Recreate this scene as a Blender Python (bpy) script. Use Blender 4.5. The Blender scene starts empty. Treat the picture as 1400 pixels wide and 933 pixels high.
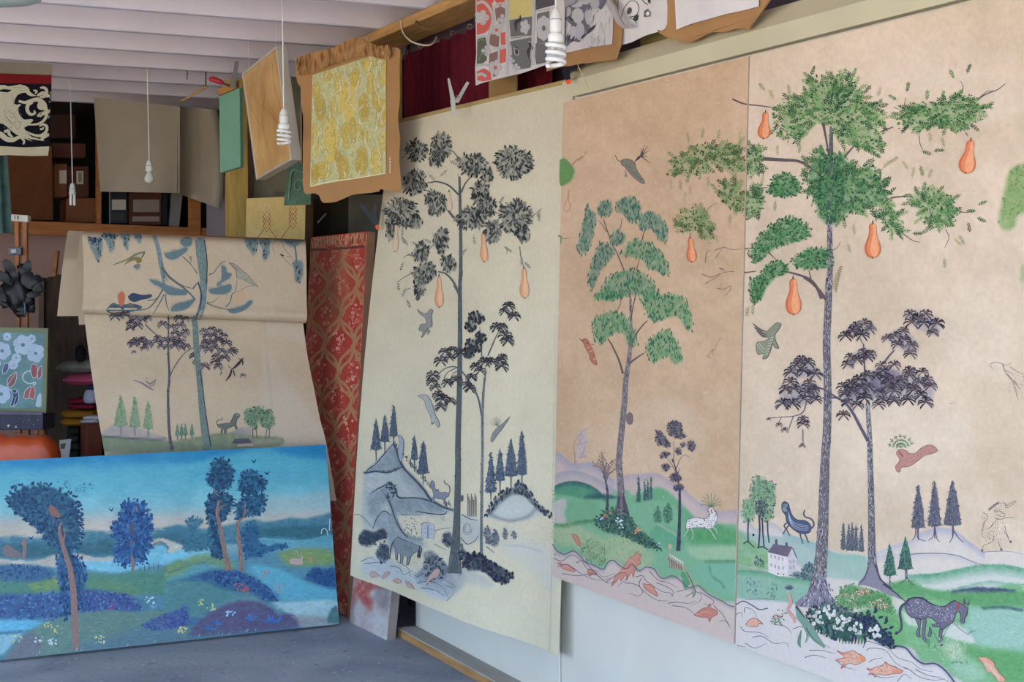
import bpy, bmesh, math, random
import numpy as np
from mathutils import Vector, Matrix
from mathutils.bvhtree import BVHTree
from mathutils.geometry import delaunay_2d_cdt

# ------------------------------------------------------------------ camera, sky, sun, exposure
SC = bpy.context.scene
COL = SC.collection
FPX, CX, CY, HOR = 2100.0, 700.0, 466.5, 400.0
CAMZ = 1.62
YAW = math.atan2(986.0, FPX)
PIT = math.atan2(CY - HOR, FPX)
_f0 = np.array([math.sin(YAW), math.cos(YAW), 0.0])
_r = np.array([math.cos(YAW), -math.sin(YAW), 0.0])
_z = np.array([0, 0, 1.0])
_f = _f0 * math.cos(PIT) - _z * math.sin(PIT)
_u = _f0 * math.sin(PIT) + _z * math.cos(PIT)
CAM = np.array([0.0, 0.0, CAMZ])

cam_d = bpy.data.cameras.new('camera')
cam_d.sensor_width = 36.0
cam_d.lens = 36.0 * FPX / 1400.0
cam_d.clip_start = 0.05
cam_d.clip_end = 300
cam = bpy.data.objects.new('camera', cam_d)
COL.objects.link(cam)
cam.matrix_world = Matrix(((_r[0], _u[0], -_f[0], CAM[0]), (_r[1], _u[1], -_f[1], CAM[1]),
                           (_r[2], _u[2], -_f[2], CAM[2]), (0, 0, 0, 1)))
SC.camera = cam

world = bpy.data.worlds.new('sky')
SC.world = world
world.use_nodes = True
_bg = world.node_tree.nodes['Background']
_bg.inputs['Color'].default_value = (0.51, 0.74, 1.0, 1)
_bg.inputs["Strength"].default_value = 3.0

sun_d = bpy.data.lights.new('sun', 'SUN')
sun_d.energy = 11.0
sun_d.angle = math.radians(1.0)
sun_d.color = (1.0, 0.80, 0.56)
sun = bpy.data.objects.new('sun', sun_d)
COL.objects.link(sun)
sun.rotation_euler = (math.radians(-40), 0, math.radians(-15))   # sun stands behind the building: the yard is lit, not the room

vs = SC.view_settings
vs.view_transform = 'Standard'
vs.look = 'None'
vs.gamma = 1.0
vs.use_curve_mapping = False
vs.exposure = 1.12

# ------------------------------------------------------------------ helpers
random.seed(7)
RNG = np.random.default_rng(11)


def lin(c):
    """sRGB 0..255 -> linear 0..1"""
    a = np.asarray(c, dtype=float) / 255.0
    return np.where(a <= 0.04045, a / 12.92, ((a + 0.055) / 1.055) ** 2.4)


def ray(px, py):
    return _f * FPX + _r * (px - CX) + _u * (CY - py)


def onX(px, py, X):
    d = ray(px, py)
    return CAM + d * (X - CAM[0]) / d[0]


def onY(px, py, Y):
    d = ray(px, py)
    return CAM + d * (Y - CAM[1]) / d[1]


def onZ(px, py, Z):
    d = ray(px, py)
    return CAM + d * (Z - CAM[2]) / d[2]


def onD(px, py, D):
    return CAM + ray(px, py) * D / FPX


def proj(P):
    """world points (n,3) -> photo pixels (n,2)"""
    q = np.asarray(P, dtype=float) - CAM
    w = q @ _f
    return np.stack([CX + FPX * (q @ _r) / w, CY - FPX * (q @ _u) / w], -1)


class Plane:
    """flat surface: pixel -> point, lifted towards the viewer by h"""
    def __init__(self, p0, p1, p2):
        p0, p1, p2 = [np.asarray(p, dtype=float) for p in (p0, p1, p2)]
        n = np.cross(p1 - p0, p2 - p0)
        n /= np.linalg.norm(n)
        if n @ (CAM - p0) < 0:
            n = -n
        self.p, self.n = p0, n

    def at(self, px, py, h=0.0):
        d = ray(px, py)
        t = ((self.p - CAM) @ self.n) / (d @ self.n)
        return CAM + d * t + self.n * h

    def many(self, pts, h):
        pts = np.asarray(pts, dtype=float)
        d = _f * FPX + np.outer(pts[:, 0] - CX, _r) + np.outer(CY - pts[:, 1], _u)
        t = ((self.p - CAM) @ self.n) / (d @ self.n)
        return CAM + d * t[:, None] + self.n * np.asarray(h)[:, None]


class Sheet:
    """curved surface given as a mesh: pixel -> point by ray"""
    def __init__(self, verts, faces):
        self.t = BVHTree.FromPolygons([tuple(v) for v in verts], faces)

    def many(self, pts, h):
        out = []
        last = (0, 0, 0)
        for (x, y), hh in zip(np.asarray(pts, dtype=float), h):
            d = Vector(ray(x, y)).normalized()
            loc, n, i, dist = self.t.ray_cast(Vector(CAM), d)
            if loc is None:
                out.append(None)
                continue
            if n.dot(d) > 0:
                n = -n
            out.append(tuple(loc + n * hh))
        return out


def worigin(o):
    L = np.zeros(3)
    while o is not None:
        L += np.array(o.location)
        o = o.parent
    return L


def tag(o, label=None, cat=None, group=None, kind=None):
    if label: o['label'] = label
    if cat: o['category'] = cat
    if group: o['group'] = group
    if kind: o['kind'] = kind
    return o


def thing(name, label, cat, loc, group=None):
    o = bpy.data.objects.new(name, None)
    o.empty_display_size = 0.05
    COL.objects.link(o)
    o.location = tuple(float(v) for v in loc)
    return tag(o, label, cat, group)


def obj(name, verts, faces, mat, parent=None, cols=None, smooth=False, origin=None, uv=None):
    """one mesh object from world-space vertices"""
    V = np.array([tuple(v) for v in verts], dtype=float) if not isinstance(verts, np.ndarray) else verts.astype(float)
    if parent is not None:
        org = worigin(parent)
    elif origin is not None:
        org = np.array(origin, dtype=float)
    else:
        org = np.array([(V[:, 0].min() + V[:, 0].max()) / 2, (V[:, 1].min() + V[:, 1].max()) / 2, V[:, 2].min()])
    me = bpy.data.meshes.new(name)
    V = V - org
    if isinstance(faces, np.ndarray):
        nf, k = faces.shape
        me.vertices.add(len(V)); me.vertices.foreach_set('co', V.astype(np.float32).ravel())
        me.loops.add(nf * k); me.loops.foreach_set('vertex_index', faces.astype(np.int32).ravel())
        me.polygons.add(nf)
        me.polygons.foreach_set('loop_start', np.arange(0, nf * k, k, dtype=np.int32))
        me.polygons.foreach_set('loop_total', np.full(nf, k, dtype=np.int32))
        me.update(calc_edges=True)
    else:
        me.from_pydata([tuple(v) for v in V], [], [tuple(f) for f in faces])
    if cols is not None:
        C = np.asarray(cols, dtype=np.float32)
        if C.shape[1] == 3:
            C = np.concatenate([C, np.ones((len(C), 1), np.float32)], 1)
        at = me.color_attributes.new('col', 'FLOAT_COLOR', 'POINT')
        at.data.foreach_set('color', C.ravel())
    if smooth:
        me.polygons.foreach_set('use_smooth', np.ones(len(me.polygons), dtype=bool))
    if mat is not None:
        me.materials.append(mat)
    o = bpy.data.objects.new(name, me)
    COL.objects.link(o)
    if parent is not None:
        o.parent = parent
    else:
        o.location = tuple(org)
    return o


def bm_obj(name, bm, mat, parent=None, smooth=False):
    me = bpy.data.meshes.new('tmp')
    bm.to_mesh(me); bm.free()
    V = np.empty(len(me.vertices) * 3); me.vertices.foreach_get('co', V)
    F = [tuple(p.vertices) for p in me.polygons]
    bpy.data.meshes.remove(me)
    return obj(name, V.reshape(-1, 3), F, mat, parent, smooth=smooth)


BOXF = [(0, 3, 2, 1), (4, 5, 6, 7), (0, 1, 5, 4), (1, 2, 6, 5), (2, 3, 7, 6), (3, 0, 4, 7)]


def box_bm(lo, hi, bev=0.0, bm=None):
    own = bmesh.new()
    x0, y0, z0 = lo; x1, y1, z1 = hi
    vs_ = [own.verts.new(p) for p in ((x0, y0, z0), (x1, y0, z0), (x1, y1, z0), (x0, y1, z0), (x0, y0, z1), (x1, y0, z1), (x1, y1, z1), (x0, y1, z1))]
    for f in BOXF:
        own.faces.new([vs_[i] for i in f])
    if bev > 0:
        bmesh.ops.bevel(own, geom=own.edges[:], offset=bev, segments=1, affect='EDGES')
    return own


def box(name, lo, hi, mat, parent=None, bev=0.004, rot=None, pivot=None):
    bm = box_bm(lo, hi, bev)
    if rot is not None:
        pv = Vector(pivot if pivot is not None else [(a + b) / 2 for a, b in zip(lo, hi)])
        M = Matrix.Translation(pv) @ rot.to_4x4() @ Matrix.Translation(-pv)
        bmesh.ops.transform(bm, matrix=M, verts=bm.verts[:])
    return bm_obj(name, bm, mat, parent)


def slab(name, quad, th, mat, parent=None, bev=0.003, back=None):
    """board with front corners quad (TL,TR,BR,BL), thickness th away from the viewer"""
    q = [np.asarray(p, dtype=float) for p in quad]
    if back is None:
        n = np.cross(q[1] - q[0], q[3] - q[0]); n /= np.linalg.norm(n)
        if n @ (CAM - q[0]) > 0: n = -n
    else:
        n = np.asarray(back, dtype=float)
    V = q + [p + n * th for p in q]
    own = bmesh.new()
    vv = [own.verts.new(p) for p in V]
    for f in BOXF:
        own.faces.new([vv[i] for i in f])
    bmesh.ops.recalc_face_normals(own, faces=own.faces[:])
    if bev > 0:
        bmesh.ops.bevel(own, geom=own.edges[:], offset=bev, segments=1, affect='EDGES')
    return bm_obj(name, own, mat, parent)


def tube_geo(path, rad, n=8, closed=False, caps=True):
    P = [np.asarray(p, dtype=float) for p in path]
    R = rad if hasattr(rad, '__len__') else [rad] * len(P)
    V, F = [], []
    ref = np.array([0, 0, 1.0])
    prev = None
    m = len(P)
    for i, p in enumerate(P):
        a = P[(i - 1) % m] if (closed or i > 0) else P[i]
        b = P[(i + 1) % m] if (closed or i < m - 1) else P[i]
        t = b - a
        t = t / (np.linalg.norm(t) + 1e-12)
        if prev is None:
            ref = np.array([0, 0, 1.0]) if abs(t[2]) < 0.9 else np.array([1.0, 0, 0])
            u = np.cross(t, ref)
        else:
            u = prev - t * (prev @ t)
        u /= np.linalg.norm(u) + 1e-12
        prev = u
        w = np.cross(t, u)
        for k in range(n):
            an = 2 * math.pi * k / n
            V.append(p + (u * math.cos(an) + w * math.sin(an)) * R[i])
    for i in range(m if closed else m - 1):
        for k in range(n):
            a = i * n + k; b = i * n + (k + 1) % n
            c = ((i + 1) % m) * n + (k + 1) % n; d = ((i + 1) % m) * n + k
            F.append((a, b, c, d))
    if caps and not closed:
        F.append(tuple(range(n - 1, -1, -1)))
        F.append(tuple((m - 1) * n + k for k in range(n)))
    return V, F


def tube(name, path, rad, mat, parent=None, n=8, closed=False, smooth=True):
    V, F = tube_geo(path, rad, n, closed)
    return obj(name, V, F, mat, parent, smooth=smooth)


def lathe(name, prof, c, mat, parent=None, n=20, axis=(0, 0, 1), smooth=True):
    """prof: (radius, height along axis) pairs, from c"""
    ax = np.asarray(axis, dtype=float); ax /= np.linalg.norm(ax)
    ref = np.array([1.0, 0, 0]) if abs(ax[0]) < 0.9 else np.array([0, 1.0, 0])
    u = np.cross(ax, ref); u /= np.linalg.norm(u)
    w = np.cross(ax, u)
    V, F = [], []
    for r, h in prof:
        for k in range(n):
            a = 2 * math.pi * k / n
            V.append(np.asarray(c) + ax * h + (u * math.cos(a) + w * math.sin(a)) * max(r, 1e-5))
    m = len(prof)
    for i in range(m - 1):
        for k in range(n):
            F.append((i * n + k, i * n + (k + 1) % n, (i + 1) * n + (k + 1) % n, (i + 1) * n + k))
    F.append(tuple(range(n - 1, -1, -1)))
    F.append(tuple((m - 1) * n + k for k in range(n)))
    return obj(name, V, F, mat, parent, smooth=smooth)


def grid_faces(nu, nv):
    """faces of a (nv+1) x (nu+1) vertex grid"""
    i = np.arange(nv)[:, None] * (nu + 1) + np.arange(nu)[None, :]
    i = i.ravel()
    return np.stack([i, i + 1, i + nu + 2, i + nu + 1], -1)


def cloth(name, fn, nu, nv, mat, parent=None, th=0.0, smooth=True):
    """sheet from fn(u,v)->xyz; th > 0 gives it thickness"""
    V = np.array([fn(u, v) for v in np.linspace(0, 1, nv + 1) for u in np.linspace(0, 1, nu + 1)])
    o = obj(name, V, grid_faces(nu, nv), mat, parent, smooth=smooth)
    if th > 0:
        m = o.modifiers.new('thickness', 'SOLIDIFY'); m.thickness = th; m.offset = 0
    return o


def smoothpath(pts, n=6):
    """Catmull-Rom through pts"""
    P = [np.asarray(p, dtype=float) for p in pts]
    if len(P) < 3:
        return P
    P = [2 * P[0] - P[1]] + P + [2 * P[-1] - P[-2]]
    out = []
    for i in range(1, len(P) - 2):
        for k in range(n):
            t = k / n
            out.append(0.5 * ((2 * P[i]) + (P[i + 1] - P[i - 1]) * t + (2 * P[i - 1] - 5 * P[i] + 4 * P[i + 1] - P[i + 2]) * t * t
                              + (3 * P[i] - P[i - 1] - 3 * P[i + 1] + P[i + 2]) * t ** 3))
    out.append(P[-2])
    return out


# ------------------------------------------------------------------ materials
def new_mat(name, rough=0.8, spec=0.2):
    m = bpy.data.materials.new(name)
    m.use_nodes = True
    nt = m.node_tree
    b = nt.nodes['Principled BSDF']
    b.inputs['Roughness'].default_value = rough
    b.inputs['Specular IOR Level'].default_value = spec
    return m, nt, b


def ramp_noise(nt, vec, scale, detail, stops, dist=0.0, stretch=None):
    n = nt.nodes.new('ShaderNodeTexNoise')
    n.inputs['Scale'].default_value = scale
    n.inputs['Detail'].default_value = detail
    n.inputs['Distortion'].default_value = dist
    if stretch is not None:
        mp = nt.nodes.new('ShaderNodeMapping')
        mp.inputs['Scale'].default_value = stretch
        nt.links.new(vec, mp.inputs['Vector'])
        vec = mp.outputs['Vector']
    nt.links.new(vec, n.inputs['Vector'])
    r = nt.nodes.new('ShaderNodeValToRGB')
    el = r.color_ramp.elements
    while len(el) < len(stops):
        el.new(0.5)
    for e, (p, c) in zip(el, stops):
        e.position = p
        e.color = (*c, 1)
    nt.links.new(n.outputs['Fac'], r.inputs['Fac'])
    return r.outputs['Color']


def bump(nt, b, vec, scale, strength, detail=4.0, dist=0.01):
    n = nt.nodes.new('ShaderNodeTexNoise')
    n.inputs['Scale'].default_value = scale
    n.inputs['Detail'].default_value = detail
    nt.links.new(vec, n.inputs['Vector'])
    bp = nt.nodes.new('ShaderNodeBump')
    bp.inputs['Strength'].default_value = strength
    bp.inputs['Distance'].default_value = dist
    nt.links.new(n.outputs['Fac'], bp.inputs['Height'])
    nt.links.new(bp.outputs['Normal'], b.inputs['Normal'])


_MC = {}


def mat(name, rgb, rough=0.8, spec=0.2, var=0.12, scale=6.0, bmp=0.0, bscale=60.0, stretch=None, rgb2=None, metal=0.0):
    """mottled plain paint / wood / cloth: rgb in sRGB 0..255"""
    if name in _MC:
        return _MC[name]
    m, nt, b = new_mat(name, rough, spec)
    tc = nt.nodes.new('ShaderNodeTexCoord')
    c = lin(rgb)
    c2 = lin(rgb2) if rgb2 is not None else c * (1 + var)
    c1 = c * (1 - var)
    col = ramp_noise(nt, tc.outputs['Object'], scale, 5.0, [(0.3, np.clip(c1, 0, 1)), (0.7, np.clip(c2, 0, 1))], 0.3, stretch)
    nt.links.new(col, b.inputs['Base Color'])
    b.inputs['Metallic'].default_value = metal
    if bmp > 0:
        bump(nt, b, tc.outputs['Object'], bscale, bmp)
    _MC[name] = m
    return m


def paint_mat(name, rough=0.7, spec=0.15, grain=0.06, gscale=40.0, bmp=0.0):
    """colour painted on the surface (attribute col) with a fine grain"""
    if name in _MC:
        return _MC[name]
    m, nt, b = new_mat(name, rough, spec)
    at = nt.nodes.new('ShaderNodeAttribute'); at.attribute_name = 'col'
    tc = nt.nodes.new('ShaderNodeTexCoord')
    g = ramp_noise(nt, tc.outputs['Object'], gscale, 6.0, [(0.25, (1 - grain,) * 3), (0.75, (1 + grain,) * 3)])
    mx = nt.nodes.new('ShaderNodeMix'); mx.data_type = 'RGBA'; mx.blend_type = 'MULTIPLY'
    mx.inputs['Factor'].default_value = 1.0
    nt.links.new(at.outputs['Color'], mx.inputs[6]); nt.links.new(g, mx.inputs[7])
    nt.links.new(mx.outputs[2], b.inputs['Base Color'])
    if bmp > 0:
        bump(nt, b, tc.outputs['Object'], 90.0, bmp, dist=0.003)
    _MC[name] = m
    return m


def glass_mat(name, rgb=(235, 240, 240)):
    if name in _MC:
        return _MC[name]
    m, nt, b = new_mat(name, 0.08, 0.5)
    b.inputs['Base Color'].default_value = (*lin(rgb), 1)
    b.inputs['Transmission Weight'].default_value = 0.75
    _MC[name] = m
    return m
# ------------------------------------------------------------------ the room
JZ = 2.90                      # underside of the joists
XW = 2.66                      # face of the wallboards on the painted side
M_floor = mat('concrete', (142, 150, 166), 0.8, 0.2, 0.14, 3.5, 0.25, 40, rgb2=(168, 174, 188))
M_white = mat('white_paint_old', (222, 214, 224), 0.7, 0.2, 0.05, 3.0, 0.1, 30)
M_wallb = mat('wallboard_paint', (214, 207, 196), 0.6, 0.25, 0.05, 2.5, 0.08, 25)
M_cream = mat('cream_paint', (206, 194, 160), 0.55, 0.3, 0.07, 3.0, 0.1, 30)
M_pink = mat('pink_plaster', (176, 140, 126), 0.85, 0.1, 0.12, 2.0, 0.3, 30)
M_lav = mat('grey_plaster', (150, 138, 142), 0.85, 0.1, 0.12, 2.0)
M_purple = mat('purple_grey_recess', (104, 88, 98), 0.85, 0.1, 0.15, 3.0)  # darkness of the window recess put into the colour of the backing
M_wood = mat('softwood', (196, 150, 92), 0.6, 0.25, 0.22, 5.0, 0.2, 60, stretch=(8, 1, 8))
M_woodz = mat('softwood_upright', (190, 148, 94), 0.6, 0.25, 0.22, 5.0, 0.2, 60, stretch=(8, 8, 1))
M_woodx = mat('softwood_rail', (178, 112, 62), 0.6, 0.25, 0.22, 5.0, 0.2, 60, stretch=(1, 8, 8))
M_oldw = mat('dark_old_wood', (66, 52, 42), 0.75, 0.2, 0.35, 5.0, 0.3, 40, stretch=(6, 6, 1))
M_dark = mat('dark_recess', (40, 34, 34), 0.9, 0.1, 0.3, 4.0)  # near black: darkness of the side opening put into the colour
M_black = mat('black_plastic', (28, 30, 38), 0.4, 0.4, 0.1)
M_whitepl = mat('white_plastic', (236, 234, 230), 0.35, 0.4, 0.02)

def floor_mat():
    m, nt, b = new_mat('studio_floor', 0.8, 0.2)
    tc = nt.nodes.new('ShaderNodeTexCoord')
    c1 = ramp_noise(nt, tc.outputs['Object'], 1.6, 8.0, [(0.3, lin((140, 148, 164))), (0.7, lin((182, 188, 198)))], 0.6)
    sp = ramp_noise(nt, tc.outputs['Object'], 38.0, 3.0, [(0.66, (0, 0, 0)), (0.74, (1, 1, 1))])
    sd = ramp_noise(nt, tc.outputs['Object'], 17.0, 4.0, [(0.64, (0, 0, 0)), (0.74, (.6, .6, .6))], .4)
    for f, col in ((sp, (208, 206, 208)), (sd, (96, 98, 110))):
        mx = nt.nodes.new('ShaderNodeMix'); mx.data_type = 'RGBA'
        nt.links.new(f, mx.inputs['Factor']); nt.links.new(c1, mx.inputs[6])
        mx.inputs[7].default_value = (*lin(col), 1)
        c1 = mx.outputs[2]
    nt.links.new(c1, b.inputs['Base Color'])
    bump(nt, b, tc.outputs['Object'], 40.0, 0.25)
    return m


M_floor = floor_mat()
tag(box('floor', (-4.5, -1.0, -0.12), (3.6, 11.6, 0.0), M_floor, bev=0), kind='structure')
tag(box('exterior_ground', (-40, -46, -0.30), (40, -1.0, -0.125), mat('yard_gravel', (196, 176, 146), 0.9, 0.1, 0.15, 2.0), bev=0), kind='structure')
tag(box('wall_back', (-4.5, 11.4, 0), (3.6, 11.55, 3.1), M_pink, bev=0), kind='structure')
# unseen side, opened for more daylight deep in the room: head, posts, solid end
wl = tag(box('wall_left', (-4.65, 7.2, 0), (-4.5, 11.55, 3.1), M_white, bev=0), kind='structure')
box('opening_head', (-4.65, -1.0, 2.62), (-4.5, 7.2, 3.1), M_white, wl, 0)
for y in (-0.95, 3.0):
    box('opening_post', (-4.65, y, 0), (-4.5, y + 0.12, 2.62), M_white, wl, 0.004)
tag(box('exterior_yard', (-46, -1.0, -0.30), (-4.65, 40, -0.125), mat('yard_gravel', (196, 176, 146)), bev=0), kind='structure')

cl = tag(box('ceiling', (-4.5, -1.0, 3.06), (3.6, 11.55, 3.14), M_white, bev=0), kind='structure')
for i in range(-14, 7):
    y = 7.05 + 0.595 * i
    if y < -0.9:
        continue
    box('joist', (-4.5, y, JZ), (2.86, y + 0.055, 3.06), M_white, cl, bev=0.006)

# wall on the painted side: dark backing, wallboards below, window recess above
wr = tag(box('wall_right', (2.88, -1.0, 0), (2.98, 7.36, 3.06), M_purple, bev=0), kind='structure')
box('wallboard', (XW, -1.0, 0.0), (2.80, 5.222, 2.36), M_wallb, wr, 0.003)
box('wallboard', (XW, 5.236, 0.0), (2.80, 6.74, 2.395), M_wallb, wr, 0.003)
# side bay beyond the wallboards
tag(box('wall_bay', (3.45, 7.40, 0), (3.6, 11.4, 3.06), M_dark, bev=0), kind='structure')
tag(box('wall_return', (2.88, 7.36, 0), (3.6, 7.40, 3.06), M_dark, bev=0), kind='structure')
# cream ledge over the murals
prof = [(2.70, 2.475), (2.655, 2.465), (2.585, 2.392), (2.628, 2.345), (2.70, 2.345)]
V = [(x, y, z) for y in (-1.0, 5.075) for x, z in prof]
n_ = len(prof)
tag(obj('trim_1', V, [tuple(range(n_)), tuple(range(2 * n_ - 1, n_ - 1, -1))] + [(i, (i + 1) % n_, n_ + (i + 1) % n_, n_ + i) for i in range(n_)], M_cream), kind='structure')
# timber lintel and window post
tag(box('trim_2', (2.60, -1.0, 2.852), (2.80, 7.62, 2.898), M_wood, bev=0.004), kind='structure')
tag(box('trim_3', (2.785, 7.31, 2.30), (2.82, 7.352, 2.85), M_woodz, bev=0.003), kind='structure')
# base plank on the floor
bbd = tag(box('baseboard_right', (2.565, -1.0, 0.0), (2.66, 6.735, 0.036), mat('base_plank', (172, 128, 84), 0.75, 0.15, 0.3, 5.0, 0.2, 40, stretch=(8, 1, 8)), bev=0.003), kind='structure')
box('plank_top', (2.566, -1.0, 0.036), (2.66, 6.735, 0.043), mat('plank_top', (172, 168, 160), 0.8, 0.1, 0.12, 5.0, 0.2, 40, stretch=(8, 1, 8)), bbd, 0.002)  # thin slab gives the plank a greyer top than its front
# post where bay and room meet
tag(box('post', (2.385, 9.05, 0.0), (2.50, 9.16, JZ), mat('yellow_post', (196, 164, 92), 0.6, 0.2, 0.15, 5, stretch=(6, 6, 1)), bev=0.004), kind='structure')

# window recess: burgundy curtain on a wire
cu = thing('window_curtain', 'gathered burgundy curtain on a thin wire under the timber lintel', 'curtain', (2.82, 6.5, 2.3))
M_cur = mat('burgundy_cloth', (92, 24, 38), 0.85, 0.1, 0.25, 12.0, stretch=(1, 10, 1))


def curt(u, v):  # gathered folds
    y = 7.295 - 1.68 * u
    fold = 0.020 * math.sin(u * 62 + 1.3 * math.sin(u * 11)) * (0.45 + 0.55 * v) + 0.008 * math.sin(u * 141)
    return (2.825 + fold, y + 0.008 * math.sin(v * 5 + u * 20), 2.825 - 0.50 * v - 0.012 * abs(math.sin(u * 31)))


cloth('curtain_cloth', curt, 190, 12, M_cur, cu)
tube('curtain_wire', [(2.812, 7.31, 2.832), (2.812, 5.6, 2.826)], 0.0025, mat('steel_dark', (70, 66, 66), 0.4, 0.5), cu, 6)
for i in range(8):
    y = 7.24 - 0.2 * i
    a = [(2.812 + 0.0 + 0.012 * math.cos(t), y, 2.828 + 0.012 * math.sin(t)) for t in np.linspace(0, 2 * math.pi, 10)[:-1]]
    tube('curtain_ring', a, 0.002, mat('steel_ring', (150, 130, 120), 0.3, 0.5), cu, 5, closed=True)
tube('red_pull_cord', [np.array(onX(p[0], p[1], 2.79)) for p in [(556, 66), (560, 90), (565, 118), (563, 135), (559, 160)]], 0.002, mat('red_cord', (150, 30, 40)), cu, 5)

# white flex looped over the lintel
M_rope = mat('cream_flex', (214, 196, 170), 0.6)
tag(tube('hanging_flex', smoothpath([onX(548, 28, 2.592), onX(549, 38, 2.590), onX(553, 48, 2.590), onX(563, 57, 2.60), onX(578, 61.5, 2.63), onX(589, 61, 2.66), onX(596, 55, 2.70), onX(597, 50, 2.74)]), 0.004, M_rope), 'cream flex looped over the timber lintel above the burgundy curtain', 'cable')
tag(tube('bent_hook', smoothpath([onX(569, 30, 2.595), onX(573, 35, 2.588), onX(580, 38.5, 2.588), onX(590, 41, 2.60), onX(600, 41, 2.63)], 5), [0.007] * 6 + [0.004] * 6 + [0.003] * (len(smoothpath([0, 1, 2, 3, 4], 5)) - 12), mat('rusty_iron', (120, 84, 52), 0.6, 0.3)), 'rusty bent iron hook screwed into the timber lintel', 'hook')
# ------------------------------------------------------------------ pendant lamps
M_cfl = mat('lamp_glass_white', (246, 246, 246), 0.25, 0.5, 0.01)
M_ring = mat('lamp_seam', (150, 150, 150), 0.5)


def pendant(px, pyt, pyb, D, label, kind, lean=0.0):
    """flex, lampholder and lamp: pyt..pyb is the pixel span of holder and lamp at distance D"""
    top = onD(px, pyt, D)
    s = (pyb - pyt) * D / FPX                # real height of holder + lamp
    t = thing('pendant_lamp', label, 'lamp', (top[0], top[1], top[2] - s), 'bare lamps hanging on white flex')
    c = np.array([top[0], top[1], top[2]])
    tube('flex', smoothpath([(c[0] + lean, c[1], 3.07), (c[0] + lean * 0.4, c[1], (c[2] + 2.95) / 2), (c[0], c[1], c[2])], 6), 0.0032, M_whitepl, t, 6)
    if kind == 'spiral':
        lathe('lampholder', [(0.004, 0), (0.010, -0.006 * s / .2), (0.0195, -0.030 * s / .2), (0.021, -0.038 * s / .2), (0.021, -0.071 * s / .2), (0.019, -0.082 * s / .2), (0.012, -0.086 * s / .2)], c, M_whitepl, t, 20)
        lathe('holder_ring', [(0.0216, -0.039 * s / .2), (0.0216, -0.0415 * s / .2)], c, M_ring, t, 20)
        lathe('lamp_base', [(0.012, -0.083 * s / .2), (0.020, -0.086 * s / .2), (0.0275, -0.092 * s / .2), (0.0275, -0.112 * s / .2), (0.024, -0.118 * s / .2), (0.01, -0.120 * s / .2)], c, M_cfl, t, 20)
        pts = []
        k = s / .2
        for a in np.linspace(0, 2 * math.pi * 3.4, 90):
            f = a / (2 * math.pi * 3.4)
            r = 0.030 * (0.55 + 0.45 * min(1, f * 9)) * (1 - 0.18 * max(0, f - .7))
            pts.append(c + np.array([r * math.cos(a), r * math.sin(a), -(0.114 + 0.082 * f) * k]))
        tube('spiral_tube', pts, 0.0078 * k, M_cfl, t, 8)
        for sgn in (-1, 1):
            tube('tube_stem', [c + np.array([sgn * 0.010, 0, -0.112 * k]), c + np.array([sgn * 0.012, 0, -0.142 * k])], 0.006 * k, M_cfl, t, 8)
    else:
        k = s / 0.15
        lathe('lampholder', [(0.004, 0), (0.012, -0.006 * k), (0.018, -0.028 * k), (0.0195, -0.034 * k), (0.0195, -0.060 * k), (0.022, -0.062 * k), (0.022, -0.072 * k), (0.012, -0.078 * k)], c, M_whitepl, t, 18)
        lathe('holder_ring', [(0.0202, -0.036 * k), (0.0202, -0.039 * k)], c, M_ring, t, 18)
        if kind == 'bulb':
            lathe('bulb', [(0.012, -0.074 * k), (0.014, -0.086 * k), (0.024, -0.102 * k), (0.030, -0.122 * k), (0.026, -0.140 * k), (0.014, -0.150 * k), (0.002, -0.152 * k)], c, mat('bulb_light_white', (226, 226, 216), 0.15, 0.5, 0.02), t, 20)  # whitish colour stands in for the light in the clear glass
            lathe('filament_stem', [(0.006, -0.08 * k), (0.003, -0.105 * k), (0.001, -0.118 * k)], c, M_ring, t, 8)
        else:
            for sx in (-1, 1):
                tube('lamp_tube', [c + np.array([sx * 0.011, 0, -0.074 * k]), c + np.array([sx * 0.011, 0, -0.142 * k]), c + np.array([sx * 0.009, 0, -0.150 * k])], [0.0085, 0.0085, 0.005], M_cfl, t, 10)
    return t


pendant(760, 11, 91, 5.2, 'white spiral lamp on a flex in front of the red and grey flower cloth', 'spiral')
pendant(388, 148, 197, 7.15, 'white spiral lamp on a flex in front of the tilted gold frame', 'spiral', -0.006)
pendant(204, 219, 250, 9.0, 'clear round bulb on a flex in front of the plain grey canvas', 'bulb', -0.01)
pendant(99, 250, 281, 9.5, 'twin tube lamp on a flex in front of the cardboard boxes', 'stick', -0.01)

# enamel shade whose rim dips into the top of the picture
sh = onD(-27, -6, 5.8)
t = thing('ceiling_shade', 'pale enamel saucer lampshade close under the joists', 'lampshade', sh)
lathe('shade', [(0.03, 0.09), (0.05, 0.085), (0.17, 0.035), (0.225, 0.0), (0.222, -0.004), (0.16, 0.028), (0.04, 0.07)], sh, mat('enamel', (206, 216, 208), 0.4, 0.4), t, 40)
tube('shade_flex', [sh + np.array([0, 0, 0.085]), (sh[0], sh[1], 3.06)], 0.004, M_whitepl, t, 6)

# ------------------------------------------------------------------ clamps
M_clgrey = mat('clamp_grey', (188, 186, 182), 0.5, 0.3)
M_clblk = mat('clamp_black', (24, 27, 34), 0.45, 0.35)
M_orange = mat('clamp_tip', (222, 84, 44), 0.5)


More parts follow.
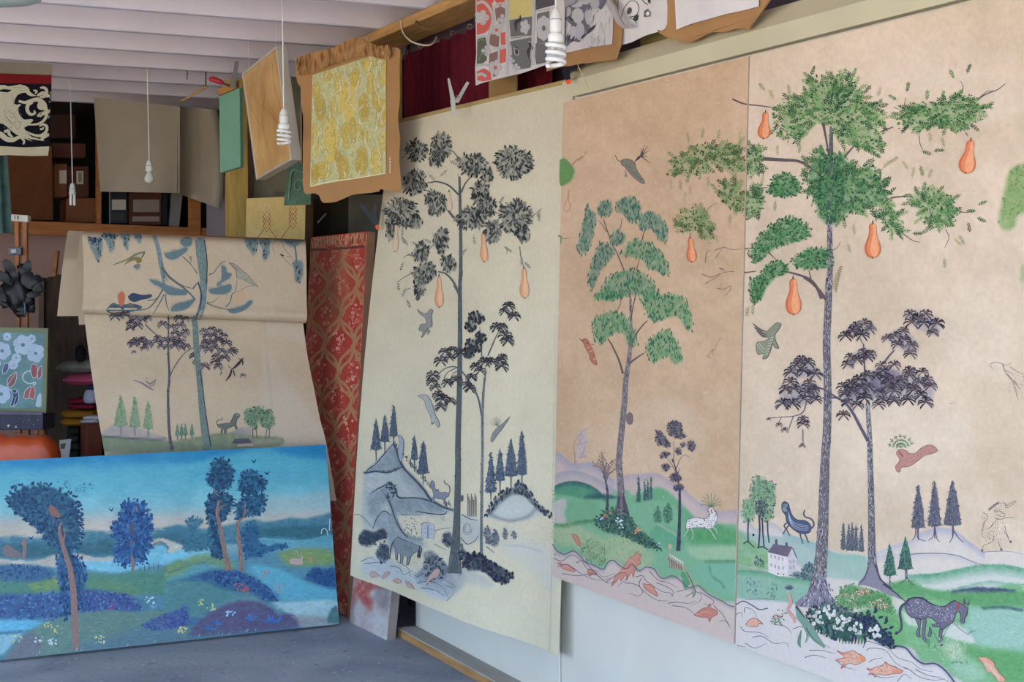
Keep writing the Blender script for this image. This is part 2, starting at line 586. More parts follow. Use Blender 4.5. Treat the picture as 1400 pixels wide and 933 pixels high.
def jaw(name, pa, pb, wa, wb, fn, th, m, parent):
    """flat tapering lever between pixels pa, pb on the surface fn(px,py)"""
    a, b = np.asarray(fn(*pa)), np.asarray(fn(*pb))
    d = b - a; d /= np.linalg.norm(d)
    view = (a - CAM) / np.linalg.norm(a - CAM)
    s = np.cross(d, view); s /= np.linalg.norm(s)
    V, F = [], []
    mid = a + (b - a) * 0.5
    for p, w in ((a, wa * 0.75), (a + (b - a) * 0.06, wa), (mid, (wa + wb) / 2), (b - (b - a) * 0.06, wb), (b, wb * 0.7)):
        for q in (s * w / 2 - view * th / 2, -s * w / 2 - view * th / 2, -s * w / 2 + view * th / 2, s * w / 2 + view * th / 2):
            V.append(p + q)
    for i in range(4):
        for k in range(4):
            F.append((i * 4 + k, i * 4 + (k + 1) % 4, i * 4 + 4 + (k + 1) % 4, i * 4 + 4 + k))
    F += [(3, 2, 1, 0), (16, 17, 18, 19)]
    return obj(name, V, F, m, parent)


def clampP(X):
    return lambda px, py: onX(px, py, X)


c0 = onX(620, 160, 2.57)
t = thing('spring_clamp', 'pale grey spring clamp gripping the top of the hanging white paper', 'clamp', c0, 'spring clamps')
jaw('handle', (613, 107), (620, 140), 0.010, 0.020, clampP(2.57), 0.016, M_clgrey, t)
jaw('jaw', (619, 136), (620.5, 161), 0.022, 0.013, clampP(2.57), 0.016, M_clgrey, t)
jaw('handle', (640, 112), (624, 140), 0.013, 0.018, clampP(2.63), 0.016, M_clgrey, t)
tube('spring', [onX(625 + 2.4 * math.cos(a), 133 + 2.4 * math.sin(a), 2.57 + 0.004 * a) for a in np.linspace(0, 4 * math.pi, 24)], 0.0016, mat('steel_ring', (150, 130, 120)), t, 5)
c0 = onX(777, 115, 2.56)
t = thing('spring_clamp', 'black spring clamp with an orange tip at the corner above the white paper', 'clamp', c0, 'spring clamps')
jaw('jaw', (773, 93), (777.5, 112), 0.024, 0.019, clampP(2.56), 0.02, M_clblk, t)
jaw('handle', (772, 97), (800, 87), 0.018, 0.010, clampP(2.60), 0.02, M_clblk, t)
jaw('tip', (776.5, 109), (778, 115), 0.021, 0.015, clampP(2.558), 0.018, M_orange, t)
c0 = onD(516, 314, 7.35)
t = thing('spring_clamp', 'black spring clamp with an orange tip gripping the top corner of the red brocade panel', 'clamp', c0, 'spring clamps')
cp = lambda px, py: onD(px, py, 7.32)
jaw('handle', (493, 279), (508, 298), 0.016, 0.020, cp, 0.016, M_clblk, t)
jaw('handle', (514, 279), (511, 298), 0.014, 0.020, cp, 0.016, M_clblk, t)
jaw('jaw', (508, 293), (516, 311), 0.036, 0.020, cp, 0.018, M_clblk, t)
jaw('tip', (515, 308), (517, 314), 0.020, 0.014, cp, 0.02, M_orange, t)
c0 = onD(305, 115, 8.5)
t = thing('bar_clamp', 'small bar clamp with a red handle under the joists by the mint board', 'clamp', c0)
tube('handle', [onD(286, 108.5, 8.5), onD(290, 108, 8.5), onD(300, 111.5, 8.5), onD(305, 114, 8.5)], [0.010, 0.015, 0.015, 0.010], mat('red_handle', (196, 40, 44), 0.35, 0.4), t, 10)
tube('screw', [onD(304, 113.5, 8.5), onD(314, 117.5, 8.5)], 0.005, mat('steel_dark', (70, 66, 66)), t, 8)
jaw('bar', (324, 84), (318, 120), 0.022, 0.026, lambda a, b: onD(a, b, 8.5), 0.012, mat('steel_grey', (118, 114, 116), 0.4, 0.5), t)

# offcut of batten hooked on a joist, nail
t = tag(slab('wood_offcut', [onY(281, 117, 8.85), onY(284.5, 119.5, 8.85), onY(252, 138, 8.85), onY(247, 137, 8.85)], 0.03, mat('offcut_wood', (196, 156, 108), 0.7)), 'short pale wood offcut hanging slantwise under the joists', 'wood offcut')
_o = onY(281.5, 118, 8.86)
tube('screw', [_o, (_o[0], _o[1], 2.905)], .004, mat('steel_dark', (70, 66, 66)), t, 6)
_o = onY(255.5, 109, 8.86)
tag(tube('wire_nail', [(_o[0], _o[1], 2.905), (_o[0] + .003, _o[1], _o[2] + .03), _o], 0.003, mat('steel_dark', (70, 66, 66))), 'small bent nail hanging from a joist', 'nail')

# ------------------------------------------------------------------ gold panel in a thin frame, tilted
TLg, TRg, BRg, BLg = onD(330.5, 100.5, 8.1), onD(377, 63, 7.55), onD(398, 219, 7.45), onD(350, 246.5, 8.0)
t = thing('framed_panel', 'gold leaf panel in a thin silver grey frame tilted under the joists', 'framed panel', (BLg + BRg) / 2)
M_gold = mat('aged_gold_leaf', (206, 152, 84), 0.33, 0.5, 0.2, 5.0, 0.2, 18, rgb2=(238, 196, 126))
q = [TLg, TRg, BRg, BLg]
cen = sum(q) / 4
n_ = np.cross(q[1] - q[0], q[3] - q[0]); n_ /= np.linalg.norm(n_)
if n_ @ (CAM - q[0]) > 0: n_ = -n_
slab('gold_sheet', [cen + (p - cen) * 0.965 + n_ * 0.006 for p in q], 0.012, M_gold, t, 0)
M_frm = mat('frame_grey', (196, 186, 170), 0.4, 0.5, 0.06)
for f_ in (.1, .9):
    p = q[0] + (q[1] - q[0]) * f_
    tube('hanging_wire', [p + n_ * .02, (p[0] + n_[0] * .02, p[1] + n_[1] * .02, 3.07)], .0012, M_whitepl, t, 5)
gl = Plane(*[cen + (p - cen) * .965 + n_ * .005 for p in q[:3]])
for P in ([(341, 118), (352, 140), (366, 150), (380, 170)], [(356, 100), (362, 128), (358, 160), (366, 200)], [(345, 150), (355, 175), (352, 210)], [(372, 85), (376, 120), (384, 150)]):
    tube('leaf_vein', [gl.at(*p, h=.001) for p in smoothpath(P, 4)], .0009, mat('gold_vein', (190, 142, 84), .5), t, 4)
for i in range(4):
    a, b = q[i], q[(i + 1) % 4]
    ia, ib = cen + (a - cen) * 0.955, cen + (b - cen) * 0.955
    slab('frame_rail', [a, b, ib, ia], 0.055, M_frm, t, 0.002, back=n_)

# mint green board
t = thing('mint_board', 'small plain mint green board hanging beside the gold frame', 'board', onD(314, 236, 8.55))
qd = [onD(299, 132, 8.6), onD(327, 119.5, 8.5), onD(328.5, 228, 8.5), onD(300.5, 236.5, 8.6)]
slab('board', qd, 0.03, mat('mint_paint', (126, 172, 144), 0.6, 0.2, 0.06), t, 0.003)
tube('hanging_cord', [onD(312, 112, 8.57), (onD(312, 112, 8.57)[0], onD(312, 112, 8.57)[1], 3.07)], .002, M_rope, t, 5)
slab('hanging_batten', [onD(296, 122, 8.62), onD(324, 110, 8.52), onD(324, 120, 8.52), onD(299, 131, 8.62)], 0.02, mat('offcut_wood2', (186, 130, 74), 0.7), t, 0.002)

# thin board and green sample between frame and brown paper
t = thing('pattern_sample', 'green printed sample sheet with a scroll border hanging behind the brown paper', 'sample sheet', onD(405, 270, 8.6))
sq = [onD(394, 225, 8.6), onD(425, 222, 8.6), onD(425, 280, 8.6), onD(388, 281, 8.6)]
_o = onD(412, 226, 8.6)
tube('hanging_cord', [_o + _f0 * .006, (_o[0] + .003, _o[1] + .003, 3.07)], .003, M_rope, t, 5)
slab('sheet', sq, 0.004, mat('green_sample', (92, 122, 100), 0.7, 0.2, 0.2, 25), t, 0)
pl = Plane(*sq[:3])
tube('scroll_border', [pl.at(x, y, 0.004) for x, y in smoothpath([(395, 273), (397, 250), (399, 236), (404, 232), (412, 235), (420, 233)], 5)], 0.005, mat('pale_green', (134, 162, 140)), t, 5)
tube('scroll', [pl.at(409 + (3 + a * .9) * math.cos(a), 255 + (3 + a * .9) * math.sin(a) * 1.3, 0.004) for a in np.linspace(0, 7, 24)], 0.004, mat('pale_green', (134, 162, 140)), t, 5)
tag(slab('marbled_board', [onD(346, 95, 9.35), onD(412, 90, 9.35), onD(412, 300, 9.35), onD(346, 300, 9.35)], 0.015, mat('marbled', (122, 116, 94), 0.7, 0.2, 0.3, 9)), 'dull marbled grey board behind the tilted gold frame', 'board')

# ------------------------------------------------------------------ plain grey canvas and striped banner hang from joists
M_canvas = mat('grey_canvas', (172, 158, 138), 0.9, 0.05, 0.06, 4.0, 0.15, 120)
t = thing('canvas_cloth', 'plain grey beige canvas cloth hanging from a joist', 'cloth', onD(215, 265, 10.0))


def cv(u, v):
    xl, xr = 128 + 9 * v, 246 + 0 * v
    yt, yb = 133 + 13 * u, 262 + 2 * u
    x, y = xl + (xr - xl) * u, yt + (yb - yt) * v
    return onD(x, y, 10.0 + 0.03 * math.sin(u * 7) * v + 0.06 * u)


cloth('front_fall', cv, 30, 16, M_canvas, t)


def cv2(u, v):
    xl, xr = 243 - 1 * v, 297 + 17 * math.sin(v * 1.5) - 12 * v * v
    yt, yb = 145 + 5 * u, 264 + 22 * u
    x, y = xl + (xr - xl) * u, yt + (yb - yt) * v
    return onD(x, y, 10.06 + 0.14 * math.sin(u * math.pi * 1.6) * (0.5 + 0.5 * v) + 0.2 * u)


cloth('folded_fall', cv2, 24, 16, M_canvas, t)

# ------------------------------------------------------------------ easel, bouquet, tray (the canvas on it comes with the paintings)
M_easel = mat('easel_wood', (170, 112, 76), 0.6, 0.25, 0.15, 5.0, stretch=(6, 6, 1))
DE = 9.0
eb = onD(28, 470, DE)
t = thing('studio_easel', 'wooden studio easel with twin uprights and a white sticker on top', 'easel', (eb[0], eb[1], 0.0))


def upright(name, px0, px1, pyt, zb, D, th, m, parent):
    a, b = onD(px0, pyt, D), onD(px1, pyt, D)
    a2, b2 = a.copy(), b.copy(); a2[2] = b2[2] = zb
    return slab(name, [a, b, b2, a2], th, m, parent, 0.003)


upright('upright', 19.5, 25.5, 300, 0.02, DE, 0.03, M_easel, t)
upright('upright', 30, 36.5, 300, 0.02, DE, 0.03, M_easel, t)
upright('leg', -12, -5, 420, 0.0, DE + 0.05, 0.03, M_easel, t)
upright('leg', 52, 59, 470, 0.0, DE + 0.05, 0.03, M_easel, t)
slab('cross_rail', [onD(-14, 610, DE), onD(62, 612, DE), onD(62, 622, DE), onD(-14, 620, DE)], 0.03, M_easel, t)
hb = slab('head_block', [onD(15, 293, DE - 0.02), onD(38, 294.5, DE - 0.02), onD(38, 304, DE - 0.02), onD(15, 302, DE - 0.02)], 0.06, mat('white_label', (226, 220, 206), 0.7), t)
for (x, w, ch) in ((19.5, 1.7, 'F'), (23.3, 2.0, 'A')):
    def cell(a, b, c, d):
        slab('letter_stroke', [onD(a, b, DE - 0.024), onD(c, b, DE - 0.024), onD(c, d, DE - 0.024), onD(a, d, DE - 0.024)], 0.002, M_black, hb, 0)
    if ch == 'F':
        cell(x, 295.3, x + .6, 300); cell(x, 295.3, x + w, 296.1); cell(x, 297.3, x + w * .8, 298)
    else:
        cell(x, 295.3, x + .6, 300); cell(x + w - .6, 295.3, x + w, 300); cell(x, 295.3, x + w, 296.1); cell(x, 297.5, x + w, 298.2)
sc_ = slab('clamp_head', [onD(11, 338, DE - 0.03), onD(29, 338, DE - 0.03), onD(29, 349, DE - 0.03), onD(11, 348, DE - 0.03)], 0.07, mat('steel_blue', (88, 90, 108), 0.4, 0.5), t)
slab('clamp_plate', [onD(15, 341, DE - 0.035), onD(22, 341, DE - 0.035), onD(22, 346, DE - 0.035), onD(15, 346, DE - 0.035)], 0.01, mat('label_grey', (196, 196, 196)), sc_, 0)

# tray with paint splashes
t = thing('easel_tray', 'dark paint splashed easel tray under the flower canvas', 'tray', onD(28, 592, DE - 0.1))
tr_ = slab('tray', [onD(-20, 566, DE - 0.24), onD(59, 567, DE - 0.24), onD(59, 588, DE - 0.24), onD(-20, 588, DE - 0.24)], 0.22, mat('tray_dark', (62, 60, 78), 0.55, 0.3, 0.3, 20), t)
slab('lip', [onD(-20, 562, DE - 0.25), onD(58, 564, DE - 0.25), onD(58, 568, DE - 0.25), onD(-20, 567, DE - 0.25)], 0.012, mat('tray_lip', (110, 102, 122), 0.5), t, 0.002)
for (x, y, r) in ((12, 582.5, 2.2), (22, 584, 1.6), (32, 577, .8), (40, 574, .9), (52, 575, .8), (27, 572, .6), (46, 581, .6)):
    c = onD(x, y, DE - 0.243)
    lathe('paint_splash', [(r * DE / FPX, 0), (r * DE / FPX * .7, 0.004)], c, mat('splash_white', (214, 210, 206)), tr_, 7, axis=-_f)

# black bouquet hooked on the easel
b0 = onD(27, 401, DE - 0.15)
t = thing('black_bouquet', 'bunch of black feathers and dark leaves on the easel uprights', 'bouquet', b0 - np.array([0, 0, 0.14]))
M_feath = mat('black_feather', (22, 24, 26), 0.45, 0.4, 0.3, 30)
bm = bmesh.new()
bmesh.ops.create_icosphere(bm, subdivisions=3, radius=1.0)
for v in bm.verts:
    k = 1 + 0.16 * math.sin(v.co.x * 7 + v.co.z * 5) + 0.1 * math.sin(v.co.y * 9 + v.co.z * 8)
    v.co = Vector(b0) + Vector((v.co.x * 0.095 * k, v.co.y * 0.07 * k, v.co.z * 0.125 * k))
bm_obj('feather_ball', bm, M_feath, t, True)
for i in range(34):
    a = random.uniform(0, 2 * math.pi); r0 = random.uniform(0.04, 0.09); ln = random.uniform(0.06, 0.12) * (.45 if math.sin(a) < -.2 else 1)
    base = b0 + _r * r0 * math.cos(a) - _f * random.uniform(0.03, 0.08) + _z * r0 * math.sin(a) * 1.3
    an = a + random.uniform(-0.6, 0.6)
    tip = base + (_r * math.cos(an) + _z * math.sin(an)) * ln - _f * random.uniform(-0.03, 0.02)
    side = np.cross(tip - base, _f); side /= np.linalg.norm(side)
    md = base + (tip - base) * 0.45 - _f * 0.012
    w = random.uniform(0.018, 0.032)
    d_ = tip - base
    st = [base] + [base + d_ * f_ + side * w * s_ - _f * (.010 * math.sin(f_ * 3.1)) for f_, s_ in ((.2, .7), (.45, 1.0), (.7, .85), (.9, .45))] + [tip - _z * .008] + [base + d_ * f_ - side * w * s_ - _f * (.010 * math.sin(f_ * 3.1)) for f_, s_ in ((.9, .45), (.7, .85), (.45, 1.0), (.2, .7))]
    md = base + d_ * .5 - _f * .016
    obj('feather', st + [md], [(k_, (k_ + 1) % 10, 10) for k_ in range(10)], M_feath, t, smooth=True)
M_lf = mat('grey_green_leaf', (70, 84, 80), 0.6)
for (x, y, r) in ((11, 371, 4.5), (37, 373, 5), (48, 381, 4.5), (26, 366, 3.5)):
    c = onD(x, y, DE - 0.16)
    lathe('button_flower', [(r * DE / FPX * .2, 0.012), (r * DE / FPX * .9, 0.006), (r * DE / FPX, 0), (r * DE / FPX * .4, -0.012)], c, M_lf, t, 10, axis=-_f)
    tube('stem', smoothpath([c, (c + b0) / 2 + _z * 0.03, b0], 4), 0.003, M_lf, t, 5)
tube('ribbon', [onD(33.5, 413, DE - 0.24), onD(34.5, 422, DE - 0.24), onD(33.5, 431, DE - 0.22)], 0.006, mat('ribbon_blue', (96, 116, 136)), t, 6)

# orange satin chair back
D0 = 8.25
t = thing('armchair', 'chair with a puckered orange satin back behind the blue landscape', 'chair', (onD(30, 620, D0)[0], onD(30, 620, D0)[1], 0))
M_sat = mat('orange_satin', (206, 84, 40), 0.38, 0.45, 0.15, 6.0, 0.25, 12)
bm = bmesh.new()
bmesh.ops.create_cube(bm, size=2)
bmesh.ops.subdivide_edges(bm, edges=bm.edges[:], cuts=14, use_grid_fill=True)
pc = onD(20, 660, D0 + 0.05)
hw = 63 * D0 / FPX
for v in bm.verts:
    x, y, z = v.co
    k = (abs(x) ** 5 + abs(y) ** 3.0 + abs(z) ** 5) ** (1 / 5.0)
    k = max(k, .4)
    x, y, z = x / k, y / k, z / k
    puck = 0.010 * math.sin(x * 13 + math.sin(z * 4)) * (abs(z) ** 2)
    seam = -0.015 * math.exp(-((x - 0.25) / 0.06) ** 2)
    v.co = Vector(pc + _r * x * hw + np.array([0, 0, 1]) * (z * 0.26 + puck + seam) + np.array([_f[0], _f[1], 0]) * (y * 0.09))
bm_obj('backrest', bm, M_sat, t, True)
for (dx, dy) in ((-0.2, 0), (0.2, 0), (-0.2, 0.4), (0.2, 0.4)):
    p = np.array([pc[0] + dx * _r[0], pc[1] + dx * _r[1] + 0.0, 0.0]) + _f0 * (dy + 0.0)
    box('leg', (p[0] - 0.02, p[1] - 0.02, 0), (p[0] + 0.02, p[1] + 0.02, 0.42), M_oldw, t)
ps = pc + _f0 * 0.2
box('seat', (ps[0] - 0.25, ps[1] - 0.22, 0.40), (ps[0] + 0.25, ps[1] + 0.22, 0.48), M_sat, t, 0.02)

# small printed card by the chair
tag(slab('printed_card', [onD(81, 602, 9.02), onD(97.5, 600.5, 9.02), onD(94, 632.5, 9.02), onD(82.5, 632.5, 9.02)], 0.004, mat('card_white', (196, 196, 200), 0.7)), 'small white card with a grey green picture beside the orange chair', 'card')
tag(slab('card_picture', [onD(82.5, 607.5, 9.018), onD(90, 606, 9.018), onD(88, 614, 9.018), onD(83, 614, 9.018)], 0.002, mat('card_green', (92, 104, 84), 0.7), bpy.data.objects['printed_card'], 0), None)

# old dark board leaning behind the easel
t = thing('old_door_panel', 'tall worn dark brown door panel leaning by the pink wall', 'panel', (onD(88, 590, 9.9)[0], onD(88, 590, 9.9)[1], 0))


def dpoly(name, pts, D, th, m, parent):
    """board cut to a pixel outline at distance D"""
    P = [onD(x, y, D) for x, y in pts]
    n = len(P)
    V = P + [p + _f0 * th for p in P]
    F = [tuple(range(n)), tuple(range(2 * n - 1, n - 1, -1))] + [(i, (i + 1) % n, n + (i + 1) % n, n + i) for i in range(n)]
    o = obj(name, V, F, m, parent)
    return o


za = onD(85, 800, 9.9)[2]
dpoly('board', [(53, 387), (60, 384), (66, 379), (74, 378), (79, 375.5), (125, 376), (125, 741), (53, 741)], 9.9, 0.04, M_oldw, t)
dpoly('edge_stile', [(53, 387), (60, 384), (59, 741), (52, 741)], 9.87, 0.03, mat('worn_edge', (96, 80, 64), 0.7, 0.2, 0.3, 12), t)

# ------------------------------------------------------------------ pile of cushions and folded fabrics in the corner shelf
def pillow(name, px, py, wpx, hpx, D, m, label, cat, tilt=0.0, dep=0.2, pw=2.6, group=None):
    c = onD(px, py, D)
    w, h = wpx * D / FPX / 2, hpx * D / FPX / 2
    bm = bmesh.new()
    bmesh.ops.create_uvsphere(bm, u_segments=28, v_segments=14, radius=1)
    for v in bm.verts:
        x, y, z = v.co
        ex = math.copysign(abs(x) ** (2 / pw * 0.9), x)
        ey = math.copysign(abs(y) ** (2 / pw * 0.9), y)
        zz = z * (1 - 0.75 * max(abs(ex), abs(ey)) ** 4) + 0.05 * math.sin(ex * 6 + ey * 4)
        zz += tilt * ex
        v.co = Vector(c + _r * ex * w + _f0 * ey * dep + _z * zz * h)
    o = bm_obj(name, bm, m, None, True)
    return tag(o, label, cat, group)


def folded(name, px0, px1, py0, py1, D, m, label, layers=2, dep=0.12, group='folded fabrics in the corner pile'):
    a, b = onD(px0, py1, D), onD(px1, py0, D)
    c = (a + b) / 2
    w = (px1 - px0) * D / FPX / 2
    h = b[2] - a[2]
    t = thing(name, label, 'fabric', (c[0], c[1], a[2]), group)
    for k in range(layers):
        z0, z1 = a[2] + h * k / layers, a[2] + h * (k + 1) / layers
        bm = bmesh.new()
        bmesh.ops.create_cube(bm, size=2)
        bmesh.ops.subdivide_edges(bm, edges=bm.edges[:], cuts=6, use_grid_fill=True)
        jx = random.uniform(-0.01, 0.01)
        for v in bm.verts:
            x, y, z = v.co
            rr = (abs(x) ** 8 + abs(z) ** 2.6) ** (1 / 4.0)
            rnd = 1 - 0.14 * z * z
            z2 = z * .9 + 0.10 * math.sin(x * 5 + k * 2 + y) * (1 if z > 0 else 0.6)
            v.co = Vector(np.array([c[0], c[1], (z0 + z1) / 2]) + _r * (x * w * rnd + jx) + _f0 * y * dep * rnd + _z * z2 * (z1 - z0) / 2)
        bm_obj('fold', bm, m, t, True)
    return t


DP = 9.3
xs, ys = onD(90, 620, DP)[:2]
tag(slab('corner_bench', [onD(80, 633, DP - .34), onD(150, 633, DP - .34), onD(150, 640, DP - .34), onD(80, 640, DP - .34)], 0.6, M_oldw), 'dark wooden bench top under the pile of fabrics', 'bench')
bb = bpy.data.objects['corner_bench']
for px in (85, 146):
    a = onD(px, 640, DP)
    box('bench_leg', (a[0] - .03, a[1], 0), (a[0] + .03, a[1] + .06, a[2]), M_oldw, bb)
folded('folded_fabric', 99, 115, 582, 624, DP, mat('dark_green_cloth', (44, 52, 48), 0.9, 0.1, 0.3), 'stack of dark green folded cloth at the bottom of the fabric pile', 4)
tag(box('storage_box', *[tuple(v) for v in (np.minimum(onD(118, 632, DP - .28), onD(140, 579, DP - .28)), np.maximum(onD(118, 632, DP - .28), onD(140, 579, DP - .28)) + np.array([0, .2, 0]))], mat('red_brown_card', (112, 60, 46), 0.8), bev=0.006), 'red brown box at the foot of the fabric pile', 'box')
folded('folded_fabric', 116, 140, 568, 578, DP - 0.17, mat('white_cloth', (196, 190, 190), 0.9), 'crumpled white cloth on the red brown box', 2, 0.07)
folded('folded_fabric', 91, 134, 560, 581, DP + 0.06, mat('ochre_cloth', (188, 132, 52), 0.85, 0.1, 0.15), 'ochre folded cloth between magenta and dark green cloth', 2)
folded('folded_fabric', 99, 134, 544, 558, DP + 0.06, mat('magenta_cloth', (150, 44, 70), 0.85, 0.1, 0.2), 'magenta rolled cloth on the ochre cloth', 2)
t = thing('bundle', 'white pouch with a navy knotted top on the magenta cloth', 'pouch', onD(124, 550, DP))
pb = onD(124, 541, DP - 0.12)
lathe('pouch', [(0.01, -0.045), (0.035, -0.045), (0.045, -0.02), (0.035, 0.02), (0.02, 0.04)], pb, mat('pouch_white', (180, 186, 204), 0.8), t, 14)
lathe('knot', [(0.02, 0.030), (0.028, 0.04), (0.022, 0.056), (0.01, 0.062)], pb, mat('navy_cloth', (44, 46, 86), 0.8), t, 12)
pillow('cushion', 116, 519, 56, 17, DP, mat('pink_satin', (206, 92, 128), 0.5, 0.3, 0.1), 'pink satin cushion lying on the fabric pile', 'cushion', 0.03, .13)
pillow('cushion', 112, 501, 68, 18, DP, mat('silver_cushion', (146, 150, 138), 0.6, 0.3, 0.3, 8), 'silver grey cushion on top of the pink cushion', 'cushion', 0.12, .13)
tag(lathe('dark_tassel', [(0.012, 0.06), (0.03, 0.04), (0.035, 0.0), (0.025, -0.03), (0.008, -0.045)], onD(110, 486, DP - 0.08), mat('tassel_black', (30, 28, 34), 0.7), None, 14), 'small black tassel lying on the silver grey cushion', 'tassel')
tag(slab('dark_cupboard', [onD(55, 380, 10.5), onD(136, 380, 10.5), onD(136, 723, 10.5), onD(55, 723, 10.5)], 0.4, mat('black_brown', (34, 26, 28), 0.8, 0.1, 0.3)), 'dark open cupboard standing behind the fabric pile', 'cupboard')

# ------------------------------------------------------------------ high shelf along the back wall
YS = 10.75
t = thing('wall_shelf', 'high pine shelf rail with uprights along the back wall', 'shelf', onY(150, 320, YS))
slab('shelf_rail', [onY(-20, 299.5, YS), onY(284, 312, YS), onY(284, 331, YS), onY(-20, 318, YS)], 0.05, M_woodx, t)
slab('upright', [onY(132, 150, YS + .05), onY(139, 150, YS + .05), onY(139, 306, YS + .05), onY(132, 306, YS + .05)], 0.05, M_woodx, t)
slab('upright', [onY(259, 150, YS + .05), onY(275, 150, YS + .05), onY(275, 330, YS - .02), onY(259, 330, YS - .02)], 0.05, M_woodx, t)
slab('shelf_board', [onY(-20, 300, YS + .06), onY(284, 312, YS + .06), onY(284, 316, YS + .06), onY(-20, 304, YS + .06)], 0.5, M_woodx, t)
slab('dark_backing', [onY(-30, 120, 11.3), onY(310, 120, 11.3), onY(310, 318, 11.3), onY(-30, 318, 11.3)], 0.03, M_dark, t)  # near-black sheet filling the dark gaps between the boxes
M_brn = mat('brown_hardboard', (126, 78, 50), 0.75, 0.15, 0.14, 7)
M_card = mat('cardboard', (128, 80, 54), 0.8, 0.1, 0.12, 6)
M_card2 = mat('cardboard_dark', (92, 58, 46), 0.8, 0.1, 0.15, 6)
M_lab = mat('label_paper', (202, 190, 170), 0.7, 0.1, 0.05)


def crate(name, px0, py0, px1, py1, Y, dep, m, label, cat, labels=(), group=None):
    q = [onY(px0, py0, Y), onY(px1, py0, Y), onY(px1, py1, Y), onY(px0, py1, Y)]
    t = thing(name, label, cat, (q[2] + q[3]) / 2, group)
    bd = slab('body', q, dep, m, t, 0.006)
    for (a, b, c, d, mm) in labels:
        slab('paper_label', [onY(a, b, Y - 0.002), onY(c, b, Y - 0.002), onY(c, d, Y - 0.002), onY(a, d, Y - 0.002)], 0.003, mm, t, 0)
    return t


tag(slab('hardboard_panel', [onY(9, 205, YS + .0), onY(71, 200, YS + .1), onY(73, 301, YS + .1), onY(17, 300, YS)], 0.012, M_brn), 'plain brown hardboard panel standing on the high shelf', 'board')
crate('cardboard_box', 66, 156, 104, 189, 10.95, 0.3, mat('dark_card', (58, 36, 32), 0.8), 'dark brown box high on the back shelf above the labelled box', 'box')
crate('cardboard_box', 72, 196, 118, 216, 10.95, 0.3, M_card2, 'flat brown box between the dark box and the labelled box', 'box')
crate('cardboard_box', 74, 224, 92, 270, 10.92, 0.3, M_card, 'narrow cardboard box with one white label', 'box', [(81, 233, 91, 251, M_lab)])
crate('cardboard_box', 92, 227, 122, 271, 10.95, 0.3, M_card2, 'cardboard box with a white barcode label', 'box', [(104.5, 234, 114, 252, M_lab)])
bx = [o for o in bpy.data.objects if o.get('label') == 'cardboard box with a white barcode label'][0]
for i in range(5):
    slab('barcode_bar', [onY(107.5 + i * .9, 236, 10.946), onY(107.9 + i * .9, 236, 10.946), onY(107.9 + i * .9, 249, 10.946), onY(107.5 + i * .9, 249, 10.946)], 0.002, M_black, bx, 0)
crate('cardboard_box', 91, 271, 132, 305, 10.9, 0.3, M_card, 'wide low cardboard box on the shelf rail under the labelled boxes', 'box')
crate('box_file', 148, 262, 175, 306, 10.86, 0.25, M_black, 'black box file with a white label on the shelf', 'box file', [(153, 273, 172, 287, M_lab), (152, 291, 170, 302, mat('file_grey', (70, 66, 66)))])
bx = [o for o in bpy.data.objects if o.get('category') == 'box file'][0]
slab('edge_strip', [onY(149.3, 262, 10.856), onY(151, 262, 10.856), onY(151, 306, 10.856), onY(149.3, 306, 10.856)], 0.003, mat('file_grey2', (150, 150, 156)), bx, 0)
crate('archive_box', 177, 263, 222, 308, 10.84, 0.25, M_card2, 'brown archive box with two pale label strips', 'box', [(182, 273, 218, 290, mat('label_dull', (150, 134, 118))), (181, 296, 218, 303, mat('label_dull', (150, 134, 118)))])
crate('dark_gap_block', 223, 264, 229.5, 309, 10.84, 0.25, mat('gap_navy', (36, 36, 46), 0.7), 'dark upright block filling the gap beside the archive box', 'dark block')  # dark block standing in for a dark gap between box and book
t = slab('grey_book', [onY(236, 262, 10.84), onY(250, 266, 10.84), onY(245, 311, 10.84), onY(231, 309, 10.84)], 0.22, mat('grey_book', (138, 132, 128), 0.7)); tag(t, 'grey slanting book beside the shelf upright', 'book')
crate('dark_gap_block', 276, 275, 292, 320, 11.0, 0.2, mat('gap_black', (26, 24, 30), 0.7), 'black block filling the dark end of the shelf behind the upright', 'dark block')  # black block standing in for the dark beyond the upright
tag(slab('grey_curtain_board', [onD(282, 250, 10.6), onD(316, 235, 10.4), onD(316, 726, 10.4), onD(282, 720, 10.6)], 0.03, M_lav), 'pale grey board standing between shelf and yellow post', 'board')
tag(slab('leaning_batten', [onD(75, 344, 10.35), onD(80, 342, 10.35), onD(36, 731, 10.2), onD(31, 731, 10.2)], 0.03, M_woodx), 'short brown batten leaning against the pink wall', 'batten')
# teal cloth at the picture edge
t = thing('teal_cloth', 'teal patterned cloth hanging beside the easel', 'cloth', onD(5, 318, 9.6))
cloth('cloth_fall', lambda u, v: onD(-30 + u * (40 + 7 * v), 211 + 108 * v, 9.6 + 0.03 * math.sin(u * 16)), 20, 10, mat('teal_cloth', (86, 112, 108), 0.85, 0.1, 0.2, 9, rgb2=(110, 140, 134)), t)
for px in (-26, 6):
    _o = onD(px, 212, 9.6)
    tube('hanging_cord', [_o, (_o[0], _o[1], 3.07)], .002, M_rope, t, 5)
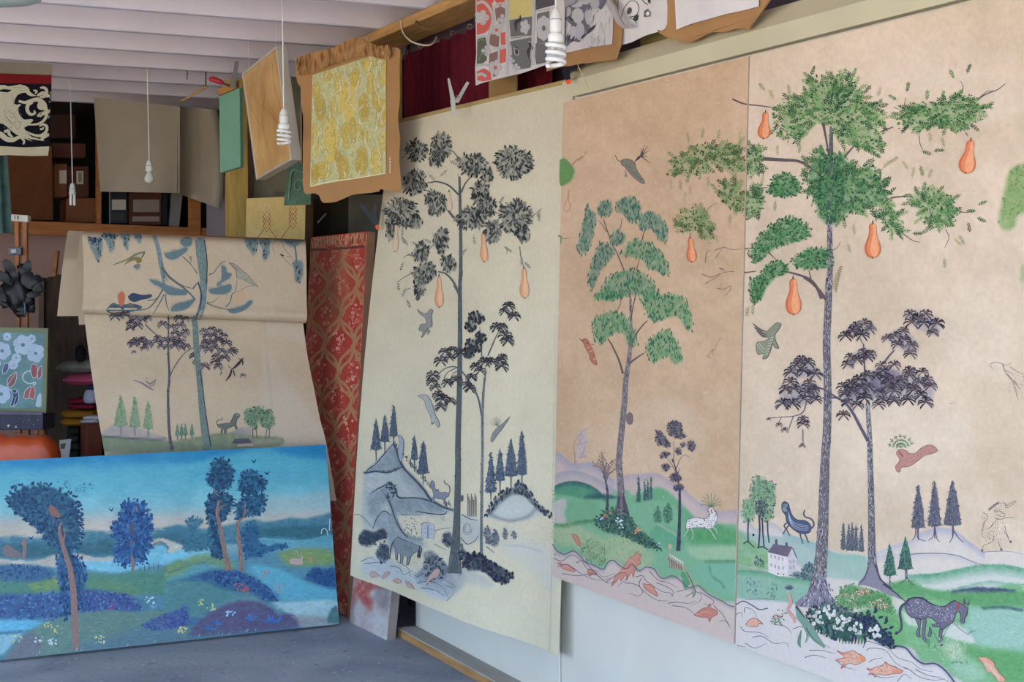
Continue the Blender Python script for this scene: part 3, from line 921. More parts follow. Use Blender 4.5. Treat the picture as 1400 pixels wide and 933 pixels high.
# ------------------------------------------------------------------ painting tools (washes as surface colour, strokes as raised paint)
FR = {'A': (1000, 70, 2.745), 'B': (750, 130, 3.333), 'C': (750, 400, 3.332), 'D': (750, 640, 3.184), 'E': (1000, 380, 3.3325),
      'G': (1000, 630, 3.08), 'H': (480, 130, 3.333), 'I': (480, 390, 3.333), 'J': (460, 640, 3.184), 'K': (420, 740, 3.889),
      'L': (0, 590, 2.7208), 'M': (0, 280, 2.5914), 'N': (320, 280, 2.7458), 'O': (0, 0, 2.914), 'Q': (280, 0, 2.915), 'S': (640, 0, 2.9167),
      'U': (0, 60, 5.49), 'V': (640, 0, 5.83), 'X': (380, 200, 6.667), 'Y': (0, 360, 6.664), 'Z': (0, 480, 5.833),
      'a': (1010, 640, 5.833), 'b': (1080, 780, 6.1), 'c': (1210, 640, 5.832), 'd': (1210, 790, 6.526), 'e': (750, 670, 5.833),
      'g': (890, 660, 4.662), 'h': (0, 600, 3.008), 'i': (230, 600, 3.332), 'j': (480, 540, 3.331), 'k': (600, 540, 3.329),
      'l': (75, 310, 5.831), 'm': (240, 310, 5.83), 'n': (120, 460, 4.375), 'o': (760, 0, 4.667), 'p': (480, 20, 5.83), 'q': (1040, 420, 5.185)}


def T(fr, pts):
    """traced points 'x,y x,y ...' of a detail view -> photo pixels"""
    if isinstance(pts, str):
        pts = [tuple(float(c) for c in p.split(',')) for p in pts.split()]
    if fr == '':
        return [np.array(p, dtype=float) for p in pts]
    x0, y0, s = FR[fr]
    return [np.array([x0 + p[0] / s, y0 + p[1] / s]) for p in pts]


def in_poly(P, X, Y):
    ins = np.zeros(np.shape(X), dtype=bool)
    n = len(P)
    j = n - 1
    for i in range(n):
        xi, yi = P[i]; xj, yj = P[j]
        if yi != yj:
            c = ((yi > Y) != (yj > Y)) & (X < (xj - xi) * (Y - yi) / (yj - yi) + xi)
            ins ^= c
        j = i
    return ins


def blur1(a, r):
    r = int(round(r))
    if r < 1:
        return a
    for ax in (0, 1):
        pad = [(0, 0), (0, 0)]; pad[ax] = (r + 1, r)
        c = np.cumsum(np.pad(a, pad, mode='edge'), axis=ax)
        n = a.shape[ax]
        hi = np.take(c, range(2 * r + 1, 2 * r + 1 + n), axis=ax); lo = np.take(c, range(0, n), axis=ax)
        a = (hi - lo) / (2 * r + 1)
    return a


def vnoise(h, w, cell, seed):
    r = np.random.default_rng(seed)
    gh, gw = int(h / cell) + 3, int(w / cell) + 3
    g = r.random((gh, gw))
    y = np.arange(h) / cell; x = np.arange(w) / cell
    yi, xi = y.astype(int), x.astype(int)
    fy, fx = (y - yi)[:, None], (x - xi)[None, :]
    fy = fy * fy * (3 - 2 * fy); fx = fx * fx * (3 - 2 * fx)
    a = g[yi][:, xi]; b = g[yi][:, xi + 1]; c = g[yi + 1][:, xi]; d = g[yi + 1][:, xi + 1]
    return (a * (1 - fx) + b * fx) * (1 - fy) + (c * (1 - fx) + d * fx) * fy


class Raster:
    """soft washes, kept in photo pixels x res"""
    def __init__(self, x0, y0, x1, y1, col, res=1.0):
        self.x0, self.y0, self.res = x0, y0, res
        self.w, self.h = int((x1 - x0) * res), int((y1 - y0) * res)
        self.img = np.ones((self.h, self.w, 3)) * np.array(col, dtype=float)
        self.seed = 1

    def mottle(self, cell, amp, tint=(1, 1, 1)):
        self.seed += 1
        n = vnoise(self.h, self.w, cell * self.res, self.seed) * 2 - 1
        self.img += n[..., None] * amp * np.array(tint)

    def _blend(self, m, a, b, c, d, col, alpha, tex):
        if tex > 0:
            self.seed += 1
            n = 0.6 * vnoise(*m.shape, 5 * self.res, self.seed) + 0.4 * vnoise(*m.shape, 2 * self.res, self.seed + 50)
            m = m * np.clip(1 - tex + tex * 2 * n, 0, 1.3)
        m = np.clip(m * alpha, 0, 1)[..., None]
        s = self.img[b:d, a:c]
        col = np.array(col, dtype=float)
        self.img[b:d, a:c] = s * (1 - m) + col * m

    def _box(self, P, pad):
        P = np.asarray(P)
        a = max(0, int((P[:, 0].min() - pad - self.x0) * self.res)); c = min(self.w, int((P[:, 0].max() + pad - self.x0) * self.res) + 2)
        b = max(0, int((P[:, 1].min() - pad - self.y0) * self.res)); d = min(self.h, int((P[:, 1].max() + pad - self.y0) * self.res) + 2)
        return a, b, c, d

    def poly(self, P, col, alpha=1.0, blur=1.0, tex=0.0, sm=True):
        if sm:
            P = smoothpath(list(P) + [P[0]], 5)
        a, b, c, d = self._box(P, blur * 2 + 2)
        if c <= a or d <= b:
            return
        X, Y = np.meshgrid((np.arange(a, c) + .5) / self.res + self.x0, (np.arange(b, d) + .5) / self.res + self.y0)
        m = in_poly(P, X, Y).astype(float)
        m = blur1(blur1(m, blur * self.res * .6), blur * self.res * .6)
        self._blend(m, a, b, c, d, col, alpha, tex)

    def line(self, P, w, col, alpha=1.0, blur=1.0, tex=0.0, fade=None):
        """soft line of width w; fade=(dx,dy,len): the wash spreads one way"""
        P = np.array(smoothpath(P, 6))
        a, b, c, d = self._box(P, w + blur * 2 + 2)
        if c <= a or d <= b:
            return
        X, Y = np.meshgrid((np.arange(a, c) + .5) / self.res + self.x0, (np.arange(b, d) + .5) / self.res + self.y0)
        D = np.full(X.shape, 1e9)
        for p, q in zip(P[:-1], P[1:]):
            v = q - p
            t = np.clip(((X - p[0]) * v[0] + (Y - p[1]) * v[1]) / (v @ v + 1e-9), 0, 1)
            D = np.minimum(D, (X - p[0] - t * v[0]) ** 2 + (Y - p[1] - t * v[1]) ** 2)
        D = np.sqrt(D)
        m = np.clip((w / 2 + blur - D) / (2 * blur + .5), 0, 1)
        self._blend(m, a, b, c, d, col, alpha, tex)

    def below(self, P, depth, col, alpha=1.0, tex=0.0, power=1.0):
        """wash that is strongest along the line P and fades downwards over depth pixels"""
        P = np.array(smoothpath(P, 6))
        o = np.argsort(P[:, 0]); P = P[o]
        a, b, c, d = self._box(P, 1)
        d = min(self.h, d + int(depth * self.res))
        if c <= a or d <= b:
            return
        xs = (np.arange(a, c) + .5) / self.res + self.x0
        yl = np.interp(xs, P[:, 0], P[:, 1])
        Y = ((np.arange(b, d) + .5) / self.res + self.y0)[:, None]
        t = (Y - yl[None, :])
        m = np.where(t >= -.5, np.clip(1 - t / depth, 0, 1) ** power, 0)
        self._blend(m, a, b, c, d, col, alpha, tex)

    def blob(self, x, y, rx, ry, col, alpha=1.0, blur=1.5, tex=0.0):
        an = np.linspace(0, 2 * math.pi, 16)[:-1]
        self.poly([np.array([x + rx * math.cos(t), y + ry * math.sin(t)]) for t in an], col, alpha, blur, tex, sm=False)

    def sample(self, uv):
        x = np.clip((uv[:, 0] - self.x0) * self.res - .5, 0, self.w - 1.001)
        y = np.clip((uv[:, 1] - self.y0) * self.res - .5, 0, self.h - 1.001)
        xi, yi = x.astype(int), y.astype(int)
        fx, fy = (x - xi)[:, None], (y - yi)[:, None]
        I = self.img
        c = (I[yi, xi] * (1 - fx) + I[yi, xi + 1] * fx) * (1 - fy) + (I[yi + 1, xi] * (1 - fx) + I[yi + 1, xi + 1] * fx) * fy
        c = c * (1 - CHALK[0]) + c.mean(1, keepdims=True) * CHALK[0]
        return lin(np.clip(c, 4, 255))


CHALK = [.10]                 # how chalky (greyed) the paints of the picture in hand are


def jit(col, a=10):
    k = random.uniform(-a, a)
    return [c + k + random.uniform(-a, a) * .4 for c in col]


class Strokes:
    """brush strokes given in photo pixels; flush() lays them on a surface"""
    def __init__(self):
        self.v, self.c, self.f, self.e = [], [], [], []
        self.n = 0

    def poly(self, P, col, sm=False, outline=None, ow=0.6):
        if sm:
            P = smoothpath(list(P) + [P[0]], 4)[:-1]
        b = len(self.v)
        for p in P:
            self.v.append((p[0], p[1])); self.c.append(col); self.e.append(self.n)
        self.f.append(tuple(range(b, b + len(P))))
        self.n += 1
        if outline is not None:
            self.line(list(P) + [P[0]], ow, outline, sm=False)

    def leaf(self, x, y, an, ln, w, col):
        dx, dy = math.cos(an), math.sin(an)
        P = [(x, y), (x + dx * ln * .35 - dy * w, y + dy * ln * .35 + dx * w), (x + dx * ln * .75 - dy * w * .7, y + dy * ln * .75 + dx * w * .7),
             (x + dx * ln, y + dy * ln), (x + dx * ln * .75 + dy * w * .7, y + dy * ln * .75 - dx * w * .7), (x + dx * ln * .35 + dy * w, y + dy * ln * .35 - dx * w)]
        self.poly(P, col)

    def line(self, P, w, col, w1=None, sm=True, n=5):
        if sm:
            P = smoothpath(P, n)
        P = [np.asarray(p, dtype=float) for p in P]
        m = len(P)
        if hasattr(w, '__len__'):
            W = np.interp(np.linspace(0, 1, m), np.linspace(0, 1, len(w)), w)
        else:
            W = np.linspace(w, w if w1 is None else w1, m)
        b = len(self.v)
        cc = isinstance(col, np.ndarray) and col.ndim == 2
        for i in range(m):
            t = P[min(i + 1, m - 1)] - P[max(i - 1, 0)]
            t = t / (np.linalg.norm(t) + 1e-9)
            nrm = np.array([-t[1], t[0]]) * W[i] / 2
            for s in (1, -1):
                q = P[i] + nrm * s
                self.v.append((q[0], q[1])); self.c.append(col); self.e.append(self.n)
        for i in range(m - 1):
            self.f.append((b + 2 * i, b + 2 * i + 1, b + 2 * i + 3, b + 2 * i + 2))
        self.n += 1

    def dot(self, x, y, r, col, ry=None, n=6):
        ry = ry or r
        a0 = random.uniform(0, 1)
        self.poly([(x + r * math.cos(a0 + 2 * math.pi * k / n), y + ry * math.sin(a0 + 2 * math.pi * k / n)) for k in range(n)], col)

    def refine(self, step=4.0):
        """large flat shapes get inner points so that they follow a curved sheet"""
        out = []
        for f in self.f:
            P = [self.v[i] for i in f]
            A = np.array(P)
            ext = A.max(0) - A.min(0)
            if len(f) < 5 or max(ext) < 9:
                out.append(f)
                continue
            gx, gy = np.meshgrid(np.arange(A[:, 0].min() + 2, A[:, 0].max(), step), np.arange(A[:, 1].min() + 2, A[:, 1].max(), step))
            ins = in_poly(P, gx.ravel(), gy.ravel())
            pts = [Vector((float(x), float(y))) for x, y in P] + [Vector((float(x), float(y))) for x, y in zip(gx.ravel()[ins], gy.ravel()[ins])]
            n = len(P)
            V, _, F, _, _, _ = delaunay_2d_cdt(pts, [], [list(range(n))], 1, 1e-4)
            b = len(self.v)
            for v in V:
                self.v.append((v.x, v.y)); self.c.append(self.c[f[0]]); self.e.append(self.e[f[0]])
            out += [tuple(b + i for i in g) for g in F]
        self.f = out

    def flush(self, name, parent, surf, m, kind='stuff', lo=0.0004, hi=0.0022, label=None):
        if not self.v:
            return None
        if isinstance(surf, Sheet):
            self.refine()
        e = np.array(self.e, dtype=float)
        h = lo + (hi - lo) * e / max(1, self.n)
        P = surf.many(np.array(self.v), h)
        A = np.array([list(c) for c in self.c], dtype=float)
        A = A * (1 - CHALK[0]) + A.mean(1, keepdims=True) * CHALK[0]
        C = lin(np.clip(A, 4, 255))
        F = self.f
        if isinstance(P, list):
            F = [f for f in F if all(P[i] is not None for i in f)]
            P = [p if p is not None else (0, 0, 0) for p in P]
            used = sorted({i for f in F for i in f})
            rm = {o: k for k, o in enumerate(used)}
            P = np.array([P[i] for i in used]); C = C[used]
            F = [tuple(rm[i] for i in f) for f in F]
            if not F:
                return None
        o = obj(name, np.asarray(P), F, m, parent, cols=C)
        if kind: o['kind'] = kind
        if label: o['label'] = label
        self.__init__()
        return o


def scatter(P, n):
    """n random points inside the outline P"""
    P = np.asarray(P)
    lo, hi = P.min(0), P.max(0)
    out = []
    while len(out) < n:
        q = RNG.random((n * 3, 2)) * (hi - lo) + lo
        out += [tuple(v) for v in q[in_poly(P, q[:, 0], q[:, 1])]]
    return out[:n]


def area(P):
    P = np.asarray(P)
    return 0.5 * abs(np.dot(P[:, 0], np.roll(P[:, 1], 1)) - np.dot(P[:, 1], np.roll(P[:, 0], 1)))


def foliage(S, R, P, cols, size=4.0, dens=0.055, mode='radial', wash=None, wa=0.6, wid=0.23, dark=None, spread=0.9):
    """leafy pad inside outline P: soft wash, then leaves"""
    P = [np.asarray(p, dtype=float) for p in P]
    c = np.mean(P, 0)
    if R is not None and wash is not None:
        R.poly([c + (p - c) * .9 for p in P], wash, wa, 1.3, 0.5)
    Q = smoothpath([c + (p - c) * 1.03 for p in P] + [c + (P[0] - c) * 1.03], 4)
    n = int(area(Q) * dens * (16 / size ** 2) ** .5) + 3
    pts = scatter(Q, n)
    pts.sort(key=lambda p: math.sin(p[0] * .9 + p[1] * 1.7))
    for i, (x, y) in enumerate(pts):
        if mode == 'radial':
            an = math.atan2(y - c[1] + 4, x - c[0]) + random.uniform(-spread, spread)
        elif mode == 'hang':
            an = math.pi / 2 + random.uniform(-.6, .6) - (x - c[0]) * 0.045 if y > c[1] - 6 else math.atan2(y - c[1], x - c[0]) + random.uniform(-.8, .8)
        elif mode == 'down':
            an = math.pi / 2 + random.uniform(-.45, .45) + (x - c[0]) * -0.004
        elif mode == 'fan':
            an = math.atan2(y - c[1] + (abs(c[1] - P[0][1]) + 8), x - c[0]) + random.uniform(-.5, .5)
        else:
            an = random.uniform(0, 6.28)
        col = jit(random.choice(cols), 9)
        ln = size * random.uniform(.7, 1.25)
        S.leaf(x - math.cos(an) * ln / 2, y - math.sin(an) * ln / 2, an, ln, ln * wid, col)


def spray(S, x, y, an, ln, cols, leaf=4.0, k=4, wid=.19):
    """compound leaf: stalk with paired leaflets"""
    ln *= 1.45
    dx, dy = math.cos(an), math.sin(an)
    col = random.choice(cols)
    S.line([(x, y), (x + dx * ln, y + dy * ln)], .5, jit(col), .3, sm=False)
    for i in range(1, k + 1):
        t = i / k * .9
        for s in (-1, 1):
            a = an + s * random.uniform(.75, 1.05)
            S.leaf(x + dx * ln * t, y + dy * ln * t, a, leaf * random.uniform(.8, 1.1), leaf * wid, jit(col, 8))
    S.leaf(x + dx * ln, y + dy * ln, an, leaf, leaf * wid, jit(col, 8))


def sprays(S, R, P, cols, wash=None, wa=.6, ln=10, leaf=4.2, dens=.012, k=4):
    P = [np.asarray(p, dtype=float) for p in P]
    c = np.mean(P, 0)
    if R is not None and wash is not None:
        R.poly([c + (p - c) * .88 for p in P], wash, wa, 1.5, .6)
    Q = smoothpath(P + [P[0]], 4)
    for (x, y) in scatter(Q, int(area(Q) * dens) + 3):
        an = math.atan2(y - c[1], x - c[0]) + random.uniform(-.8, .8)
        spray(S, x - math.cos(an) * ln * .5, y - math.sin(an) * ln * .5, an, ln * random.uniform(.8, 1.15), cols, leaf, k)


def dabs(S, R, P, n, ln, w, amp, an=0.0):
    """short brush marks in the colour of the wash beneath, a little lighter or darker"""
    pts = np.array(scatter(P, n))
    x = np.clip(((pts[:, 0] - R.x0) * R.res).astype(int), 0, R.w - 1); y = np.clip(((pts[:, 1] - R.y0) * R.res).astype(int), 0, R.h - 1)
    for (px, py), c in zip(pts, R.img[y, x]):
        L = ln * random.uniform(.5, 1.3)
        a = an + random.uniform(-.35, .35)
        S.leaf(px - math.cos(a) * L / 2, py - math.sin(a) * L / 2, a, L, w * random.uniform(.4, 1), jit(c, amp))


def rosette(S, x, y, r, cols, n=9, droop=.7, w=.16, red=None):
    """palm-like tuft: arching strokes round a centre"""
    for i in range(n):
        a = -math.pi / 2 + (i - (n - 1) / 2) * (2.1 * math.pi * .78 / n) + random.uniform(-.15, .15)
        dx, dy = math.cos(a), math.sin(a)
        P = [(x, y), (x + dx * r * .5, y + dy * r * .5 - r * .05), (x + dx * r * .88, y + dy * r * .75 + r * .16 * droop), (x + dx * r * 1.02, y + dy * r * .7 + r * .52 * droop)]
        S.line(P, [.5, r * w, r * w * 1.1, .3], jit(random.choice(cols), 8), n=3)
    if red is not None:
        S.dot(x, y, max(.7, r * .12), red)


def pear(S, xt, yt, xb, yb, w, cols, n=30):
    """hanging gourd: outline, edge shade and light flank"""
    def outline(k):
        out = []
        for t in np.linspace(0, 1, n):
            q = min(1, max(0, (t - .28) / .42)); q = q * q * (3 - 2 * q)
            wd = .46 + .54 * q
            if t < .13: wd *= math.sqrt(max(0, 1 - ((.13 - t) / .13) ** 2)) * .9 + .1
            if t > .74: wd *= math.sqrt(max(0, 1 - ((t - .74) / .26) ** 2))
            out.append((t, wd * k))
        return out
    d = np.array([xb - xt, yb - yt]); nr = np.array([-d[1], d[0]]) / np.linalg.norm(d)
    for k, col, off in ((1.0, cols[0], 0), (.82, cols[1], .06), (.5, cols[2], .14)):
        L = outline(w / 2 * k)
        s = 0.03 if k < 1 else 0
        pts = [np.array([xt, yt]) + d * (s + t * (1 - 2 * s)) + nr * (wd - off * w) for t, wd in L] + [np.array([xt, yt]) + d * (s + t * (1 - 2 * s)) + nr * (-wd - off * w) for t, wd in L[::-1]]
        S.poly(pts, col)
    S.line([(xt - d[0] * .06 + .6, yt - d[1] * .07), (xt, yt + 1)], 1.2, (70, 60, 50), sm=False)
    S.dot(xb, yb - .4, .9, (80, 56, 46))


def bark(S, P, w, base, dark, light, n=None, mix=.55):
    """tree trunk: ribbon with flecks"""
    Q = smoothpath(P, 8)
    S.line(P, w, base, n=8)
    W = np.interp(np.linspace(0, 1, len(Q)), np.linspace(0, 1, len(w) if hasattr(w, '__len__') else 2), w if hasattr(w, '__len__') else [w, w])
    L = sum(np.linalg.norm(b - a) for a, b in zip(Q[:-1], Q[1:]))
    for _ in range(int(L * 1.1) if n is None else n):
        i = random.randrange(len(Q) - 1)
        t = Q[i + 1] - Q[i]; L1 = np.linalg.norm(t) + 1e-9; t = t / L1
        nr = np.array([-t[1], t[0]])
        s = random.uniform(-.46, .46)
        p = Q[i] + (Q[i + 1] - Q[i]) * random.random() + nr * W[i] * s
        c = dark if (random.random() < .35 + .5 * max(0, s if nr[0] > 0 else -s)) else light
        S.leaf(p[0], p[1], math.atan2(t[1], t[0]) + random.uniform(-.25, .25), random.uniform(2, 6), random.uniform(.25, .6), jit([mix * a_ + (1 - mix) * b_ for a_, b_ in zip(c, base)], 6))


def conifer(S, x, yt, yb, w, cols, trunk=None, ty=None, R=None):
    """pointed tree of short down strokes"""
    h = yb - yt
    if trunk is not None:
        S.line([(x, yb - 2), (x + .3, ty)], 1.6, trunk, 1.1, sm=False)
    S.poly([(x, yt), (x + w * .30, yt + h * .45), (x + w * .5, yb - 1), (x, yb + 1), (x - w * .5, yb - 1), (x - w * .28, yt + h * .45)], cols[0])
    for _ in range(int(h * w * .16) + 10):
        t = random.random() ** .7
        s = random.uniform(-1, 1)
        S.leaf(x + s * w * .48 * t, yt + h * t * .97, math.pi / 2 - s * .9 + random.uniform(-.3, .3), random.uniform(.05, .12) * h * .6 + 1.2, random.uniform(.4, .8), jit(random.choice(cols[1:] if s < .2 else cols[:-1]), 8))


def fish(S, pts, col, edge, eye=None):
    S.poly(pts, col, sm=True, outline=edge, ow=.8)


def surface(name, TL, TR, BR, BL, nu, nv, R, m, parent, lift=0.0006):
    """painted face of a flat board"""
    TL, TR, BR, BL = [np.asarray(p, dtype=float) for p in (TL, TR, BR, BL)]
    n = np.cross(TR - TL, BL - TL); n /= np.linalg.norm(n)
    if n @ (CAM - TL) < 0: n = -n
    u = np.linspace(0, 1, nu + 1)[None, :, None]; v = np.linspace(0, 1, nv + 1)[:, None, None]
    V = ((TL * (1 - u) + TR * u) * (1 - v) + (BL * (1 - u) + BR * u) * v).reshape(-1, 3) + n * lift
    C = R.sample(proj(V)) if R is not None else None
    return obj(name, V, grid_faces(nu, nv), m, parent, cols=C)


def clip_flush(S, name, parent, surf, q, m, lo=.0006, hi=.002, kind='stuff', pull=False):
    """keep only the strokes whose middle lies on the board with pixel corners q"""
    Q = [proj(np.array([p]))[0] for p in q]
    c = np.mean(Q, 0)
    N = Strokes()
    for f in S.f:
        pts = np.array([S.v[i] for i in f])
        ins = in_poly(Q, pts[:, 0], pts[:, 1])
        if not ins.all():
            if not ins.any() or not pull:
                continue
            for k in np.where(~ins)[0]:                     # pull the outside corners back to the edge
                p = pts[k]
                for _ in range(14):
                    p = p + (c - p) * .06
                    if in_poly(Q, p[0], p[1]): break
                pts[k] = p
            if not in_poly(Q, pts[:, 0], pts[:, 1]).all():
                continue
        b = len(N.v)
        for k, i in enumerate(f):
            N.v.append(tuple(pts[k])); N.c.append(S.c[i]); N.e.append(S.e[i])
        N.f.append(tuple(range(b, b + len(f))))
    N.n = S.n
    S.__init__()
    return N.flush(name, parent, surf, m, kind, lo=lo, hi=hi)


M_paint = paint_mat('artist_paint', 0.75, 0.12, 0.05, 60.0)
M_stroke = paint_mat('brush_strokes', 0.75, 0.12, 0.10, 120.0)
# ------------------------------------------------------------------ the two tan mural boards on the wall
MT, MB = 2.635, 2.597                         # the boards lean: top against the wall, foot out
_pt = onX(770, 140, MT); _pb = onX(756, 788, MB)
mur = Plane(_pt, _pb, np.array([MT, _pt[1] - 1.0, _pt[2]]))
TL1, TR1, BR1, BL1 = [mur.at(*p) for p in ((770, 140.5), (1023.4, 77), (1003, 881), (756, 788.5))]
TL2, BL2 = mur.at(1025.6, 76.8), mur.at(1005.6, 881.6)
d2 = np.array([0, -1.25, 0])
TR2, BR2 = TL2 + d2, BL2 + d2

R = Raster(745, 0, 1480, 1010, (204, 167, 132))
right = [np.array(p) for p in ((1025, 0), (1480, 0), (1480, 1010), (1004, 1010))]
R.poly(right, (215, 188, 160), 1, .5, sm=False)
R.mottle(90, 7, (1, 1, 1.1)); R.mottle(30, 5); R.mottle(10, 3.5); R.mottle(4, 3)
# scuffs and worn patches of the plastered ground
for (x, y, rx, ry, a) in ((1330, 130, 90, 40, .25), (1250, 100, 60, 25, .25), (1340, 450, 60, 70, .3), (1230, 600, 100, 50, .2), (900, 600, 70, 60, .18), (1080, 600, 60, 70, .15)):
    R.blob(x, y, rx, ry, (228, 206, 184), a, 14, .8)
S = Strokes()
for _ in range(260):
    x, y = random.uniform(765, 1400), random.uniform(90, 700)
    S.leaf(x, y, random.uniform(0, 6), random.uniform(1.2, 5), .35, jit((228, 206, 184), 6))

GROUND = R.img.copy()
G1, G2, G3, GD = (96, 150, 112), (122, 170, 130), (150, 184, 150), (58, 112, 86)
MAUVE = (190, 170, 172)
LINE = (92, 88, 112)
# ---- panel one: land
far = T('C', '20,725 60,740 110,782 190,776 240,805 290,850 340,832 400,835 430,822 480,828 520,845 560,872 620,905 665,935') + T('D', '640,140 700,172 740,190 800,190 850,186 850,330 18,330')
R.poly(far, MAUVE, .65, 1.2, .3)
R.below(T('C', '20,725 60,740 110,782 190,776 240,805 290,850'), 16, (150, 146, 166), .7)
R.below(T('C', '20,840 60,820 120,815 180,830 240,860 300,900'), 14, (140, 142, 158), .6)
R.below(T('D', '330,35 370,28 400,36 430,24 480,26 530,58 590,95 640,140 700,172 740,190 850,186'), 12, (166, 150, 164), .7)
fld = T('D', '18,84 60,68 110,62 170,75 215,100 245,125 300,100 340,96 370,120 430,100 480,85 530,112 600,180 650,232 740,242 850,285 850,602 760,582 700,552 640,512 590,482 500,482 460,442 420,432 380,452 330,432 280,402 240,442 190,422 150,392 110,362 60,377 18,332')
R.poly(fld, G2, 1, 1.2, .12)
R.poly(T('D', '18,84 60,68 110,62 170,75 215,100 240,128 150,135 80,120 18,112'), (78, 140, 106), .9, 2, .3)
R.below(T('D', '18,84 60,66 110,58 170,72 215,98 240,128'), 8, (52, 84, 92), .85, .4)
R.poly(T('D', '160,125 200,112 290,122 290,132 160,136'), (52, 84, 92), .8, 1, .4)
R.poly(T('D', '40,150 200,140 220,190 190,240 30,240'), (112, 160, 118), .6, 4, .6)
R.poly(T('D', '20,255 120,245 220,300 330,300 400,330 450,380 440,430 380,440 300,400 240,420 160,370 100,340 20,320'), (172, 176, 134), .75, 5, .5)
R.below(T('D', '18,242 70,246 130,232 200,225'), 7, (70, 120, 76), .8, .5)
R.poly(T('D', '480,85 530,112 600,180 660,240 600,260 560,180 500,140 430,150 360,150 400,110'), (104, 160, 112), .7, 3, .4)
R.poly(T('D', '590,270 650,255 740,250 850,290 850,340 720,330 620,330'), (84, 150, 92), .85, 5, .5)
R.poly(T('D', '440,290 480,240 560,280 590,320 560,360 470,330'), (92, 156, 120), .7, 3, .4)
R.poly(T('D', '600,345 850,345 850,398 690,402 620,380'), (166, 186, 148), .7, 4, .5)
R.poly(T('D', '600,430 850,420 850,560 740,540 640,470'), (118, 172, 144), .8, 4, .3)
R.below(T('D', '680,402 740,404 850,402'), 6, (80, 130, 96), .8, .4)
R.line(T('D', '470,240 520,270 570,300'), 3, (186, 176, 150), .7, 1.2)
R.line(T('D', '700,430 710,470 750,500 765,525'), 2.5, (92, 130, 96), .8, 1.2, .5)
R.poly(T('D', '18,150 45,140 72,135 78,165 70,200 75,235 18,236'), (198, 178, 172), .85, 1.5, .2)
# lower river band of panel one
riv = T('D', '18,332 60,377 110,362 150,392 190,422 240,442 280,402 330,432 380,452 420,432 460,442 500,482 590,482 640,512 700,552 760,582 850,602 850,775 700,735 500,650 300,580 18,475')
R.poly(riv, (203, 182, 174), .8, 2, .15)
R.poly(T('D', '18,440 200,500 400,560 600,640 850,720 850,790 18,500'), (204, 174, 166), .6, 6, .3)
# panel one: tree trunk and its bush
bark(S, T('D', '318,205 318,130 312,40 308,-40') + T('C', '345,520 353,400 368,300 376,170 374,60 372,10'), [15, 10, 9, 8.5, 8, 7.5, 6, 4, 3, 2.2], (122, 110, 112), (70, 62, 68), (176, 160, 156), 420, .75)
S.line(T('D', '300,190 310,120 305,190'), 5, (124, 112, 118)); S.line(T('D', '325,110 335,170 350,200'), [2, 6, 2], (86, 76, 86))
TW = (104, 84, 76)
for p, w in (('340,370 322,310 292,245 272,212', 3), ('368,325 400,300 437,276', 3), ('375,240 400,190 430,150 452,128', 2.6), ('375,130 385,70 400,0', 2), ('292,200 290,170', 1.5), ('305,95 325,60 335,20', 1.2)):
    S.line(T('C', p), w, TW, w * .5)
for p, w in (('345,800 325,750 308,710 290,680', 1.8), ('280,650 262,600 250,560', 1.6), ('265,625 248,595 228,572', 1.2), ('320,625 330,600 336,560', 1.2), ('428,660 435,630 445,610', 1.6), ('400,800 410,770 414,750', 1.4), ('328,935 335,900 330,860', 1.2), ('395,935 400,880', 1.5)):
    S.line(T('B', p), w, TW, w * .6)
PT = [(70, 108, 92), (84, 122, 100), (56, 92, 82), (104, 140, 116)]
PM = [(66, 120, 80), (84, 140, 90), (50, 98, 72), (112, 156, 108)]
for P in ('175,495 218,545 214,600 180,720 128,715 150,610', '222,510 255,476 290,495 285,545 250,556 222,545', '305,482 370,458 424,500 412,572 370,582 342,545 310,535',
          '402,545 470,525 535,585 545,660 512,672 470,612 420,615', '278,640 318,618 355,645 335,682 290,688', '235,660 305,690 290,745 240,800 200,890 178,850 200,750'):
    foliage(S, R, T('B', P), PT, 5.5, .11, 'down', (92, 130, 108), .65, .16)
for P in ('325,730 360,670 430,655 500,700 547,760 547,822 490,805 450,790 430,752 380,742', '213,915 280,820 380,790 460,830 500,880 480,935 430,912 330,925 240,935'):
    foliage(S, R, T('B', P), PM + PT[:1], 5.5, .11, 'down', (96, 140, 104), .65, .16)
for P in ('410,0 600,8 640,70 662,150 640,182 600,120 560,112 500,132 450,120', '205,0 340,0 300,40 210,32', '195,120 260,86 340,98 390,160 412,240 370,252 345,190 290,188 232,250 208,200', '435,242 480,190 540,163 592,230 612,300 582,335 540,290 480,322 450,282'):
    foliage(S, R, T('C', P), PM, 5.5, .11, 'down', (96, 146, 100), .65, .16)
foliage(S, R, T('D', '205,220 240,185 300,170 350,200 390,260 440,300 490,345 480,360 400,335 330,300 250,280 210,250'), [(48, 74, 72), (60, 92, 80), (40, 62, 66), (84, 120, 84)], 3.5, .14, 'any', (66, 96, 88), .9, .25)
for (x, y, c) in ((245, 210, (190, 120, 80)), (250, 205, (200, 150, 90)), (300, 225, (226, 226, 230)), (310, 240, (226, 226, 230)), (325, 235, (226, 226, 230)), (318, 255, (226, 226, 230)), (230, 225, (180, 190, 220)), (390, 265, (205, 140, 100)), (400, 270, (205, 160, 110)), (385, 280, (210, 150, 110)), (480, 330, (180, 200, 220)), (270, 200, (196, 130, 90))):
    for k in range(4):
        q = T('D', [(x + random.uniform(-9, 9), y + random.uniform(-8, 8))])[0]
        S.dot(q[0], q[1], random.uniform(.7, 1.4), c)
for _ in range(150):                        # grass tufts
    q = T('D', [(random.uniform(20, 440), random.uniform(250, 400))])[0]
    if q[1] < 640 + (330 + 60) / 3.184:
        S.leaf(q[0], q[1], -1.57 + random.uniform(-.5, .5), random.uniform(2, 5), .4, jit(random.choice([(120, 150, 96), (176, 180, 120), (90, 136, 84)]), 8))
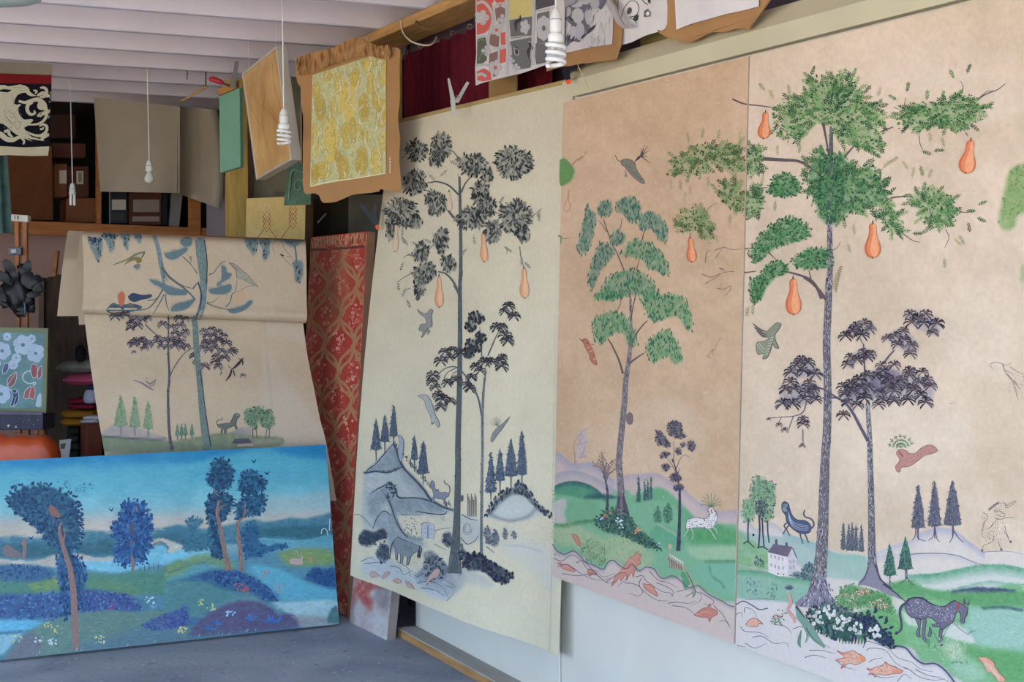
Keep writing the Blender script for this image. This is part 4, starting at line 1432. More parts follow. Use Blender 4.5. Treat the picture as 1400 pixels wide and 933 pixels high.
foliage(S, R, T('e', '260,440 330,400 420,410 470,500 460,580 400,600 320,570 270,520'), [(96, 134, 92), (120, 150, 100), (70, 112, 76)], 3.5, .07, 'any', (140, 158, 116), .6, .2)
# bare sapling and small dark tree of panel one
SB = (74, 70, 84)
bark(S, T('D', '256,185 258,110 250,60 240,20'), [4, 3, 2, 1.2], SB, (48, 46, 60), (110, 104, 116))
for _ in range(26):
    a = random.uniform(-2.6, -.5); b = T('C', [(262 + random.uniform(-6, 6), random.uniform(800, 870))])[0]; L = random.uniform(14, 28)
    m_ = (b[0] + math.cos(a) * L * .5, b[1] + math.sin(a) * L * .5 - 2); e_ = (b[0] + math.cos(a) * L, b[1] + math.sin(a) * L)
    S.line([b, m_, e_], .8, (120, 104, 104), .4)
    for k in range(4):
        S.leaf(e_[0] + random.uniform(-3, 3), e_[1] + random.uniform(-4, 3), random.uniform(0, 6), 2.4, .7, jit((132, 112, 104), 12))
bark(S, T('D', '566,362 570,270 572,180 572,95') + T('C', '596,890 585,820 566,760'), [6, 4.2, 3.4, 2.6, 1.8, 1.2], (66, 66, 84), (40, 42, 58), (110, 106, 122))
for p in ('585,800 600,760 620,740 640,750', '580,820 560,780 545,760', '570,770 572,720 570,680', '590,830 600,800'):
    S.line(T('C', p), 1, (84, 80, 92), .6)
for P in ('540,600 575,582 610,600 612,640 630,655 600,668 560,655 540,635', '487,630 510,632 530,655 555,690 550,712 520,700 490,690', '505,735 530,725 555,735 540,752 515,755', '630,685 650,672 670,700 660,725 635,715', '515,790 535,778 553,795 540,812 520,810', '550,835 580,820 610,850 590,862 555,858', '570,880 600,875 620,890 600,905 575,900', '578,715 600,708 605,735 585,738', '600,688 622,680 622,700 605,705'):
    foliage(S, R, T('C', P), [(66, 62, 76), (84, 78, 92), (52, 48, 62), (104, 96, 106)], 3, .16, 'any', (92, 84, 96), .8, .3)
# cypress rows, round trees, hedges
for (x, yt, yb, w) in ((394, 22, 148, 22), (420, 45, 142, 18), (433, 38, 140, 16), (447, 32, 135, 15)):
    (a, b), (c, d_) = T('D', [(x, yt), (x, yb)])
    conifer(S, a, b, d_, w / 3.184 * .75, [(70, 100, 96), (84, 122, 110), (56, 84, 84)])
for (x, yt, yb, w) in ((475, 165, 235, 34), (520, 148, 235, 36)):
    (a, b), (c, d_) = T('D', [(x, yt), (x, yb)])
    foliage(S, R, T('D', [(x, yt), (x + w / 2, yt + 40), (x + w * .4, yb), (x - w * .4, yb), (x - w / 2, yt + 40)]), [(70, 112, 88), (92, 134, 104), (52, 86, 78)], 3, .16, 'down', (80, 122, 98), .8, .25)
# deer with feather crown
deer = T('g', '225,262 232,242 260,228 310,226 345,232 370,212 372,190 362,178 372,160 388,155 402,168 415,185 425,215 420,250 405,275 390,290 360,298 330,288 270,290 250,296 232,302 222,285')
R.poly(deer, (222, 210, 202), 1, .8)
S.line(deer + [deer[0]], .8, (104, 92, 104), n=3)
for (x, y) in scatter(deer, 60):
    S.dot(x, y, .75, (70, 60, 72), n=5)
for p in ('240,300 225,325 215,345', '260,295 270,330 262,365', '372,292 400,335 418,365', '395,285 415,300 428,330', '405,275 410,255'):
    S.line(T('g', p), 1.3, (190, 186, 180), .8)
S.poly(T('g', '384,170 391,172 388,195 383,190'), (196, 70, 60))
for k in range(9):
    a = -2.9 + k * .34
    p0 = np.array(T('g', [(385, 160)])[0]); L = (15, 17, 18, 20, 20, 19, 17, 16, 14)[k]
    S.line([p0, p0 + np.array([math.cos(a), math.sin(a)]) * L * .6 + np.array([0, -2]), p0 + np.array([math.cos(a), math.sin(a)]) * L], .9, (104, 128, 92), .9)
# pheasant at the water edge
S.poly(T('g', '112,400 120,390 132,396 136,410 128,430 118,425'), (196, 168, 140), True)
S.poly(T('g', '108,440 128,430 150,460 200,500 240,560 262,610 280,660 275,720 268,735 262,690 240,620 200,560 150,545 115,535 105,500'), (150, 160, 132), True)
for k in range(6):
    S.line(T('g', [(112 + k * 16, 480 + k * 10), (122 + k * 15, 515 + k * 9), (118 + k * 16, 545 + k * 3)]), 1.6, (168, 70, 76), .8)
    S.line(T('g', [(120 + k * 16, 455 + k * 9), (134 + k * 15, 478 + k * 9)]), 1.5, (214, 206, 194), 1)
S.line(T('g', '228,570 255,620 272,660 285,700 268,735'), 1.2, (84, 92, 76))
S.poly(T('g', '190,580 215,570 250,640 240,660 215,680 200,620'), (92, 150, 104), True)
S.line(T('g', '98,400 110,405'), 1, (190, 120, 80))
# fishes and lizards of panel one
FO, FE = (202, 132, 112), (166, 96, 84)
for fr, p in (('e', '70,590 95,580 120,600 150,595 180,620 212,630 205,655 160,645 130,635 105,620 95,600'), ('e', '310,650 330,630 355,650 385,665 380,680 350,675 330,690'), ('e', '185,355 215,358 235,375 240,395 262,430 250,450 225,430 210,400'),
              ('e', '505,770 530,700 580,640 620,590 650,545 690,520 700,490 715,510 745,520 730,545 735,590 715,600 690,640 680,700 665,660 640,690 625,720 615,680 580,730 570,700'),
              ('e', '755,745 790,755 830,760 850,800 872,830 870,850 830,830 790,805 765,780'), ('g', '275,845 300,825 340,800 365,795 375,770 385,800 420,815 425,840 390,860 375,890 365,865 330,860 300,855')):
    fish(S, T(fr, p), jit(FO, 6), FE)
for fr, p in (('e', '600,560 650,560 690,590'), ('e', '560,640 600,650 640,640'), ('e', '120,605 150,612 180,628'), ('e', '780,765 820,790 850,830'), ('g', '320,830 360,825 400,838'), ('e', '700,500 710,480'), ('e', '530,745 510,775'), ('g', '285,838 330,845')):
    S.line(T(fr, p), 1.0, (232, 156, 126), .5)
# water lines: panel one
WL = (96, 88, 108)
for p, w in (('18,332 40,362 70,376 110,362 140,385 160,408 200,425 240,442 255,415 282,402 310,425 340,440 365,420 395,448 425,432 460,440 475,462 500,482 540,470 575,490 610,520 650,512 680,535 700,552 735,570 760,582 785,598 812,606', 2.0),):
    S.line(T('D', p), 1.4, (98, 92, 108), 1.2)
    R.below(T('D', p), 7, (150, 134, 146), .6)
for p in ('24,395 60,405 100,380 140,400 170,440 210,450 240,475 290,460', '40,430 80,420 120,445 160,470 220,490 270,480', '120,415 150,405 190,440 215,470 260,500 300,495', '250,500 290,470 330,455 345,480 320,500 300,520', '330,500 370,505 400,520 410,545 390,558 350,545', '380,475 410,470 425,490 450,510 500,540 530,545 545,560', '405,480 395,510 420,540 470,575 520,580', '470,500 520,520 545,540 535,560', '520,590 560,585 610,590 640,580', '600,560 640,540 665,555 660,580 620,600', '540,600 600,610 640,640', '660,540 720,580 700,600 680,590', '720,600 760,640 790,690', '60,460 130,470 200,460 240,490', '560,540 600,530 640,520', '745,670 770,665 795,700', '440,450 480,490 520,500 560,520'):
    S.line(T('D', p), 1.0, WL, .5)
# stray motifs of panel one: bird, leaf bits, squirrel-like fox, nut, unicorn sketch
GB = (92, 84, 82)
S.poly(T('B', '330,300 350,292 375,295 395,310 400,335 415,360 440,398 425,402 395,380 370,355 350,330 335,318'), (128, 124, 108), True, (72, 66, 66), .7)
for k in range(7):
    S.line(T('B', [(352 + k * 11, 322 + k * 10), (368 + k * 10, 318 + k * 12)]), .9, (70, 64, 62), .6)
for e_ in ('455,232', '462,250', '455,280', '465,312', '440,228', '425,240'):
    S.line(T('B', '395,302 420,280 ' + e_), [1.2, 2.0, .5], GB)
S.line(T('B', '305,275 318,298 335,305'), 1, GB); S.line(T('B', '350,340 355,370 345,365'), [1, 3, .6], (140, 132, 116))
S.poly(T('B', '52,295 75,290 100,315 117,345 105,385 75,408 52,405'), (104, 148, 84), True); R.poly(T('B', '52,295 75,290 100,315 117,345 105,385 75,408 52,405'), (108, 150, 88), .9, 2, .4)
S.line(T('B', '108,320 135,292 160,280 175,255'), 1.1, (110, 84, 70), .5); S.line(T('B', '135,300 158,285'), .8, (110, 84, 70), .4)
S.line(T('B', '88,430 95,440 92,480 100,500 95,525 82,532 70,520 78,495 88,470 86,445'), .9, (200, 116, 92), .7)
S.line(T('B', '45,640 58,650 55,680'), 3, (124, 148, 98), 1.5); S.line(T('B', '55,645 75,655 98,652'), .9, (120, 96, 80), .5)
S.poly(T('C', '152,215 175,212 195,245 205,270 215,300 222,330 205,325 190,305 185,280 168,250 160,232'), (186, 112, 84), True, (112, 70, 62), .6)
for k in range(5):
    S.line(T('C', [(170 + k * 9, 235 + k * 18), (186 + k * 8, 228 + k * 18)]), 1.2, random.choice([(110, 100, 70), (216, 190, 150), (96, 60, 50)]), .6)
S.line(T('C', '140,210 155,222 165,215'), 1, (120, 96, 84)); S.line(T('C', '195,235 210,240'), 1, (170, 96, 76))
S.poly(T('C', '357,560 370,548 384,560 384,590 372,602 358,590'), (128, 110, 108), True, (80, 70, 74), .8)
for p in ('722,290 735,282 740,268 760,255 770,230 790,205', '755,262 745,275 760,290', '725,295 745,300'):
    S.line(T('C', p), 1.2, (140, 130, 100), .6)
for p in ('118,790 122,760 118,730 115,700 120,680 130,665', '130,700 140,690 160,690', '145,755 165,745 175,755', '140,690 150,660 148,640 160,628 185,622', '155,690 180,680', '150,645 138,655 135,670', '125,765 128,785', '165,700 160,730 140,760'):
    S.line(T('C', p), 1.0, (150, 132, 140), .7)
R.poly(T('C', '135,640 165,630 175,660 180,690 165,700 170,750 150,740 130,760 120,785 115,770 130,720 135,690'), (186, 168, 172), .8, 1.5, .3)
for fr, p in (('B', '715,765 722,715 740,708'), ('B', '755,710 800,695 840,705 920,698'), ('B', '760,745 790,705'), ('B', '700,815 740,830 790,812 830,805 848,806'), ('B', '800,795 780,790 815,808'), ('B', '715,860 750,840 785,818'), ('B', '770,880 800,885 830,870 825,895 800,920'), ('B', '725,520 745,505 770,492'), ('B', '648,630 645,650')):
    S.line(T(fr, p), 1.1, (124, 100, 88), .5)
S.flush('painted_scenery', None, mur, M_stroke) if False else None

# ---- panel two: land
_yy = np.arange(R.h)[:, None] + R.y0; _xx = np.arange(R.w)[None, :] + R.x0
LEFT = R.img.copy()
SEAM = (_xx > np.interp(_yy, [77, 881], [1024.6, 1004.2]))[..., None]
R.img = np.where((_xx > np.interp(_yy, [77, 881], [1024.6, 1004.2]))[..., None], GROUND, R.img)
R.poly(T('G', '15,212 45,222 75,262 110,290 170,262 220,300 300,332 360,345 440,382 540,402 600,392 700,352 760,336 800,310 860,284 920,290 1000,340 1060,386 1240,388 1240,560 600,640 15,580'), (208, 194, 184), .8, 1.2, .15)
R.below(T('G', '15,212 45,222 75,262 110,290 170,262 220,300'), 10, (176, 164, 172), .7)
R.below(T('G', '600,392 700,352 760,336 800,310 860,284 920,290 1000,340 1060,386'), 16, (182, 172, 180), .7)
R.below(T('c', '270,520 400,485 460,480 540,490 600,530 680,600 780,670'), 10, (168, 160, 174), .8)
R.below(T('c', '60,620 130,600 200,580 270,525'), 8, (180, 170, 176), .6)
R.below(T('G', '615,402 760,392 880,390 960,405 1060,440'), 10, (186, 176, 176), .8)
R.poly(T('G', '15,285 60,300 120,310 200,320 260,320 360,350 440,390 560,402 560,500 470,500 350,480 280,440 150,380 15,470'), (160, 178, 168), .9, 2, .25)
R.poly(T('G', '15,285 40,300 90,340 150,380 150,470 15,465'), (128, 170, 116), .85, 3, .5)
R.poly(T('G', '15,455 150,470 230,492 350,505 345,600 15,580'), (136, 174, 148), .95, 2, .2)
R.below(T('G', '15,462 80,464 150,470 230,492 350,505'), 9, (88, 150, 108), .8, .3)
R.below(T('G', '220,300 300,332 360,350 440,392 560,405'), 12, (130, 164, 158), .7, .3)
R.poly(T('G', '400,440 470,480 540,500 600,470 560,410 440,395'), (150, 178, 156), .7, 3, .4)
R.poly(T('G', '690,480 750,482 850,478 940,462 1050,442 1150,440 1240,458 1240,560 860,560 780,520'), (196, 196, 184), .9, 1.5, .1)
R.below(T('G', '750,482 860,476 940,460 1050,440 1150,440 1240,456'), 17, (84, 150, 112), .9, .35)
R.below(T('G', '840,545 900,550 980,528 1080,508 1160,516 1240,520'), 7, (110, 160, 132), .8, .3)
R.poly(T('G', '640,520 700,512 750,502 800,528 860,546 960,556 1060,548 1240,552 1240,1000 960,1000 900,882 860,856 800,850 760,792 690,782 640,705 600,625'), (120, 170, 118), 1, 2, .2)
R.poly(T('G', '660,520 750,505 850,548 1240,556 1240,620 1000,610 800,570 720,570'), (92, 150, 92), .85, 4, .4)
R.poly(T('d', '760,270 900,280 1240,290 1240,660 1050,640 850,610 760,560 700,460 740,380'), (150, 184, 166), .95, 5, .3)
R.poly(T('d', '500,510 620,410 760,510 800,590 640,560'), (204, 200, 190), .95, 2, .1)
R.poly(T('d', '70,130 190,215 150,260 110,330 60,220'), (208, 198, 180), .9, 2, .2)
R.poly(T('d', '160,300 300,370 320,440 210,420 160,340'), (206, 204, 190), .8, 2, .1)
R.poly(T('d', '700,610 900,640 1240,680 1240,933 1000,900 840,760 700,690'), (96, 154, 92), .8, 7, .4)
R.poly(T('d', '560,760 700,700 840,780 900,900 700,933 620,850'), (156, 188, 160), .8, 8, .4)
R.poly(T('d', '500,600 620,570 700,650 680,720 560,720'), (190, 196, 164), .7, 6, .7)
R.below(T('d', '600,120 720,100 860,90 1000,100 1150,110'), 6, (66, 80, 104), .9, .4)
R.poly(T('d', '620,118 760,92 900,88 1100,108 1130,120 1000,128 800,132'), (70, 80, 104), .85, 1.2, .4)
R.line(T('d', '880,275 1000,265 1100,270 1220,292'), 4, (58, 84, 92), .8, 1.2, .5)
# river of panel two
R.poly(T('G', '15,580 150,590 240,600 300,640 400,740 520,770 600,750 700,780 760,795 800,850 860,858 900,885 960,1000 15,1000'), (210, 196, 190), .95, 2, .12)
R.line(T('G', '690,782 740,792 775,830 810,858 860,858 905,890 945,940'), 6, (160, 152, 166), .7, 2)
for p, w in (('18,610 50,592 85,608 120,628 155,622', 1.4), ('690,780 735,790 770,830 810,856 860,856 905,888 945,940', 2.2)):
    S.line(T('G', p), w, (82, 80, 100), w)
for p in ('555,790 570,762 600,768 660,790 700,830 760,850 800,880 850,890', '570,800 590,790 650,800 690,850 740,880', '580,850 600,838 640,830', '700,930 730,900 760,920', '720,870 750,880 790,910 850,925 900,920', '55,640 60,620 90,630 110,660', '40,700 60,720 120,725 160,745', '90,745 130,740 180,770 230,768 245,790', '60,770 100,790 150,770', '260,710 300,700 330,740 420,790', '310,830 350,820 400,832', '330,800 380,800 440,815', '20,650 40,640 50,660', '620,870 650,860 700,870', '440,840 480,870 520,880', '180,690 230,700 255,730', '25,780 60,785', '590,900 640,915 690,910', '775,880 830,905 880,915 920,935'):
    S.line(T('G', p), 1.1, (112, 100, 110), .5)
# small trees, house, lion
foliage(S, R, T('a', '115,75 150,65 230,90 295,130 300,200 290,290 270,420 220,430 160,380 130,290 90,230 95,150'), [(110, 146, 104), (140, 170, 128), (70, 104, 84), (92, 96, 96)], 3, .14, 'any', (128, 158, 122), .9, .3)
foliage(S, R, T('a', '40,260 80,240 120,260 140,320 120,420 60,440 30,400 25,330'), [(110, 150, 104), (140, 172, 128), (84, 120, 90)], 3, .12, 'any', (132, 164, 126), .85, .3)
foliage(S, R, T('a', '130,270 200,260 230,310 190,390 140,360'), [(66, 76, 84), (84, 96, 96)], 3, .14, 'any', (84, 96, 100), .7, .3)
for p, w in (('165,380 170,500 160,640', 2.6), ('190,400 195,520 205,640', 2.2), ('232,420 235,520 245,600', 2), ('80,400 76,500 78,600', 2.2), ('150,640 190,630 240,655', 2), ('40,605 75,590 130,640', 1.8)):
    S.line(T('a', p), w, (70, 72, 86), w * .8)
S.poly(T('a', '235,670 395,705 392,860 330,868 240,835'), (216, 202, 196)); S.poly(T('a', '395,705 432,640 465,720 462,810 405,855 392,860'), (196, 184, 184))
S.poly(T('a', '235,670 280,608 430,630 395,708'), (112, 96, 112)); S.line(T('a', '432,640 466,722'), 1.2, (80, 70, 84)); S.line(T('a', '235,670 395,708'), 1, (84, 74, 88))
S.poly(T('a', '293,570 310,570 312,612 292,610'), (96, 84, 98)); S.poly(T('a', '375,595 392,595 394,632 374,630'), (96, 84, 98))
for (x, y) in ((262, 705), (292, 712), (322, 720), (352, 728), (262, 775), (292, 785), (322, 795), (355, 800), (415, 750), (440, 745), (415, 795), (440, 790)):
    S.poly(T('a', [(x - 6, y - 14), (x + 6, y - 12), (x + 6, y + 14), (x - 6, y + 12)]), (168, 150, 160))
for (x, y) in ((316, 845), (360, 850)):
    q = T('a', [(x, y)])[0]; S.dot(q[0], q[1], 1.1, (60, 54, 66))
for (x, y0, y1) in ((146, 695, 775), (182, 712, 790)):
    foliage(S, None, T('a', [(x, y0), (x + 16, y0 + 30), (x + 14, y1), (x - 14, y1), (x - 16, y0 + 30)]), [(60, 80, 96), (84, 108, 112)], 2.5, .25, 'down')
foliage(S, R, T('a', '505,790 550,755 600,780 605,870 590,905 500,890 400,860 450,830 500,830'), [(70, 92, 100), (92, 116, 116), (56, 74, 88)], 3, .14, 'any', (96, 118, 118), .85, .3)
for i in range(14):
    q = T('a', [(5 + i * 17, 785 + i * 3.3)])[0]
    S.line([(q[0], q[1] - 2.5), (q[0], q[1] + 2.5)], .7, (176, 160, 160), sm=False)
S.line(T('a', '0,775 120,800 230,825'), .7, (190, 176, 172))
lion = T('a', '345,310 350,280 375,270 400,290 410,330 430,380 470,415 530,420 570,450 580,490 560,520 500,525 450,500 410,465 385,430 375,380 350,345')
S.poly(lion, (78, 88, 114), True, (54, 56, 80), .8)
S.poly(T('a', '345,310 352,278 378,272 398,295 385,320 392,345 370,350 350,340'), (138, 156, 160), True, (60, 64, 80), .6)
S.line(T('a', '565,490 595,470 600,435 575,405 540,395 520,370 530,335'), 2.6, (96, 88, 104), 2)
for p in ('385,440 365,460 375,490 355,530', '400,460 385,490 410,540', '490,515 500,560 515,605', '525,520 545,560 560,600'):
    S.line(T('a', p), 2.2, (82, 84, 106), 1.5)
for k in range(4):
    S.line(T('a', [(395 + k * 2, 350 + k * 18), (430, 425 + k * 13), (480, 450 + k * 14), (560, 462 + k * 12)]), .7, (176, 180, 190), .5)
# conifers
for (x, yt, yb, w, tx) in ((473, 255, 375, 22, 0), (495, 262, 378, 20, 0), (510, 255, 380, 22, 0), (526, 262, 380, 20, 0), (549, 262, 383, 22, 0)):
    (a, b), (c, d_) = T('G', [(x, yt), (x, yb)])
    conifer(S, a, b, d_, w / 3.08, [(92, 92, 104), (116, 124, 122), (76, 84, 92)])
for (x, yt, yb, w) in ((268, 130, 478, 105), (398, 95, 465, 100), (540, 90, 460, 140)):
    (a, b), (c, d_) = T('c', [(x, yt), (x, yb)])
    conifer(S, a, b, d_, w / 5.83, [(96, 92, 108), (126, 116, 126), (84, 92, 96), (70, 68, 84)], (92, 84, 104), d_ + 17)
for (x, yt, yb, w) in ((40, 600, 860, 100), (165, 545, 810, 115)):
    (a, b), (c, d_) = T('c', [(x, yt), (x, yb)])
    conifer(S, a, b, d_, w / 5.83, [(66, 98, 88), (92, 140, 104), (56, 74, 88)], (84, 80, 92), d_ + 14)
for p in ('250,480 240,550 215,580', '262,480 265,560 330,585', '398,465 390,540 350,580', '400,465 415,560 440,590', '548,460 545,540 515,600', '550,500 590,560 630,595', '175,810 175,880 120,925', '178,870 200,910 225,933', '45,860 42,900 70,930'):
    S.line(T('c', p), 1.6, (96, 88, 106), .8)
S.line(T('c', '200,690 330,682 480,685 600,705 690,745 770,775'), 1.2, (120, 108, 122), .6)
S.line(T('c', '780,672 900,665 1000,668 1110,690'), 1, (150, 136, 146), .5)
# dotted unicorn sketch
for p in ('775,660 790,620 840,600 865,580 870,540', '870,440 850,470 815,490', '780,360 815,370 820,400 795,440 780,500 775,540 800,560', '870,340 930,350 960,375 940,390 890,375', '880,400 920,410 960,400 1000,395 1035,400', '960,305 1010,280 1050,262', '965,320 1010,300 1050,268', '945,275 965,290 960,305', '950,500 985,560 1005,600', '900,580 925,640 935,660', '840,330 870,295 910,285 940,280', '960,470 965,500 990,560', '840,480 860,450 890,420'):
    S.line(T('c', p), .9, (140, 124, 122), .6)
for (x, y) in scatter(T('c', '790,590 850,470 900,400 960,400 970,470 960,520 930,560 920,620 890,570 830,600'), 95) + scatter(T('c', '870,340 910,290 960,310 965,370 930,390 880,380'), 36) + scatter(T('c', '770,370 815,380 790,450 780,540 765,500 785,430'), 22):
    S.dot(x, y, .55, (140, 122, 120), n=4)
for k in range(8):
    S.line(T('c', [(840 + k * 9, 340 - k * 7), (828 + k * 10, 330 - k * 8), (850 + k * 10, 312 - k * 5)]), 1.3, (124, 112, 112), .5)
q = T('c', [(1005, 590)])[0]; S.dot(q[0], q[1], 2, (128, 116, 116)); q = T('c', [(930, 652)])[0]; S.dot(q[0], q[1], 2, (128, 116, 116)); q = T('c', [(777, 660)])[0]; S.dot(q[0], q[1], 2, (128, 116, 116))
# standing beast with the spotted coat
body = T('d', '190,225 230,190 290,180 350,195 400,230 470,260 540,260 590,225 630,205 665,225 690,240 745,270 735,330 712,370 715,405 690,410 672,385 680,340 665,305 640,310 625,360 610,400 560,430 510,470 500,460 470,410 430,370 390,352 340,370 320,380 300,365 240,360 200,320 180,270')
S.poly(body, (112, 104, 120), False, (66, 60, 80), 1.0)
for P in ('270,360 320,370 318,440 312,500 318,530 290,525 285,480 300,440', '345,365 372,375 365,440 360,520 385,580 360,570 335,530 340,440', '495,450 515,470 508,540 515,605 490,600 485,520', '400,440 415,470 412,520 395,528 385,515 398,480', '420,420 490,410 495,435 470,440 430,440'):
    S.poly(T('d', P), (116, 106, 124), True, (66, 60, 80), .8)
S.line(T('d', '195,225 150,260 135,320 148,390 150,450 130,485 95,495'), [3.2, 4, 3.4, 3, 2.8, 2.6, 3.4], (78, 72, 94))
q = T('d', [(103, 502)])[0]; S.dot(q[0], q[1], 2.4, (72, 66, 88), 1.6)
for P in ('695,240 712,170 728,240', '728,245 762,195 750,255'):
    S.poly(T('d', P), (92, 84, 104))
S.line(T('d', '190,215 230,188 290,178 350,190 400,225 470,255 540,255 590,220 630,203'), 1.8, (64, 58, 80), 1.2)
for (x, y) in scatter(T('d', '200,230 300,190 400,240 540,270 620,230 640,290 600,380 520,400 420,350 300,350 220,330'), 150):
    S.dot(x, y, random.uniform(.35, .75), (196, 190, 200), n=5)
S.line(T('d', '655,225 662,250 645,275 650,285'), 3, (178, 72, 64), 2)
for _ in range(26):
    x = random.uniform(200, 380); S.leaf(*T('d', [(x, 190 + (x - 290) ** 2 / 900)])[0], -1.1, 3, .4, (70, 64, 84))
S.line(T('d', '615,405 680,465 750,510'), 1, (96, 96, 100), .6); S.line(T('d', '740,512 765,490 780,470'), .8, (96, 110, 100)); S.line(T('d', '770,490 810,475'), .8, (96, 110, 100))
S.line(T('d', '500,540 520,530 580,420'), 1, (100, 96, 104), .6)
for P in ('400,650 405,560 370,540 380,590', '480,600 440,500 430,470 470,540', '500,600 530,545 510,540', '420,640 450,600 470,600 440,630'):
    S.poly(T('d', P), (96, 146, 104))
for _ in range(60):
    q = T('d', [(random.uniform(380, 760), random.uniform(560, 760))])[0]
    S.leaf(q[0], q[1], -1.57 + random.uniform(-.8, .8), random.uniform(2, 4.5), .5, jit(random.choice([(206, 206, 180), (110, 156, 104), (150, 180, 130)]), 8))
for _ in range(20):
    q = T('d', [(random.uniform(590, 740), random.uniform(745, 770))])[0]; S.dot(q[0], q[1], .8, (84, 130, 92))
S.poly(T('d', '830,710 870,712 900,710 940,730 975,760 985,800 1020,850 1060,890 1080,915 1060,933 1010,925 980,880 950,850 910,840 900,800 880,770'), (222, 160, 128), False, (150, 96, 84), .7)
for k in range(12):
    q = T('d', [(910 + k * 10, 770 + k * 11)])[0]; S.dot(q[0], q[1], 1.3, (206, 190, 180))
# big tree: roots and trunk
big = T('G', '352,615 366,540 372,480 380,400 386,300 391,150 396,0') + T('E', '437,700 440,500 435,300 441,150 446,0') + T('A', '367,900 372,800 370,700 369,640')
bark(S, big, [30, 21, 17, 14.5, 12.5, 11, 10.5, 9.5, 8.5, 7.5, 6.5], (112, 104, 108), (56, 50, 60), (190, 178, 176), 1100, .9)
S.poly(T('G', '372,480 350,520 320,560 270,600 290,615 340,620 430,630 470,640 500,630 450,600 415,560 398,500'), (132, 124, 136), True)
for _ in range(110):
    a = random.uniform(-1, 1); y = random.uniform(500, 615)
    q = T('G', [(378 + a * (18 + (y - 490) * .62), y)])[0]
    S.leaf(q[0], q[1], 1.57 - a * .5, random.uniform(3, 7), .7, jit(random.choice([(62, 56, 72), (190, 180, 186), (92, 84, 100)]), 6))
bark(S, T('A', '369,640 372,500 374,400 376,330 374,290'), [6.5, 7, 6.5, 5, 3.5], (92, 96, 98), (54, 54, 62), (150, 140, 140))
BR = (100, 84, 84)
for fr, p, w in (('A', '345,268 355,320 366,385', 4), ('A', '118,404 200,409 255,414 300,438 345,475', 5), ('A', '5,180 50,198 110,205 172,214', 2.4), ('A', '430,392 465,352', 3), ('A', '565,302 610,284', 2.5), ('A', '560,580 600,552 655,545', 3.2), ('A', '540,600 545,640', 1.6),
                 ('A', '340,930 320,885 292,855 240,836 195,826', 4.4), ('A', '300,855 292,822', 2), ('A', '140,755 168,782', 2), ('E', '432,100 400,55 360,18 330,0', 4.4), ('A', '40,832 95,826', 2), ('A', '0,742 70,740', 2), ('A', '80,520 135,512', 2.2), ('A', '920,185 960,160 1000,145 1030,122', 1.8), ('A', '925,182 960,152 985,150', 1.2),
                 ('A', '850,598 880,606 910,600', 1.2), ('A', '645,685 680,710 710,718', 1.3), ('A', '705,315 710,350 720,370', 1.1), ('A', '868,160 870,130 858,110', 1), ('A', '650,205 655,175', 1), ('A', '880,305 890,320', 1.4), ('A', '805,670 818,700 800,740', 1), ('A', '540,625 560,625 580,650', 1.2), ('A', '380,750 400,735 410,715', 1), ('A', '610,210 640,225', .9), ('A', '0,828 10,828', 1.2)):
    S.line(T(fr, p), w, BR, w * .5)
GA = [(66, 108, 62), (98, 142, 80), (44, 80, 56), (136, 166, 104), (80, 122, 68)]
GDK = [(52, 98, 66), (38, 78, 58), (78, 124, 78), (96, 142, 88)]
LEAFW = (142, 164, 112)
for P in ('165,230 200,180 260,160 280,110 340,95 430,95 490,140 510,190 550,190 575,240 570,320 550,385 490,380 450,350 400,340 380,290 340,260 300,290 240,345 190,320 165,270', '615,240 660,205 740,190 810,185 845,155 910,170 960,210 930,250 900,290 840,300 760,290 690,305 630,285',
          '600,580 640,620 640,690 590,680 560,630 540,610', '655,550 700,515 790,530 840,560 845,630 790,665 740,660 700,610', '60,360 110,365 120,420 90,455 60,450', '50,520 110,520 120,590 80,620 50,600'):
    P = T('A', P); sprays(S, R, P, GA, LEAFW, .75, 9, 4.0, .017); foliage(S, None, P, GA, 4.4, .06, 'radial')
for P in ('280,390 330,370 420,390 480,430 540,430 580,500 600,560 560,590 500,610 440,620 400,640 340,630 300,570 270,500',):
    P = T('A', P); sprays(S, R, P, GA + GDK, (104, 146, 96), .8, 9, 4.0, .016); foliage(S, None, P, GA + GDK, 4.4, .06, 'radial')
R.poly(T('A', '330,400 415,400 425,520 405,640 335,630 320,520'), (74, 122, 88), .8, 4, .4)
foliage(S, None, T('A', '335,410 412,410 415,560 395,640 340,630 325,520'), GDK, 4.4, .10, 'radial')
for P in ('125,530 160,470 210,455 255,490 265,530 220,550 160,545', '60,770 90,710 150,650 220,620 290,650 295,700 230,720 160,745 110,790 75,795', '225,780 290,740 370,745 380,810 300,820 240,815', '75,935 90,860 150,790 210,795 215,830 170,850 130,890 110,935'):
    P = T('A', P); foliage(S, R, P, GDK + GA[:1], 4.6, .13, 'radial', (88, 140, 88), .8)
foliage(S, R, T('E', '85,0 160,0 150,60 130,110 95,115 80,60'), GDK + GA[:2], 4.2, .12, 'down', (100, 146, 96), .7)
for P in ('545,370 560,300 640,260 690,215 780,230 880,215 892,330 840,350 740,330 660,370 600,370', '760,440 800,400 870,420 885,540 830,520 790,490', '595,580 620,520 700,520 740,560 755,620 720,650 680,620 620,630'):
    P = T('B', P); sprays(S, R, P, [(92, 118, 66), (70, 92, 56), (128, 148, 92), (150, 162, 108)], (150, 158, 108), .65, 9, 4.0, .02); foliage(S, None, P, [(84, 112, 62), (120, 144, 86), (62, 84, 52)], 4.2, .05, 'radial')
PALE = [(158, 160, 112), (178, 170, 122)]
